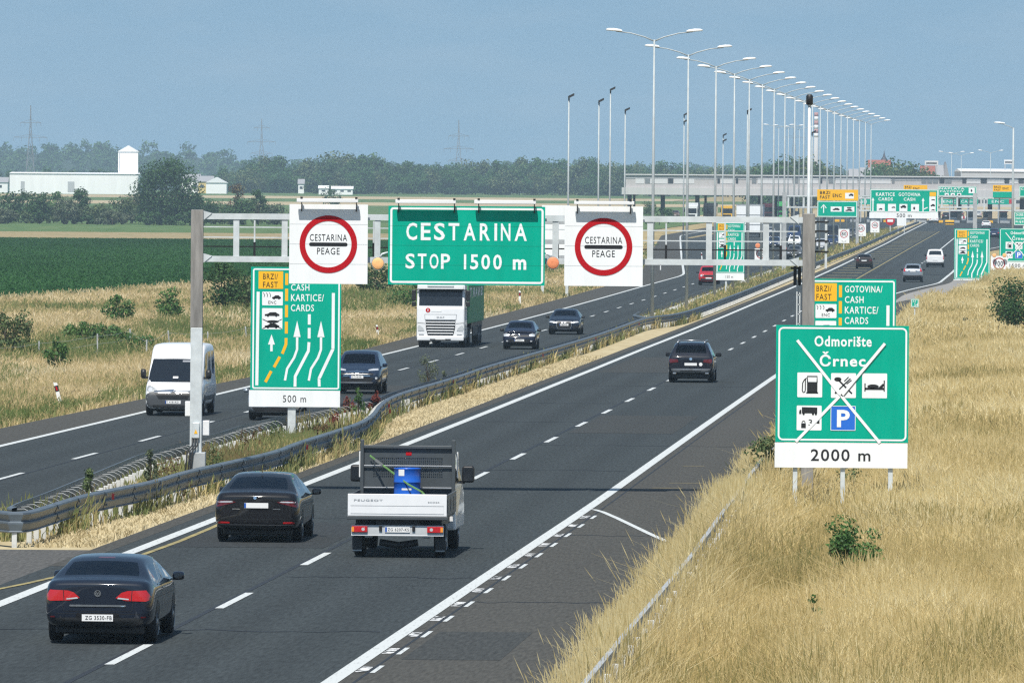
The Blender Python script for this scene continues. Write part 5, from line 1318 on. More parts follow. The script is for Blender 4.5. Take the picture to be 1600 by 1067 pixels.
# headboard: steel sheet with a perforated window, posts, top rail and a red sticker
b = MB(); z0, z1, y = .92, 2.22, 3.12; hwb = .93
wx, wz0, wz1 = .74, 1.55, 1.98
for a in ((-hwb, hwb, z0, wz0), (-hwb, hwb, wz1, z1), (-hwb, -wx, wz0, wz1), (wx, hwb, wz0, wz1)): b.box(a[0], a[1], y, y+.03, a[2], a[3])
n = 34
for k in range(n+1): q = -wx+2*wx*k/n; b.box(q-.009, q+.009, y+.005, y+.025, wz0, wz1)
for k in range(9): q = wz0+(wz1-wz0)*k/8; b.box(-wx, wx, y+.004, y+.026, q-.008, q+.008)
b.build('headboard', HEADB, t)
for sd in (-1, 1): bx('headboard_post', t, *sorted((sd*hwb, sd*(hwb+.075))), 3.05, 3.15, .9, 2.36, HEADB)
bx('headboard_rail', t, -hwb, hwb, 3.06, 3.14, 2.17, 2.24, HEADB)
bx('load_bar', t, -hwb, hwb, 3.06, 3.09, 1.795, 1.82, 'alloy', .004); bx('load_bar', t, -hwb, hwb, 3.04, 3.1, 1.335, 1.36, 'alloy', .004)
flat('sticker', t, rct(-.045, .075, 2.03, 2.11, .008), 3.112, 'sign_red')
# cab: white body in front of the headboard with side windows
cw = 1.02
b = MB()
prof = [(3.22,.45),(3.22,2.08),(3.5,2.14),(4.2,2.10),(4.95,1.48),(5.75,1.22),(5.95,.9),(5.95,.45)]
nn = len(prof); ws_ = [1 if z < 1.45 else 1-.12*(z-1.45)/.9 for _, z in prof]
b.add([(-cw*w, y_, z_) for (y_, z_), w in zip(prof, ws_)]+[(cw*w, y_, z_) for (y_, z_), w in zip(prof, ws_)], [tuple(range(nn)), tuple(range(nn, 2*nn))[::-1]]+[(i, nn+i, nn+(i+1) % nn, (i+1) % nn) for i in range(nn)])
b.build('cab', MT['white_paint'], t, bevel=.05, weld=True)
for sd in (-1, 1):
    b = MB(); b.add([(sd*(cw+.004),3.5,1.45),(sd*(cw+.004),4.75,1.45),(sd*(cw*.93),4.25,1.98),(sd*(cw*.92),3.5,2.0)], [(0,1,2,3) if sd > 0 else (3,2,1,0)]); b.build('side_window', MT['dark_glass'], t)
    b = MB(); b.box(*sorted((sd*(cw+.04), sd*(cw+.30))), 4.45, 4.62, 1.42, 1.78, .05); b.box(*sorted((sd*(cw-.02), sd*(cw+.1))), 4.5, 4.58, 1.40, 1.46); mo = b.build('mirror', MT['black'], t)
    b = MB(); b.plate(rct(*sorted((sd*(cw+.065), sd*(cw+.275))), 1.46, 1.74, .03), 4.446); b.build('mirror_glass', MT['dark_glass'], mo)
    bx('marker_lamp', t, *sorted((sd*(cw+.0), sd*(cw+.03))), 3.3, 3.4, 1.55, 2.1, 'white_paint')
bx('chassis', t, -.45, .45, .15, 5.6, .5, .84, 'black'); bx('underrun', t, -.9, .9, .5, 3.0, .62, .86, 'black')
bm_ = mat('bumper_pale', (.50,.52,.53), .4, var=.1, scale=4)
bx('bumper', t, -.96, .96, .10, .2, .47, .67, bm_); flat('bumper_edge', t, rct(-.96, .96, .452, .478), .098, 'white_paint')
for sd in (-1, 1):
    x0, x1 = sorted((sd*.62, sd*.95)); l = bx('tail_lamp', t, x0, x1, .06, .11, .52, .645, 'red_lamp', .01)
    e = sd*.90; flat('indicator', l, rct(min(e, sd*.95)+.0, max(e, sd*.95), .535, .63), .058, 'amber_lamp'); flat('reversing_lamp', l, circ(sd*.71, .585, .035, n=12), .058, 'clear_lamp')
p_ = bx('number_plate', t, -.26, .26, .082, .096, .525, .635, 'plate_white', 0); words('lettering', p_, 'ZG 6207-KS', -.20, .24, .55, .612, .080, 'sign_black'); flat('country_band', p_, rct(-.255, -.215, .53, .63), .081, 'plate_blue')
for x0 in (-.38, .31): bx('plate_bracket', t, x0, x0+.06, .07, .1, .55, .66, 'black', .005)
for sd in (-1, 1):
    wheel(t, sd*.96, 1.0, .34, .24); wheel(t, sd*.98, 4.75, .34, .22)
    x0, x1 = sorted((sd*.76, sd*.97)); f_ = bx('mudflap', t, x0, x1, .52, .54, .1, .42, 'plastic', .004); flat('mudflap_stripe', f_, rct(x0+.01, x1-.01, .115, .14), .518, 'sign_back')
    bx('light_bracket', t, *sorted((sd*.52, sd*.68)), .2, .3, .40, .455, 'alloy', .02)
m = MB(); m.smooth = True; m.tube([(-.4,.55,.30),(0,.55,.24),(.4,.55,.30)], .07, 8); m.build('axle', MT['plastic'], t)
tp = t.location
def world_of(root, v): return root.matrix_basis @ Vector(v)
# blue drum and green strap on the bed: things of their own
BLUE = mat('drum_blue', (.010,.105,.52), .3, coat=.5, var=.06, scale=5)
d = empty('oil_drum', world_of(t, (.02, 2.66, .90)), YAW, 'blue steel drum with white labels standing on the flatbed truck', 'drum')
m = MB(); m.smooth = True; m.lathe([(.27,0),(.29,.01),(.29,.02),(.283,.03),(.283,.28),(.295,.295),(.283,.31),(.283,.57),(.295,.585),(.283,.60),(.283,.85),(.29,.86),(.29,.88),(.275,.88),(.27,.865)], 36); m.build('shell', BLUE, d)
def curved(part, a0, a1, z0, z1, m, r=.2855, n=8, root=d):
    b = MB(); b.smooth = True; vs = []
    for k in range(n+1):
        a = R(-90+a0+(a1-a0)*k/n); vs += [(r*math.cos(a), r*math.sin(a), z0), (r*math.cos(a), r*math.sin(a), z1)]
    b.add(vs, [(2*k, 2*k+2, 2*k+3, 2*k+1) for k in range(n)]); return b.build(part, MT[m], root)
curved('label', -36, -9, .72, .86, 'plate_white'); 
curved('label', -20, 22, .42, .46, 'plate_white')
curved('label', -28, 18, .28, .32, 'amber_lamp')
m = MB(); m.smooth = True; a = world_of(t, (-.80, 3.05, 2.02)); c_ = world_of(t, (.06, 2.30, 1.45)); e_ = world_of(t, (.36, 2.15, 1.3)); f_ = world_of(t, (.74, 1.9, .95))
st = empty('lashing_strap', a, 0, 'green lashing strap running from the headboard across the blue drum', 'strap')
P = [Vector(v)-a for v in (a, c_, e_, f_)]; m = MB()
for p, q in zip(P[:-1], P[1:]): m.bar(p, q, .012, .034)
m.build('webbing', mat('strap_green', (.16,.33,.10), .7, var=.25, scale=12), st); m = MB(); m.bar(P[0]+(P[1]-P[0])*.14, P[0]+(P[1]-P[0])*.34, .02, .055); m.build('ratchet', MT['alloy'], st)

# ---- articulated lorry, oncoming
x, s = GP(688, 543)
t = veh('lorry', 'white lorry tractor with green curtain trailer, oncoming below the CESTARINA board', 'lorry', (x, s, zr(s)+.012), True)
W2 = 1.25
prof = [(0,.42),(0,1.35),(-.02,2.0),(-.10,2.30),(-.30,3.05),(-.42,3.72),(-1.0,3.85),(-2.2,3.85),(-2.2,.6),(-1.6,.5)]; nn = len(prof); b = MB()
b.add([(-W2, y_, z_) for y_, z_ in prof]+[(W2, y_, z_) for y_, z_ in prof], [tuple(range(nn))[::-1], tuple(range(nn, 2*nn))]+[((i+1) % nn, nn+(i+1) % nn, nn+i, i) for i in range(nn)])
b.build('cab', MT['white_paint'], t, bevel=.09, weld=True)
def slant(z):
    for (y0, z0), (y1, z1) in zip(prof[:5], prof[1:6]):
        if z0 <= z <= z1: return y0+(y1-y0)*(z-z0)/(z1-z0)
    return 0
def front(part, poly, m, off=.012):
    b = MB(); b.add([(-a, slant(z)+off, z) for a, z in poly], [tuple(range(len(poly)))]); 
    return b.build(part, MT[m] if isinstance(m, str) else m, t)
front('windscreen', [(-1.13,2.18),(1.13,2.18),(1.13,2.22),(1.12,2.98),(.9,3.02),(-.9,3.02),(-1.12,2.98)], 'dark_glass', .03)
b = MB(); b.box(-1.2, 1.2, -.22, .08, 3.02, 3.22, .02); b.box(-.7, .7, -.2, .12, 3.14, 3.3, .03); b.build('sun_visor', MT['white_paint'], t); bx('visor_edge', t, -1.2, 1.2, -.2, .02, 2.985, 3.03, 'black')
front('grille_panel', [(-.82,1.42),(.82,1.42),(.84,1.72),(-.84,1.72)], 'sign_back'); front('grille_frame', [(-.80,1.45),(.80,1.45),(.81,1.69),(-.81,1.69)], 'white_paint', .018)
words('lettering', t, 'DAF', -.2, .2, 1.52, 1.60, .024, 'sign_back', True, .02)
front('grille', [(-.66,.62),(.66,.62),(.76,1.0),(.78,1.40),(-.78,1.40),(-.76,1.0)], 'black', .014)
for k in range(5): w = .76-.04*max(0, 3-k)*.8; bx('grille_bar', t, -w, w, .012, .06, .70+.145*k, .755+.145*k, 'white_paint', .015)
for sd in (-1, 1):
    front('headlight', [(sd*.84,.86),(sd*1.16,.84),(sd*1.2,1.04),(sd*1.12,1.16),(sd*.9,1.0)][::sd], 'clear_lamp', .016); front('fog_lamp', [(sd*.86,.62),(sd*1.12,.62),(sd*1.12,.68),(sd*.86,.68)][::sd], 'sign_back', .016)
    front('panel_seam', [(sd*.80,1.23),(sd*1.24,1.27),(sd*1.24,1.285),(sd*.80,1.245)][::sd], 'black', .012)
    b = MB(); b.box(*sorted((sd*1.30, sd*1.52)), -.28, -.12, 2.42, 2.98, .04); b.box(*sorted((sd*1.30, sd*1.52)), -.28, -.12, 2.12, 2.38, .04); b.box(*sorted((sd*1.2, sd*1.36)), -.24, -.16, 2.0, 2.05); b.box(*sorted((sd*1.2, sd*1.36)), -.24, -.16, 2.95, 3.0); b.build('mirror', MT['black'], t)
    b = MB(); b.add([(sd*1.262,-.45,2.2),(sd*1.262,-1.4,2.2),(sd*1.262,-1.4,2.95),(sd*1.262,-.55,2.95)], [(0,1,2,3)]); b.build('side_window', MT['dark_glass'], t)
front('badge', circ(-.66, 1.93, .12, n=20), 'sign_red', .014); front('badge_mark', [(-.71,1.98),(-.61,1.98),(-.64,1.95),(-.645,1.86),(-.675,1.86),(-.68,1.95)], 'white_paint', .018); front('sticker', rct(-.5, .05, 1.86, 1.99), 'sign_white', .013)
bx('bumper', t, -1.22, 1.22, -.3, .06, .34, .60, 'white_paint', .05); bx('bumper_slot', t, -.55, .55, .02, .068, .36, .44, 'black')
p_ = bx('number_plate', t, -.26, .26, .066, .08, .40, .51, 'plate_white', 0)
for y in (-1.4, -4.9): 
    for sd in (-1, 1): wheel(t, sd*1.23, y, .5, .32)
bx('chassis', t, -.45, .45, -6.2, -.6, .6, 1.05, 'black'); bx('underbody_and_shade', t, -1.1, 1.1, -2.2, -.3, .35, .6, 'black')
bx('fuel_tank', t, .75, 1.2, -4.0, -2.4, .45, 1.0, 'alloy', .06); bx('battery_box', t, -1.2, -.75, -4.0, -2.4, .45, 1.0, 'plastic', .03)
MT['tarp_green'] = mat('tarp_green', (.06,.30,.12), .6, var=.15, scale=1.2)
tr = veh('semi_trailer', 'green curtain-sided trailer with white lettering behind the white tractor', 'trailer', world_of(t, (0, -2.75, 0)), True)
bx('box_body', tr, -1.28, 1.28, -13.4, 0, 1.2, 3.95, 'tarp_green', .03); bx('chassis', tr, -1.2, 1.2, -13.3, -3.5, .85, 1.2, 'black'); 
for sd in (-1, 1):
    bx('side_guard', tr, *sorted((sd*1.2, sd*1.25)), -8.4, -4.5, .5, .95, 'plastic')
    for y in (-9.2, -10.5, -11.8): wheel(tr, sd*1.24, y, .5, .32)
    for k in range(5):
        for z0 in (2.55, 3.2):
            b = MB(); y0 = -1.0-k*2.3; text_mb(b, 'TRANS'[k], 0, 1.6, z0, z0+.5, 0, .03); b.v = [(sd*1.29, y0-(a if sd > 0 else -a)*1-(0 if sd > 0 else 1.6), z) for a, _, z in b.v]; b.build('lettering', MT['white_plain'], tr)

# ---- motorcycle with rider in a red jacket
x, s = GP(1224, 404); mc = veh('motorcycle', 'dark motorcycle coming down the oncoming lanes under a rider in red', 'motorcycle', (x, s, zr(s)+.01), True)
for y in (-.72, .72):
    m = MB(); m.smooth = True; m.lathe([(.18,-.05),(.3,-.06),(.32,0),(.3,.06),(.18,.05)], 18, (0, y, .32), 'x'); m.build('wheel', MT['rubber'], mc)
m = MB(); m.box(-.14, .14, -.3, .35, .35, .75, .05); m.box(-.12, .12, -.65, .1, .75, .85, .03); m.box(-.2, .2, .4, .7, .7, 1.05, .06); m.box(-.38, .38, .35, .42, 1.0, 1.06, .01); m.build('frame', MT['black_gloss'], mc)
m = MB(); m.lathe([(.09,.72),(.06,.74)], 12, (0, 0, .92), 'y'); m.build('headlight', MT['clear_lamp'], mc)
def skin_body(name, chains, m, parent):
    me = bpy.data.meshes.new('b'); vs = []; es = []; rs = []
    ids = {}
    for ch in chains:
        prev = None
        for p, r in ch:
            k = tuple(round(a, 3) for a in p)
            if k not in ids: ids[k] = len(vs); vs.append(p); rs.append(r)
            if prev is not None: es.append((prev, ids[k]))
            prev = ids[k]
    me.from_pydata(vs, es, []); o = bpy.data.objects.new('b', me); COL.objects.link(o)
    o.modifiers.new('k', 'SKIN'); o.modifiers.new('s', 'SUBSURF').levels = 1
    for i, r in enumerate(rs): me.skin_vertices[0].data[i].radius = (r, r)
    me.skin_vertices[0].data[0].use_root = True
    ev = bpy.data.meshes.new_from_object(o.evaluated_get(bpy.context.evaluated_depsgraph_get())); bpy.data.objects.remove(o)
    n = bpy.data.objects.new(name, ev); ev.materials.clear(); ev.materials.append(m); COL.objects.link(n); n.parent = parent; return n
pr = veh('person', 'rider in a red jacket and pale helmet on the distant motorcycle', 'person', (x, s, zr(s)+.01), True, None)
P0 = (0,-.2,.9)
skin_body('body', [[(P0,.16),((0,-.1,1.15),.17),((0,.02,1.38),.17),((0,.06,1.5),.07),((0,.09,1.62),.10)]]+[[((0,.02,1.38),.17),((sd*.2,.03,1.38),.08),((sd*.32,.2,1.2),.06),((sd*.33,.38,1.06),.045)] for sd in (-1,1)]+[[(P0,.16),((sd*.16,-.1,.88),.11),((sd*.24,.3,.72),.085),((sd*.2,.05,.35),.06),((sd*.2,.2,.3),.045)] for sd in (-1,1)], mat('jacket_red', (.35,.02,.03), .7), pr)
m = MB(); m.smooth = True; m.lathe([(.03,1.50),(.12,1.54),(.15,1.64),(.13,1.74),(.05,1.80)], 16, (0, .09, 0)); m.build('helmet', MT['white_plain'], pr)
m = MB(); m.smooth = True
for sd in (-1, 1): m.tube([(sd*.16,-.1,.88),(sd*.25,.3,.73),(sd*.21,.05,.36)], [.13,.1,.075], 10)
m.build('trousers', MT['plastic'], pr)

# ---- far traffic: each with its own paint and label
def mini_car(px, py, col, label, oncoming, kind='suv', nm='distant_car', group=None):
    Lc = 4.4
    if kind == 'van': st = van_stations(5.4, 2.3, 2.0, .8, 1.2); Lc = 5.4; W = 2.0; wh = (1.0, 4.4); sg = (3, 4, 6, 7)
    elif kind == 'sedan': st = sedan_stations(4.7, 1.45); Lc = 4.7; W = 1.82; wh = (1.0, 3.75); sg = (5, 6, 8, 9)
    else: st = suv_stations(4.4, 1.6, 1.82, .64, .98); W = 1.82; wh = (.9, 3.6); sg = (3, 4, 5, 7, 8)
    x, s = GP(px, py)
    c = Car(nm, label, 'van' if kind == 'van' else 'car', (x+.0575*Lc/2, s+Lc/2, zr(s)+.012), oncoming, W, Lc, st, paint(*col), wh, .33, side_glass=sg, sub=1, glass_m='dark_glass', rim=False, seats=False, group=group)
    if oncoming: c.both('headlight', [(.5,.66),(.8,.66),(.82,.78),(.6,.78)], 'front', MT['clear_lamp'], .016); c.plate('front', .5, None, blue=False)
    else: c.both('tail_lamp', [(.55,.84),(.84,.84),(.84,.98),(.6,.98)], 'rear', MT['red_lamp'], .014); c.plate('rear', .75, None, blue=False)
    c.decal('valance', rct(-.7, .7, .42, .56), 'front' if oncoming else 'rear', MT['black'], .012); c.mirrors(3.1 if kind != 'van' else 4.3, 1.0, MT['black'])
    return c
BK = ('fblack', (.012,.013,.016)); BL = ('fblue', (.015,.03,.08)); SV = ('fsilver', (.4,.42,.44)); WH = ('fwhite', (.75,.76,.77)); GY_ = ('fgrey', (.08,.085,.09)); BR = ('fbrown', (.10,.06,.04))
OG, RG = 'cars coming from the toll', 'cars waiting at the toll'
for a in ((1241,405,GY_,'grey car nearest behind the speed limit board, oncoming',1),(1241,387,WH,'white car in front of the blue one, oncoming',1),(1241,377,BL,'dark blue car coming from the toll behind a white one',1,'van'),(1209,389,BL,'blue car coming from the toll left of the motorcycle rider',1),(1209,378,BK,'black car high in the oncoming queue',1),
          (1221,378,GY_,'grey car beside the black one in the oncoming queue',1),(1242,341,BK,'black car just out of the toll canopy shade, oncoming',1),(1202,371,SV,'silver car beside the white lorry trailer, oncoming',1),(1300,386,BL,'dark blue car glimpsed between the lamp posts, oncoming',1),(1283,392,SV,'silver car between the lamp posts, oncoming',1),(1301,376,BK,'black car farther up between the lamp posts, oncoming',1,'van'),(1330,373,GY_,'grey car between the lamp posts above the speed limit boards',1),(1055,340,BR,'brown car alone at the left edge of the toll apron',1)):
    mini_car(a[0], a[1], a[2], a[3], True, *(a[5:] or ('suv',)), group=OG)
for a in ((1459,349,WH,'white van waiting under the white 500 m strip','van'),(1478,343,BK,'black car waiting right of the white van','suv'),(1528,341,SV,'silver car waiting in front of the booths','suv'),(1567,345,BK,'black van waiting left of the tall right lamp post','van'),(1541,357,WH,'white car turning across the apron','sedan'),(1553,373,BL,'blue car peeping out behind the toll lane board','suv'),(1500,340,GY_,'grey car waiting between the black and silver ones','suv'),(1590,343,GY_,'grey van near the right frame edge at the toll','van')):
    mini_car(a[0], a[1], a[2], a[3], False, a[4], group=RG)
def mini_lorry(px, py, cab_col, label, oncoming=True, box=None, h=3.9, Lb=12, bands=False):
    x, s = GP(px, py); t = veh('distant_lorry', label, 'lorry', (x, s, zr(s)+.01), oncoming, 'lorries near the toll'); d = 1
    cm = paint(*cab_col); bx('cab', t, -1.24, 1.24, -2.2, 0, .5, 3.3, cm, .1); flat('windscreen', t, rct(-1.08, 1.08, 1.75, 2.75, .06), .015, 'dark_glass', True); flat('grille', t, rct(-.8, .8, .8, 1.5), .012, 'black', True)
    bx('bumper', t, -1.2, 1.2, -.2, .06, .4, .75, cm)
    for sd in (-1, 1):
        flat('headlight', t, rct(*sorted((sd*.85, sd*1.15)), .85, 1.05), .014, 'clear_lamp', True); bx('mirror', t, *sorted((sd*1.28, sd*1.48)), -.3, -.15, 2.0, 2.7, 'black')
        for y in (-1.3, -4.4, -10.5): wheel(t, sd*1.22, y, .5, .3)
    bx('chassis', t, -.5, .5, -Lb-2, -.4, .6, 1.1, 'black')
    if box: 
        bm = paint(*box); bx('box_body', t, -1.28, 1.28, -Lb-2.6, -2.6, 1.15, h, bm)
        if bands:
            for z in (2.0, 3.0): bx('band', t, -1.3, 1.3, -2.59, -2.55, z, z+.14, 'sign_back')
    return t
mini_lorry(1080, 347, WH, 'white lorry left of the lamp posts on the toll apron', True, ('lwhite', (.7,.71,.71)), 3.9)
mini_lorry(1108, 346, BK, 'dark lorry right of the white one on the toll apron', True, ('lblack', (.03,.032,.036)), 3.8)
mini_lorry(1136, 347, ('lyellow', (.72,.42,.03)), 'yellow lorry facing the camera on the toll apron', True, ('lyel2', (.5,.3,.05)), 3.2)
mini_lorry(1201, 344, ('lmaroon', (.09,.02,.03)), 'maroon lorry under the toll canopy', True, ('lmar2', (.09,.02,.03)), 3.6)
mini_lorry(1222, 342, ('lgreen', (.07,.40,.12)), 'bright green lorry under the toll canopy', True, ('lgr2', (.07,.40,.12)), 3.8)
x, s = GP(1171, 371); t = veh('box_trailer', 'big white box trailer with grey bands, seen square-on beside the lamp posts', 'trailer', (x, s, zr(s)+.01), True)
m = MB(); m.box(-2.05, 2.05, -9, 0, .75, 4.9, .02); m.build('box_body', MT['sign_white'], t)
for z in (1.9, 3.4): bx('band', t, -2.06, 2.06, -.02, .03, z, z+.14, 'sign_back')
bx('roof_cap', t, -2.08, 2.08, -9, .02, 4.9, 5.1, 'sign_back'); bx('chassis', t, -1.6, 1.6, -9, -.3, .5, .75, 'black')
for sd in (-1, 1):
    for y in (-1.2, -7.5): wheel(t, sd*1.7, y, .45, .3)
# ================================================================ vegetation
def vnoise(x, y, k=1.0, seed=0):                   # cheap smooth noise in 0..1
    r = np.random.default_rng(seed); v = 0*x
    for i in range(7):
        a = r.uniform(0, 2*math.pi); f = k*(1.6**i)*.5; v = v+np.sin(f*(x*math.cos(a)+y*math.sin(a))+r.uniform(0, 6.28))/(1.35**i)
    return np.clip(.5+v*.2, 0, 1)
GRASS = shade_mat('dry_grass', [(.17,.18,.06), (.42,.34,.14), (.65,.52,.25), (.77,.66,.37), (.83,.75,.50)], .8, .45)
STRAWM = shade_mat('straw_blades', [(0.340,0.272,0.136), (0.561,0.468,0.281), (0.697,0.612,0.408)], .8, .3)
GRASS2 = shade_mat('verge_grass', [(.08,.15,.04), (.24,.26,.10), (.54,.43,.22), (.70,.58,.35), (.78,.69,.48)], .8, .45)
CROP = shade_mat('crop_leaves', [(0.018,0.073,0.017), (0.034,0.117,0.027), (0.061,0.171,0.043)], .65, .4)
WEED = shade_mat('weeds', [(0.240,0.068,0.053), (0.195,0.150,0.068), (0.150,0.195,0.068), (0.450,0.360,0.165), (0.720,0.585,0.300)], .8, .25)
def blades(name, x, s, h, w, shade, m, lean=.35, heads=.0):
    n = len(x); z = terr(x, s); a = RNG.uniform(-.9, .9, n); b = RNG.uniform(0, 2*math.pi, n); l = np.abs(RNG.normal(0, lean, n))*h
    dx, dy = np.cos(a)*w/2, np.sin(a)*w/2; lx, ly = np.cos(b)*l, np.sin(b)*l
    P = np.zeros((n, 6, 3))
    for k, (t, ww, hh) in enumerate(((0, 1, -.05), (.38, .9, .66), (1, .22, .97))):
        P[:, 2*k, 0] = x+lx*t-dx*ww; P[:, 2*k, 1] = s+ly*t-dy*ww; P[:, 2*k+1, 0] = x+lx*t+dx*ww; P[:, 2*k+1, 1] = s+ly*t+dy*ww
        P[:, 2*k, 2] = P[:, 2*k+1, 2] = z+h*hh
    i = np.arange(n)[:, None]*6; f = np.concatenate([i+np.array([0,1,3,2]), i+np.array([2,3,5,4])], 1)
    V = P.reshape(-1, 3); at_ = np.repeat(shade, 6)
    if heads > 0:
        k = RNG.random(n) < heads; m_ = k.sum(); Q = np.zeros((m_, 4, 3)); tx, ty, tz = (x+lx)[k], (s+ly)[k], (z+h)[k]; hl = h[k]*.2; hw = np.maximum(w[k]*1.15, .014)
        for j, (sx_, hz_) in enumerate(((-.2, -.9), (-.5, 0), (.2, .9), (.5, 0))): Q[:, j, 0] = tx+sx_*hw+lx[k]*.1*hz_; Q[:, j, 1] = ty; Q[:, j, 2] = tz+hz_*hl
        f2 = len(V)+np.arange(m_)[:, None]*4+np.array([0,3,2,1]); V = np.concatenate([V, Q.reshape(-1, 3)]); f = np.concatenate([f.reshape(-1, 4), f2]); at_ = np.concatenate([at_, np.repeat(np.clip(shade[k]*.75, 0, 1), 4)])
    return tag(np_mesh(name, V, f.ravel(), 4, m, at_), kind='stuff')
def scatter(s0, s1, u0, u1, dens, edge=None, power=0):
    n = int(dens*(s1-s0)*12); s = RNG.uniform(s0, s1, n*2); lo = u0(s) if callable(u0) else np.full(len(s), float(u0)); hi = u1(s) if callable(u1) else np.full(len(s), float(u1))
    W = hi-lo; keep = RNG.random(len(s)) < np.clip(W/24, 0, 1); s, lo, hi = s[keep], lo[keep], hi[keep]
    return L(s)+lo+(hi-lo)*RNG.random(len(s)), s
re_ = lambda s: .0625*s-L(s)+.8                     # just past the right edge of the frame
le_ = lambda s: -.0625*s-L(s)-.8
X_, S__, HH, WW, SH = [], [], [], [], []
for s0, s1, dn, w in ((92,170,125,.012),(170,260,75,.017),(260,450,30,.03),(450,900,11,.055)):
    x, s = scatter(s0, s1, lambda q: U_ED(q)-.05+2.0*(q > 660), re_, dn); u = x-L(s); n = len(x)
    pn = vnoise(x, s*.35, .55, 3); fn = vnoise(x, s*.5, 2.2, 5)
    edge = np.clip((u-U_ED(s))/.8, .5, 1)
    h = (.36+.36*RNG.random(n))*(.7+.6*fn)*edge*(1+.4*_bumpf(u, 12.5, .7)*(.4+vnoise(x, s, .8, 77))); sh = np.clip(.36+.62*RNG.random(n)*(.4+.6*fn)+.5*(pn-.42), .08, 1)
    ditch = _bumpf(u, 14.4, .8)*np.clip((300-s)/60, 0, 1)*(vnoise(x, s, .25, 8) > .35); sh = np.clip(sh-.22*ditch, 0, 1)
    green = (vnoise(x, s*.3, .8, 21) > .70); sh = np.where(green & (RNG.random(n) < .4), sh*.35, sh)
    X_.append(x); S__.append(s); HH.append(h); WW.append(w*RNG.uniform(.6, 1.3, n)); SH.append(sh)
blades('dry_grass', *[np.concatenate(a) for a in (X_, S__, HH, WW, SH)], GRASS, .62, .35)
X_, S__, HH, WW, SH = [], [], [], [], []
uc = lambda q: np.where(q > 500, np.maximum(le_(q), U_CROP(q)-.8), le_(q))
for s0, s1, dn, w in ((255,380,34,.03),(380,520,20,.04),(520,700,10,.06),(700,1150,4.5,.11)):
    x, s = scatter(s0, s1, uc, lambda q: U_LE(q)-.05, dn); u = x-L(s); n = len(x)
    ue = U_LE(s)-u; pn = vnoise(x, s*.3, .35, 13); fn = vnoise(x, s*.4, 1.6, 15)
    h = (.28+.36*RNG.random(n))*(.6+.7*fn)*np.clip(.45+ue*.3, .45, 1); sh = np.clip(.28+.6*RNG.random(n)*(.4+.6*fn)+.8*(pn-.45), 0, 1)
    green = (_bumpf(ue, 13, 5)*1.1+_bumpf(ue, .8, .8)*.8)*vnoise(x, s*.25, .5, 33) > .29; sh = np.where(green & (RNG.random(n) < .8), sh*.3, sh)
    X_.append(x); S__.append(s); HH.append(h); WW.append(w*RNG.uniform(.6, 1.3, n)); SH.append(sh)
blades('verge_grass', *[np.concatenate(a) for a in (X_, S__, HH, WW, SH)], GRASS2, .7, .25)
x, s = scatter(95, 240, lambda q: U_ED(q)+.05, lambda q: np.full(len(q), 12.4), 330); n = len(x)
blades('roadside_grass', x, s, (.42+.36*RNG.random(n))*(.55+.6*vnoise(x, s, .5, 81)), np.full(n, .013), np.clip(.5+.5*RNG.random(n), 0, 1), GRASS, .35, .4)
# straw on the median strip and weeds between the rails
x, s = scatter(181, 420, -2.6, lambda q: U_IN(q)-.95, 170); n = len(x); k = RNG.random(n) < .25+.75*vnoise(x, s, 1.2, 41); x, s = x[k], s[k]; n = len(x); u = x-L(s)
blades('straw', x, s, .05+.11*RNG.random(n), np.full(n, .03), np.clip(.55+.45*RNG.random(n)-.25*(vnoise(x, s*.5, 1.4, 43) > .68), 0, 1), STRAWM, .8)
near_f = lambda q: np.interp(q, [a for a, b in near], [b for a, b in near])
X_, S__, HH, WW, SH = [], [], [], [], []
for s0, s1, lo, hi, dn, w in ((184,296,-4.0, lambda q: near_f(q)-.15,110,.022),(530,760,-4.5,lambda q: near_f(q)-.2,26,.05),(760,1500,-4.6,lambda q: near_f(q)-.2,9,.12),(186,300,lambda q: near_f(q)-.1,lambda q: near_f(q)+.25,120,.022),(300,560,lambda q: near_f(q)-.4,lambda q: near_f(q)+.2,50,.03)):
    x, s = scatter(s0, s1, lo, hi, dn); n = len(x); pn = vnoise(x, s, .55, 51); k = RNG.random(n) < .25+.75*(pn > .42); x, s, pn = x[k], s[k], pn[k]; n = len(x)
    tall = vnoise(x, s, .9, 57); h = (.12+.42*RNG.random(n))*(.4+1.2*tall); sh = np.clip(.30+.75*vnoise(x, s, .5, 55)*RNG.uniform(.5, 1.25, n), .02, 1)
    X_.append(x); S__.append(s); HH.append(h); WW.append(w*RNG.uniform(.7, 1.6, n)); SH.append(sh)
blades('median_weeds', *[np.concatenate(a) for a in (X_, S__, HH, WW, SH)], WEED, .4, .45)
# rows of leaves in the crop field
s = RNG.uniform(565, _f[0]-2, 420000); lo = -.0635*s-L(s); hi = U_CROP(s)
k = RNG.random(len(s)) < np.clip((hi-lo)/100, 0, 1); s, lo, hi = s[k], lo[k], hi[k]; n = len(s)
u = lo+(hi-lo)*RNG.random(n); u = np.round(u/.55)*.55+RNG.normal(0, .09, n); x = L(s)+u; kk = u < hi; x, s = x[kk], s[kk]; n = len(x)
tag(blades('crop_leaves', x, s, .32+.16*RNG.random(n), .11+.15*RNG.random(n), np.clip(.15+.5*RNG.random(n)+.5*(vnoise(x, s*.2, .12, 61)-.4), 0, 1), CROP, .7), kind='stuff')

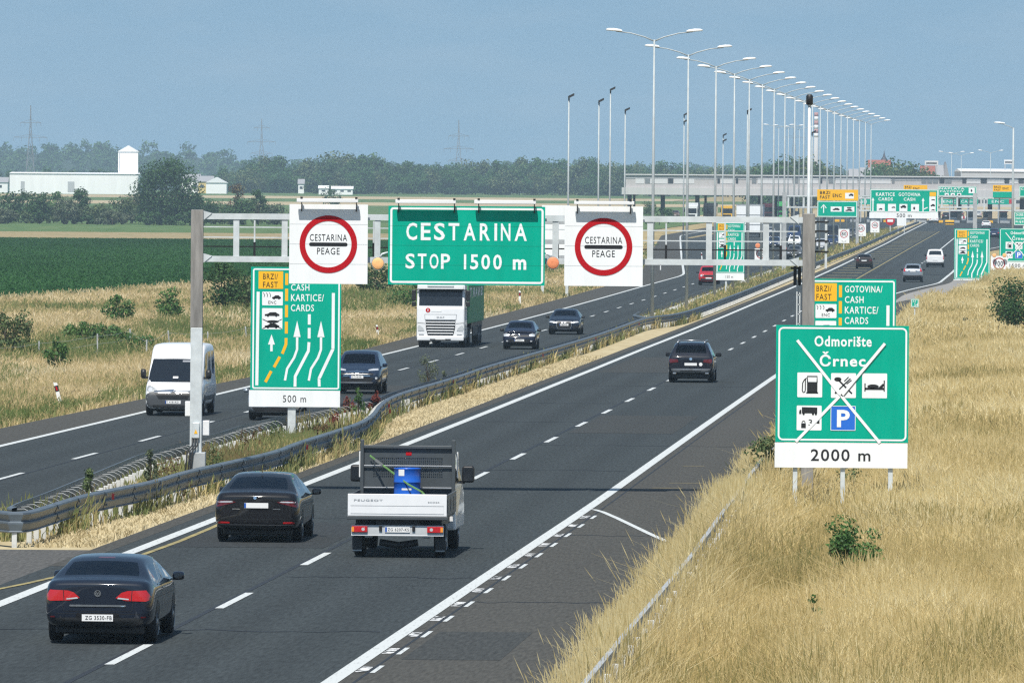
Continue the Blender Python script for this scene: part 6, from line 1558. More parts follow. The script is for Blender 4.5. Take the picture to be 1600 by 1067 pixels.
# ---- leaf clouds for bushes and trees
def leaf_cloud(n, size, leaf, seed, clumps=26, flat=.75, bottom=0.12, core=.35):
    """leaves in clumps on an uneven crown of the given size (w, d, h), standing on z = 0"""
    r = np.random.default_rng(seed); w, d, h = size; cs = []
    while len(cs) < clumps:
        v = r.normal(size=3); v /= np.linalg.norm(v); q = r.uniform(core, 1)**.5; p = v*q
        if p[2] < -.8: continue
        cs.append((p[0]*w/2*r.uniform(.75, 1.05), p[1]*d/2, (p[2]*.5+.5)*h*(1-bottom)+h*bottom))
    cs = np.array(cs); cr_ = r.uniform(.14, .27, len(cs))*min(w, h*1.2); ct = r.uniform(-.22, .22, len(cs))
    ci = r.choice(len(cs), n, p=(cr_**2)/(cr_**2).sum()); v = r.normal(size=(n, 3)); v /= np.linalg.norm(v, axis=1)[:, None]
    rad = cr_[ci]*r.uniform(.35, 1.12, n)**.6; P = cs[ci]+v*rad[:, None]*np.array([1, 1, flat]); P[:, 2] = np.maximum(P[:, 2], .02*h)
    nr = v+r.normal(0, .55, (n, 3))+np.array([0, -.15, .35]); nr /= np.linalg.norm(nr, axis=1)[:, None]
    t = np.cross(nr, r.normal(size=(n, 3))); t /= np.linalg.norm(t, axis=1)[:, None]; b = np.cross(nr, t)
    sz = leaf*r.uniform(.6, 1.25, n); A = t*sz[:, None]*.5; B = b*sz[:, None]*.34
    V = np.stack([P-A, P-B*.9, P+A, P+B*.9], 1).reshape(-1, 3)
    return V, np.repeat(np.clip(.5+ct[ci]+r.normal(0, .17, n), 0, 1), 4), cs
LEAF = {'dark': shade_mat('leaf_dark', [(0.015,0.044,0.013), (0.033,0.083,0.022), (0.066,0.138,0.033)], .6, .25), 'olive': shade_mat('leaf_olive', [(0.042,0.070,0.025), (0.077,0.119,0.042), (0.154,0.182,0.070)], .6, .2),
        'fresh': shade_mat('leaf_fresh', [(0.029,0.080,0.020), (0.065,0.145,0.036), (0.145,0.246,0.065)], .55, .25), 'grey': shade_mat('leaf_grey', [(.05,.07,.04), (.09,.115,.065), (.15,.17,.10)], .7, .2),
        'brown': shade_mat('leaf_brown', [(.07,.04,.02), (.12,.07,.03), (.13,.12,.05)], .7, .2), 'red': shade_mat('leaf_red', [(.10,.015,.015), (.16,.03,.025), (.20,.07,.03)], .7, .2), 'far': shade_mat('leaf_far', [(.022,.07,.024), (.05,.125,.036), (.10,.19,.055)], .7, .3)}
BARK = mat('bark', (.09,.07,.05), .9, var=.3, scale=5)
def branches(root, cs, h, r0, part='trunk', n=9, base_h=.0):
    m = MB(); m.smooth = True; top = Vector((0, 0, h*.62)); m.tube([(0,0,-.2),(.02*h,0,h*.25),(-.01*h,0,h*.45),top], [r0, r0*.75, r0*.55, r0*.25], 7)
    for c_ in cs[:n]:
        c_ = Vector(c_); a = Vector((0, 0, min(h*.5, max(h*.1, c_.z*.5)))); m.tube([a, a.lerp(c_, .55)+Vector((0, 0, .03*h)), c_], [r0*.4, r0*.25, r0*.08], 5)
    return m.build(part, BARK, root)
def bush(name, px, py, wpx, hpx, kind, leaf, n, label, cat='bush', group=None, zf=None, seed=None, clumps=22, s=None, flat=.8, trunk='stems'):
    x, s_ = GP(px, py, 0, zf or zr)
    if s: x, s_ = P3(px, py, s)[0], s
    w, h = M(wpx, s_), M(hpx, s_)+(.42 if cat in ('bush', 'bramble') else 0); V, sh, cs = leaf_cloud(n, (w, w*.9, h), leaf, seed or int(px*7+py), clumps, flat)
    t = empty(name, (x, s_, float(terr(x, s_))-.02), 0, label, cat, group)
    np_mesh('foliage' if trunk == 'stems' else 'crown', V, np.arange(len(V)), 4, LEAF[kind], sh, t)
    branches(t, cs, h, max(.012, h*.02), trunk, 10 if trunk == 'stems' else 8)
    return t
bush('shrub', 1340, 912, 96, 84, 'fresh', .075, 3000, 'leafy green shrub alone in the dry grass below the big rest area board', seed=5, clumps=24)
bush('shrub', 1268, 985, 34, 40, 'fresh', .07, 190, 'small sparse green shoot in the grass, lowest of the right-hand shrubs', seed=6, clumps=9)
bush('shrub', 1196, 764, 70, 62, 'olive', .10, 1300, 'dark green shrub at the guard rail left of the big rest area board posts', seed=8)
bush('shrub', 1338, 762, 60, 26, 'olive', .08, 260, 'low dark weeds behind the posts of the big rest area board', seed=9, clumps=12)
bush('shrub', 1604, 530, 100, 84, 'dark', .15, 6500, 'dense dark green bush cut by the right frame edge', seed=10, clumps=44)
bush('shrub', 1508, 517, 16, 16, 'grey', .12, 130, 'small grey thistle in the dry grass near the right bush', seed=12, clumps=7)
bush('shrub', 8, 556, 76, 58, 'olive', .17, 1900, 'olive bush cut by the left frame edge', group='bushes on the left verge', seed=14)
bush('shrub', 87, 572, 38, 42, 'fresh', .15, 900, 'small round green bush right of the one cut by the left frame edge', group='bushes on the left verge', seed=15)
bush('shrub', 184, 514, 46, 40, 'fresh', .2, 1000, 'light green bush on the verge above the long bramble', group='bushes on the left verge', seed=16)
bush('shrub', 265, 506, 46, 40, 'fresh', .2, 1000, 'green bush on the verge just left of the left gantry post', group='bushes on the left verge', seed=17)
bush('shrub', 346, 490, 78, 66, 'dark', .22, 2400, 'large dark bush just right of the left gantry post', group='bushes on the left verge', seed=18, clumps=30)
bush('shrub', 386, 488, 50, 46, 'olive', .22, 1200, 'olive bush right behind the large dark one, beside the left lane board', group='bushes on the left verge', seed=19)
bush('shrub', 588, 462, 70, 40, 'dark', .25, 1300, 'dark bush below the pale orange flasher', group='bushes on the left verge', seed=20)
bush('shrub', 655, 478, 90, 40, 'fresh', .25, 900, 'low green bush behind the lorry cab, under the CESTARINA board', group='bushes on the left verge', seed=21)
for i, (px, py) in enumerate(((128,538),(168,538),(205,545))): bush('bramble', px, py, 64, 24, 'fresh', .17, 700, ['left end of the long low bramble on the left verge','middle of the long low bramble on the left verge','right end of the long low bramble by the white van'][i], 'bramble', 'brambles on the left verge', seed=30+i, clumps=16)
bush('shrub', 905, 316, 36, 22, 'olive', .7, 500, 'distant small bush in the wheat field', s=1500, seed=34) if False else None
for i, (px, py, w, h, k, lb) in enumerate(((668,603,34,42,'grey','tall grey-green weed standing behind the guard rail bend'),(697,605,14,30,'grey','thin grey-green weed beside the taller one at the rail bend'),(560,655,20,44,'fresh','upright green weed between the rails below the oncoming off-road car'),(543,652,26,34,'red','dark red dock weed right of the left lane board post'),(583,650,18,42,'red','tall dark red dock weed near the rail bend'),(522,668,26,26,'red','low dark red dock weed between the rails'),(500,682,24,22,'brown','brown weed at the guard rail left of the dark red dock'),(430,690,46,26,'olive','spreading olive weed between the rails, left of the lane board post'),(390,700,44,30,'brown','brown weed by the left gantry post foot'),(332,742,40,34,'olive','olive weed in front of the gantry foot'),(262,770,60,46,'brown','tall brown weed at the near guard rail, left of the gantry post'),(145,800,34,60,'olive','tall pale weed rising above the near guard rail'),(235,775,20,60,'grey','slender weed in front of the near guard rail'))):
    bush('weed', px, py+14, w, h*1.55, k, .07, 620, lb, 'weed', 'weeds in the median', seed=40+i, clumps=10, flat=1.4)

# roadside delineators, wire fence
def delineator(px, py, hpx, tilt, label):
    x, s = GP(px, py); h = M(hpx, s); t = empty('delineator', (x, s, float(terr(x, s))), 0, label, 'marker post', 'white marker posts'); t.rotation_euler = (0, R(tilt), 0)
    w = max(.055, h*.065); m = MB(); m.add([(-w,0,-.2),(w,0,-.2),(w,.1,-.2),(-w,.1,-.2),(-w,0,h),(w,0,h*.94),(w,.1,h*.94),(-w,.1,h)], [(0,3,2,1),(4,5,6,7),(0,1,5,4),(1,2,6,5),(2,3,7,6),(3,0,4,7)]); m.build('post', MT['white_plain'], t)
    m = MB(); m.box(-w-.004, w+.004, -.006, .106, h*.64, h*.86); m.build('band', MT['black'], t); m = MB(); m.plate(rct(-w*.4, w*.4, h*.68, h*.82), -.008); m.build('reflector', MT['sign_red'], t)
delineator(96, 636, 43, -14, 'leaning white marker post left of the white van'); delineator(591, 528, 23, -6, 'white marker post on the verge left of the lorry'); delineator(812, 477, 25, 0, 'white marker post below the right edge of the green CESTARINA board')
delineator(1032, 422, 12, 0, 'small distant white marker post above the shoulder, seen through the gantry'); delineator(1097, 408, 14, -4, 'farthest white marker post, left of the distant lane board')
fp = [(-6,560,16),(61,556,22),(152,552,34),(205,540,28),(229,549,24),(266,538,26),(326,533,20),(386,527,22),(440,515,20),(500,505,18)]
x0, s0 = GP(61, 556); t = empty('wire_fence', (x0, s0, float(terr(x0, s0))), 0, 'old wire fence with thin grey posts on the left verge', 'fence'); tops = []
for px, py, h in fp:
    x, s = GP(px, py); hh = M(h, s)+.2; z = float(terr(x, s)); ln = random.uniform(-.12, .12); m = MB(); m.bar((x-x0, s-s0, z-t.location.z-.2), (x-x0+ln, s-s0, z-t.location.z+hh), .07, .07); m.build('post', MT['zinc_dull'], t); tops.append(Vector((x-x0+ln, s-s0, z-t.location.z+hh)))
m = MB()
for k in (.12, .5, .9):
    for a, b in zip(tops[:-1], tops[1:]): m.tube([a-Vector((0,0,k)), (a+b)/2-Vector((0,0,k+.06)), b-Vector((0,0,k))], .006, 4, cap=False)
m.build('wire', MT['zinc_dull'], t)
# ================================================================ toll canopy, far buildings, trees, pylons
CLAD = mat('cladding', (.46,.44,.43), .6, var=.06, scale=.3, stretch=(6,1,.3)); CLAD2 = mat('cladding_pale', (.56,.55,.54), .6, var=.05, scale=.3, stretch=(6,1,.3)); PANEL = mat('panel_pale', (.62,.62,.62), .5)
TY = 1790.0
def tq(px, py, Y=TY): return P3(px, py, Y)
x0 = tq(972, 299)[0]; z0, z1, z2 = tq(1290, 306.5)[1], tq(1290, 295.5)[1], tq(1290, 276)[1]; gz = zr(TY); x1 = tq(1700, 300)[0]
t = empty('toll_canopy', ((x0+x1)/2, TY, gz), 0, 'long grey toll plaza canopy crossing the whole road in the distance', 'toll canopy'); ox = (x0+x1)/2
def tb(part, a, b, y0, y1, c, d, m, ch=0): return MB().box(a-ox, b-ox, y0, y1, c-gz, d-gz, ch).build(part, m, t)
xu = tq(978, 280)[0]
tb('fascia', x0, x1, 0, 16, z0, z1, CLAD2); tb('upper_storey', xu, x1, .8, 15, z1, z2, CLAD); tb('roof_edge', xu-.3, x1, .5, 15.3, z2, z2+.22, PANEL); tb('gutter', xu, x1, .74, .8, z2-.75, z2-.55, MT['zinc_dull'])
wd = mat('window_dark', (.045,.055,.065), .2); wg = mat('window_grey', (.20,.22,.23), .3)
for a, b, m in ((1008,1015.6,wg),(1044,1052,wd),(1121,1125,wd),(1149.6,1153.6,wd),(1175,1182,wg),(1239,1247,wg),(1280,1285,wd),(1295,1303,wg),(1394,1398,wg),(1440,1448,wg),(1449,1457,wg),(1458,1466,wg),(1468,1476,wd),(1477,1487,wg),(1504,1510,wd),(1533,1542,wd),(1570,1577,wd),(1592,1600,wd)):
    xa, za = tq(a, 286.5); xb, zb = tq(b, 279); tb('window', xa, xb, .72, .8, za, zb, m)
for a, b in ((993,1007),(1016,1043),(1053,1085),(1126,1148),(1184,1238),(1250,1279),(1306,1340),(1345,1392),(1511,1532),(1543,1569),(1578,1591)):
    xa, za = tq(a, 287); xb, zb = tq(b, 278.6); tb('panel', xa, xb, .75, .8, za, zb, PANEL)
for px in (984, 1036, 1090, 1188, 1240, 1290, 1340, 1392, 1446, 1500, 1548, 1598):
    xa = tq(px, 310)[0]; tb('column', xa-.45, xa+.45, 2, 3.2, gz-.3, z0, MT['plastic'])
for px in (992, 1104, 1215, 1268): xa = tq(px, 310)[0]; tb('column', xa-.25, xa+.25, 9, 9.6, gz-.3, z0, MT['black'])
for i, px in enumerate((1312, 1336, 1362, 1388, 1414, 1440, 1466, 1492, 1518, 1544, 1570, 1596)):
    xa = tq(px, 310)[0]; b_ = empty('toll_booth', (xa, TY+4, gz), 0, 'glazed toll booth under the canopy', 'toll booth', 'toll booths under the canopy'); g_ = b_
    MB().box(-.8, .8, 0, 3, 0, 1.1).build('base', MT['white_plain'], g_); MB().box(-.75, .75, .05, 2.95, 1.1, 2.3).build('window', wd, g_); MB().box(-.95, .95, -.2, 3.2, 2.3, 2.55).build('roof', [MT['white_plain'], MT['sign_red'], MT['zinc_dull']][i % 3], g_)
    MB().box(-1.0, 1.0, -5, 0, 0, .5).build('island', MT['sign_yellow'] if i % 3 == 0 else MT['zinc_dull'], g_)
for i, (px, col) in enumerate(((1345,'sign_green'),(1377,'sign_yellow'),(1430,'sign_green'),(1484,'sign_green'),(1512,'sign_green'),(1560,'sign_green'))):
    xa, za = tq(px, 315, TY-6); bd = empty('lane_board', (xa, TY-6, zr(TY-6)), 0, 'lane board hanging over a toll lane', 'road sign', 'lane boards under the canopy'); zz = za-zr(TY-6)
    MB().box(-2.2, 2.2, 0, .2, zz-.6, zz+.5).build('panel', MT[col], bd); MB().box(-.12, .12, .05, .15, 0, zz-.6).build('post', MT['zinc_dull'], bd); words('lettering', bd, 'ENC' if i % 2 else 'CASH', -1.4, 1.2, zz-.3, zz+.25, -.012, 'sign_white')
x, s = GP(1484, 352); t = empty('crash_cushion', (x, s, zr(s)), 0, 'yellow crash cushion at the lane split before the toll', 'barrier'); m = MB()
m.box(-.9, .9, 0, 2.2, 0, 1.0, .15); m.build('body', MT['sign_yellow'], t); m = MB(); m.box(-.92, .92, -.02, 0, .35, .6); m.build('stripe', MT['sign_black'], t)
for i, (a, b) in enumerate(((1489, 1500), (1502, 1512))):
    xa, s_ = GP(a, 344); xb, _ = GP(b, 344); t = empty('road_barrier', ((xa+xb)/2, s_, zr(s_)), 0, ['red and white barrier rail, left of two, before the toll booths','red and white barrier rail, right of two, before the toll booths'][i], 'barrier', 'barriers before the booths'); w = (xb-xa)/2
    for k in range(4): MB().box(-w+k*w/2, -w+(k+1)*w/2, 0, .3, .3, .9).build('rail', MT['sign_red' if k % 2 else 'white_plain'], t)
    MB().box(-w, w, .05, .25, -.1, .3).build('foot', MT['zinc_dull'], t)

def house(name, px0, px1, py0, py1, Y, wall, label, roof=None, gable=True, wins=0, cat='building', dy=10, hroof=.35, group=None, doors=0):
    """front seen square-on: px0..px1 wide, py0 (top) .. py1 (ground)"""
    xa, za = P3(px0, (py0+py1)/2, Y); xb, _ = P3(px1, (py0+py1)/2, Y); zt = P3((px0+px1)/2, py0, Y)[1]; gz = min(P3((px0+px1)/2, py1, Y)[1], float(terr((xa+xb)/2, Y))+.3)
    t = empty(name, ((xa+xb)/2, Y, gz), 0, label, cat, group); w = (xb-xa)/2; h = zt-gz; hw_ = h*(1-hroof) if roof else h
    MB().box(-w, w, 0, dy, -2, hw_).build('wall', wall, t)
    if roof:
        m = MB(); e = w+.25
        if gable: m.add([(-e,-.3,hw_),(e,-.3,hw_),(e,dy+.3,hw_),(-e,dy+.3,hw_),(-e,dy/2,h),(e,dy/2,h)], [(0,1,5,4),(2,3,4,5),(1,2,5),(3,0,4),(3,2,1,0)])
        else: m.add([(-e,-.3,hw_),(e,-.3,hw_),(e,dy+.3,hw_),(-e,dy+.3,hw_),(0,-.3,h),(0,dy+.3,h)], [(0,1,4),(2,3,5),(1,2,5,4),(3,0,4,5),(3,2,1,0)])
        m.build('roof', roof, t)
    for k in range(wins):
        a = -w+2*w*(k+.5)/wins; ww = min(.7, w/wins*.5); MB().box(a-ww, a+ww, -.04, .02, hw_*.45, hw_*.72).build('window', wd, t)
    return t
WALLW = mat('wall_white', (.90,.90,.89), .7, var=.04, scale=.2); WALLY = mat('wall_yellow', (.70,.52,.18), .7); WALLG = mat('wall_grey', (.45,.46,.47), .7); ROOFR = mat('roof_red', (.28,.09,.06), .8); ROOFG = mat('roof_grey', (.30,.30,.31), .7); ROOFW = mat('roof_white', (.82,.83,.84), .6)
SLAB = mat('wall_panels', (.90,.90,.89), .7, var=.06, scale=.12, stretch=(3,1,.4))
h1 = house('factory_hall', 15, 216, 269.5, 296, 3050, SLAB, 'long white windowless factory hall in front of the wooded hill', ROOFW, True, 0, dy=30, hroof=.07)
for a, b in ((-19, -17.6), (-2.2, .2)): MB().box(a, b, -.05, .02, .5, 4.2).build('door', WALLG, h1)
h2 = house('silo_tower', 184.5, 215.5, 227.5, 296, 3075, WALLW, 'tall white tower with a pointed roof rising over the factory hall', ROOFW, False, 0, cat='tower', dy=7, hroof=.13)
MB().box(-3.2, -2.9, -.04, .02, 8, 14.5).build('ladder', WALLG, h2)
house('storage_shed', -12, 12, 277, 294, 3100, WALLW, 'small white shed at the left frame edge beside the factory hall', ROOFG, True, 1, dy=8)
house('farm_house', 283, 312, 272, 297, 3200, WALLW, 'pale house half hidden by the big roadside tree', ROOFG, True, 2)
house('farm_house', 310, 333, 275, 297, 3190, WALLY, 'yellow house right of the big roadside tree', ROOFG, True, 2, dy=9)
house('farm_barn', 322, 354, 277, 297, 3160, WALLW, 'white barn with a pale pitched roof right of the yellow house', ROOFW, False, 0, dy=12)
house('white_house', 466, 475, 280, 300, 3230, WALLW, 'narrow white house between the trees above the left red ring board', ROOFG, True, 1, dy=6)
house('white_hall', 498, 513, 290, 303, 3150, WALLW, 'short white hall left of the long one, behind a small bush', ROOFW, True, 1, dy=8); house('white_hall', 518, 551, 291, 303, 3150, WALLW, 'long low white hall left of the green CESTARINA board', ROOFW, True, 3, dy=8)
house('white_house', 1328, 1341, 264, 275, 2700, WALLW, 'white house behind the canopy, left of the red-roofed one', ROOFG, True, 2); house('white_house', 1346, 1372, 262, 275, 2720, WALLW, 'white house right behind the lamp row, above the canopy', ROOFG, True, 3); house('red_roof_house', 1358, 1392, 250, 276, 2760, WALLW, 'house with a long red roof below the church spire', ROOFR, True, 3, hroof=.45)
house('red_roof_house', 1440, 1466, 259, 276, 2700, WALLW, 'red-roofed house above the canopy right of the dark trees', ROOFR, True, 2, hroof=.5); house('grey_house', 1464, 1474, 258, 276, 2690, WALLG, 'narrow pale house beside the right red roof', ROOFG, True, 1); house('grey_house', 1474, 1482, 253, 276, 2710, WALLW, 'tall narrow white house among the far lamp posts', ROOFG, False, 1)
hh = house('shopping_hall', 1502, 1700, 264, 278, 2600, WALLG, 'long pale hall with dark windows and a red band at the right frame edge', ROOFW, True, 0, dy=40, hroof=.08)
wx_ = M(198, 2600)/2
for a, b in ((1507,1516),(1522,1532),(1535,1542),(1548,1553),(1555,1562),(1588,1594),(1597,1604)):
    xa, za = P3(a, 269, 2600); xb, _ = P3(b, 269, 2600); MB().box(xa-hh.location.x, xb-hh.location.x, -.06, .02, .9, 1.9).build('window', wd, hh)
xa, xb = P3(1563, 268, 2600)[0], P3(1584, 268, 2600)[0]; MB().box(xa-hh.location.x, xb-hh.location.x, -.07, .02, .8, 2.1).build('red_band', MT['sign_red'], hh)
for (a, b, y0, y1, lb) in ((1445,1466,253.5,258,'pale roof sign on stilts above the right red-roofed house'),(1569,1583,252,256.5,'pale roof sign on stilts above the long hall')):
    xa, za = P3(a, y1, 2610); xb, zb = P3(b, y0, 2610); g_ = float(terr(xa, 2610)); t = empty('roof_sign', ((xa+xb)/2, 2610, g_), 0, lb, 'sign', 'far roof signs'); w = (xb-xa)/2
    MB().box(-w, w, 0, .4, za-g_, zb-g_+.4).build('panel', PANEL, t); 
    for q in (-.8, .8): MB().box(q*w-.15, q*w+.15, .1, .3, 0, za-g_).build('post', MT['zinc_dull'], t)
    MB().box(-w*.8, w*.8, -.05, 0, za-g_+.35, za-g_+.75).build('lettering', MT['sign_black'], t)
# church spire, chimney
x, z = P3(1381.5, 235, 2900); g_ = float(terr(x, 2900)); t = empty('church_tower', (x, 2900, g_), 0, 'dark onion-topped church spire beyond the end of the lamp row', 'church tower'); h = z-g_; SL = mat('slate', (.05,.055,.07), .6)
MB().box(-1.3, 1.3, -1.3, 1.3, 0, h*.72).build('tower', WALLG, t); m = MB(); m.smooth = True; m.lathe([(1.75,h*.70),(1.8,h*.74),(1.2,h*.78),(1.15,h*.82),(.6,h*.86),(.25,h*.92),(.05,h)], 12); m.build('spire', SL, t)
x, z = P3(1275.5, 176, 4300); g_ = float(terr(x, 4300)); h = z-g_; t = empty('chimney', (x, 4300, g_), 0, 'tall slender chimney with red and white bands at the top', 'chimney'); m = MB(); m.smooth = True; m.lathe([(1.35,-1),(1.15,h*.7)], 16); m.build('shaft', mat('chimney_concrete', (.50,.49,.48), .8), t)
for k in range(6): m = MB(); m.smooth = True; m.lathe([(1.15-.02*k,h*(.7+.05*k)),(1.13-.02*k,h*(.75+.05*k))], 16); m.build('band', mat('chimney_red', (.45,.22,.20), .8) if k == 1 else (bpy.data.materials['chimney_red'] if k % 2 else MT['white_plain']), t)

# pylons
def pylon(px, top, arms, label, Y=3900, wpx=8.5):
    x, z = P3(px, top, Y); g_ = float(terr(x, Y)); h = z-g_; t = empty('pylon', (x, Y, g_), 0, label, 'pylon', 'lattice power pylons'); st = mat('pylon_steel', (.16,.18,.20), .7) if 'pylon_steel' not in bpy.data.materials else bpy.data.materials['pylon_steel']
    m = MB(); w0 = M(wpx, Y); lv = [0, .16, .31, .45, .58, .70, .80, .90, 1.0]; ws = [w0*(1-.86*min(1, q/.72)) if q < .72 else w0*.14*(1-(q-.72)/.33) for q in lv]
    for i in range(len(lv)-1):
        a, b = lv[i]*h, lv[i+1]*h; p, q = max(ws[i], .1), max(ws[i+1], .08)
        for sx_ in (-1, 1):
            for sy_ in (-1, 1): m.bar((sx_*p, sy_*p, a), (sx_*q, sy_*q, b), .22, .22)
        for sy_ in (-1, 1): m.bar((-p, sy_*p, a), (q, sy_*q, b), .13, .13); m.bar((p, sy_*p, a), (-q, sy_*q, b), .13, .13); m.bar((-q, sy_*q, b), (q, sy_*q, b), .12, .12)
    m.build('mast', st, t)
    for py, hwid in arms:
        zc = P3(px, py, Y)[1]-g_; w = M(hwid, Y); m = MB()
        m.bar((-w, 0, zc), (w, 0, zc), .2, .2); m.bar((-w, 0, zc), (0, 0, zc+1.4), .14, .14); m.bar((w, 0, zc), (0, 0, zc+1.4), .14, .14)
        for sx_ in (-1, 1): m.bar((sx_*w, 0, zc), (sx_*w, 0, zc-1.8), .12, .12); m.bar((sx_*w*.55, 0, zc), (sx_*w*.55, 0, zc-1.8), .12, .12)
        m.build('crossarm', st, t)
    return t
pylon(48, 165, ((192, 16), (215, 26)), 'lattice pylon at the left, before the wooded hill'); pylon(409, 186, ((200, 12), (222, 22), (240, 17)), 'faint lattice pylon above the trees left of the green CESTARINA board', 4600); pylon(717, 188, ((213, 16), (233, 23), (251, 16)), 'lattice pylon above the trees over the green CESTARINA board', 4200); pylon(1241, 184, ((199, 12), (215, 18)), 'very faint lattice pylon behind the lamp row near the chimney', 5200)

# wooded hill: a far mass
hx = [-140,-40,0,60,130,180,240,300,350,400,450,520,600,700,800,900,1000,1100,1180,1240,1300,1360,1420,1500,1620,1760]; hy = [236,233,231,228,222,226,229,231,239,246,251,252,255,258,256,255,257,257,258,260,264,268,270,272,272,272]
HYY = 6000; top_z = lambda px: P3(px, float(np.interp(px, hx, hy)), HYY)[1]
vs = []; fs = []; cols = list(range(-160, 1781, 12))
for px in cols:
    xx = P3(px, 290, HYY)[0]; tz = top_z(px)-7
    for k, (dy, f) in enumerate(((-650, 0), (-420, .35), (-200, .72), (0, 1.0), (500, .5))): vs.append((xx, HYY+dy, 5+(tz-5)*f+(0 if k in (0, 4) else random.uniform(-1, 1))))
for i in range(len(cols)-1):
    for k in range(4): p = i*5+k; fs.append((p, p+5, p+6, p+1))
tag(MB().add(vs, fs).build('hills', mat('hill_green', (.018,.042,.018), .9, var=.3, scale=.05), smooth=True), kind='structure')
VV, SS = [], []; nb = 0
for i in range(820):
    px = RNG.uniform(-150, 1770); f = RNG.random()**.7; dy = -650+650*f; tz = 5+(top_z(px)-7-5)*min(1, f*1.02); w = RNG.uniform(9, 17); hh_ = RNG.uniform(8, 14)
    V, sh, cs = leaf_cloud(190, (w, w, hh_), 2.2, 1000+i, 12); V = V+np.array([P3(px, 290, HYY)[0], HYY+dy, tz-2.5-RNG.uniform(0, 3)]); VV.append(V); SS.append(np.clip(sh+RNG.uniform(-.25, .25), 0, 1))
V = np.concatenate(VV); o = np_mesh('forest', V, np.arange(len(V)), 4, LEAF['far'], np.concatenate(SS)); tag(o, kind='stuff')

# tree line in front of the hill: every tree a thing, six crowns shared
protos = []
for k, (kind, w, h, n) in enumerate((('far', 11, 13, 2600), ('far', 9, 15, 2400), ('olive', 12, 12, 2600), ('far', 8, 11, 1800), ('dark', 10, 14, 2400), ('olive', 7, 12, 1700))):
    V, sh, cs = leaf_cloud(n, (w*1.15, w*1.15, h), .95, 300+k, 34, .9, .0, .2); protos.append((V, sh, cs, kind, w, h))
pm = {}
KIND = ['broad dark green tree', 'tall rounded green tree', 'olive green spreading tree', 'small green tree', 'dense dark tree', 'slim olive tree']
def place_tree(px, top, base, k, label, Y, group='trees of the far tree line', sx_=None):
    V, sh, cs, kind, w, h = protos[k]; x, zt = P3(px, top, Y); g_ = float(terr(x, Y)); sc = max(.4, (zt-g_)/h)
    t = empty('tree', (x, Y, g_-.1), random.uniform(0, 6.28), label, 'tree', group)
    if k not in pm:
        a = np_mesh('crown', V, np.arange(len(V)), 4, LEAF[kind], sh, t); b = branches(t, cs, h, .28, 'trunk', 8); pm[k] = (a.data, b.data)
    else:
        for nm, me in zip(('crown', 'trunk'), pm[k]): o = bpy.data.objects.new(nm, me); COL.objects.link(o); o.parent = t
    t.scale = ((sx_ or random.uniform(.9, 1.25))*sc**.5, (sx_ or 1)*sc**.5, sc); return t
tx = [(372,262),(390,250),(402,244),(418,243),(433,244),(447,258),(458,250),(470,252),(484,246),(498,247),(512,247),(524,243),(538,239),(550,238),(562,242),(574,240),(590,243),(604,252),(618,254),(632,250),(646,249),(660,256),(674,258),(690,255),(705,257),(720,258),(736,255),(752,252),(766,253),(780,250),(794,254),(808,247),(822,240),(835,244),(848,252),(862,249),(876,250),(890,253),(904,245),(918,243),(932,249),(946,257),(960,258),(975,257),(990,254),(1005,259),(1020,256),(1035,251),(1050,249),(1066,255),(1082,258),(1098,260),(1114,261),(1130,262),(1146,263),(1162,260),(1178,258)]
for i, (px, top) in enumerate(tx):
    k = int(RNG.integers(0, 6)); place_tree(px, top+RNG.uniform(-2, 3), 297, k, KIND[k]+' in the far tree line beyond the fields', 3330+RNG.uniform(-60, 200))
for i in range(46):
    px = 366+i*18+RNG.uniform(-6, 6); k = int(RNG.integers(0, 6)); place_tree(px, 266+RNG.uniform(-6, 10), 298, k, KIND[k]+' in the far tree line beyond the fields', 3250+RNG.uniform(-40, 40))
for i, (px, top) in enumerate(((20,266),(45,270),(70,263),(100,265),(120,268),(150,262),(170,266),(230,262),(345,262),(362,270),(-10,262),(140,271))):
    k = int(RNG.integers(0, 6)); place_tree(px, top, 295, k, KIND[k]+' behind the white factory hall', 3260+RNG.uniform(0, 150), 'trees behind the factory hall')
for i, (px, top, k) in enumerate(((1196,262,2),(1210,252,1),(1224,246,0),(1238,243,4),(1252,250,1),(1270,250,2),(1284,256,3),(1188,266,3),(1262,258,5),(1378,255,1),(1392,249,0),(1402,258,4),(1412,257,2),(1424,258,3),(1437,264,5),(1366,262,3),(1450,266,3))):
    place_tree(px, top, 278, k, KIND[k]+' above the toll canopy roof', 2480+RNG.uniform(-60, 60), 'trees behind the toll canopy')
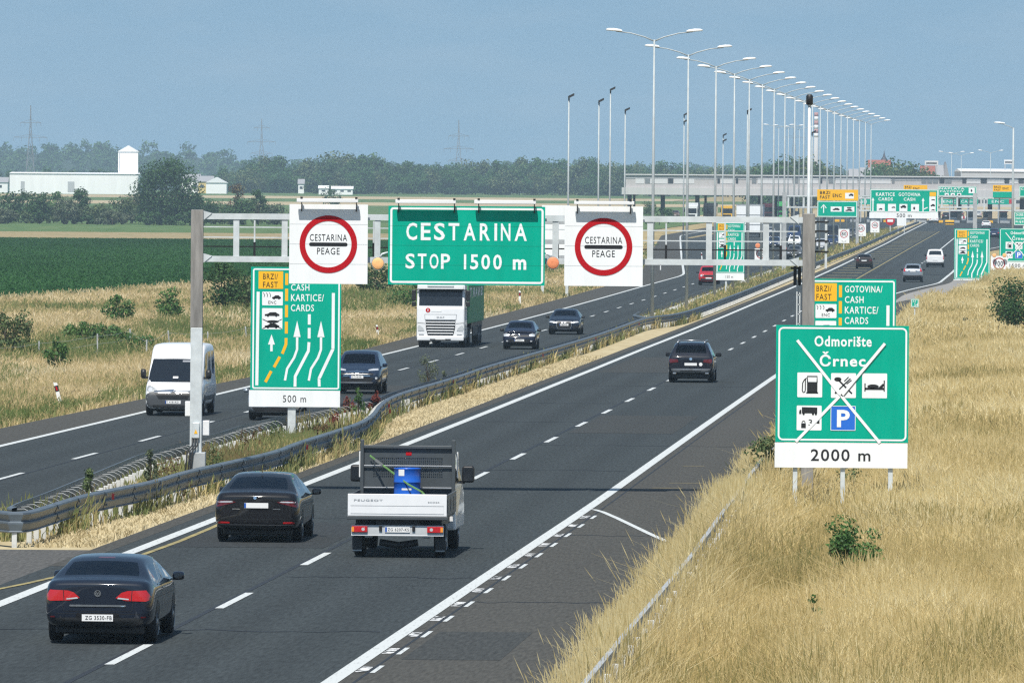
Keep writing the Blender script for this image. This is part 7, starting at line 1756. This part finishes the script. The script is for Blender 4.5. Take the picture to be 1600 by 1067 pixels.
# hedge row and the big tree on the left
hz_ = [(-12,318,46,40,'dark'),(14,304,44,50,'dark'),(42,302,40,52,'dark'),(62,298,34,52,'dark'),(84,297,36,54,'fresh'),(104,312,50,42,'grey'),(128,297,42,56,'dark'),(150,318,56,38,'olive'),(182,312,60,44,'olive'),(206,306,46,50,'grey'),(232,298,50,56,'dark'),(290,302,54,54,'dark'),(318,310,54,46,'dark'),(344,312,50,44,'olive'),(372,314,50,42,'dark'),(402,312,44,42,'olive'),(428,322,44,32,'grey'),(0,330,60,26,'grey'),(60,332,70,26,'olive'),(120,334,70,24,'dark'),(176,334,70,24,'grey'),(240,334,70,26,'dark'),(300,334,70,26,'dark'),(360,336,70,24,'olive')]
YH_ = GP(100, 350, 0, zl)[1]
def at_line(px, Y0): return Y0
for i, (px, top, w, h, kind) in enumerate(hz_):
    Y = YH_+RNG.uniform(-20, 25)-(18 if i >= 17 else 0); x, zt = P3(px, top, Y); g_ = float(terr(x, Y)); hh_ = zt-g_+.3; ww = M(w, Y); V, sh, cs = leaf_cloud(1700, (ww, ww*.8, hh_), .5, 600+i, 24, .85, .06)
    t = empty('hedge_bush', (x, Y, g_-.1), 0, {'dark': 'dark green bush', 'olive': 'olive bush', 'grey': 'pale grey-green bush', 'fresh': 'light green bush'}[kind]+' of the hedge row behind the crop field', 'bush', 'bushes of the hedge row'); np_mesh('foliage', V, np.arange(len(V)), 4, LEAF[kind], sh, t); branches(t, cs, hh_, .1, 'stems', 8)
for (px, top, w, kind, n, lb, nm) in ((260, 254, 100, 'dark', 9500, 'big spreading tree towering over the hedge row, in front of the factory hall', 'tree'), (371, 289, 36, 'brown', 900, 'reddish brown dying shrub at the right end of the hedge row', 'shrub'), (404, 296, 30, 'dark', 700, 'dark round shrub right of the reddish brown one', 'shrub'), (518, 292, 30, 'dark', 600, 'small dark bush in front of the long low white hall', 'shrub')):
    Y = YH_-12 if px != 518 else 2300; x, zt = P3(px, top, Y); g_ = float(terr(x, Y)); hh_ = zt-g_; ww = M(w, Y); V, sh, cs = leaf_cloud(n, (ww, ww*.85, hh_), .55, int(px), 60 if n > 2000 else 18, .85, .08)
    t = empty(nm, (x, Y, g_-.1), 0, lb, 'tree' if nm == 'tree' else 'bush'); np_mesh('crown' if nm == 'tree' else 'foliage', V, np.arange(len(V)), 4, LEAF[kind], sh, t); branches(t, cs, hh_, .22 if nm == 'tree' else .1, 'trunk' if nm == 'tree' else 'stems', 12)
# bushes beyond the shoulder seen through the gantry
for (px, py, w, h, kind, lb) in ((1030, 350, 70, 30, 'dark', 'dark hedge seen through the gantry right of the right red ring board'), (1012, 332, 24, 22, 'olive', 'small olive bush left of the first lamp post, on the toll apron edge')):
    x, s = GP(px, py); hh_ = M(h, s); ww = M(w, s); V, sh, cs = leaf_cloud(900, (ww, ww*.7, hh_), .4, int(px), 20, .85, .06); t = empty('shrub', (x, s, float(terr(x, s))-.1), 0, lb, 'bush'); np_mesh('foliage', V, np.arange(len(V)), 4, LEAF[kind], sh, t); branches(t, cs, hh_, .1, 'stems', 8)
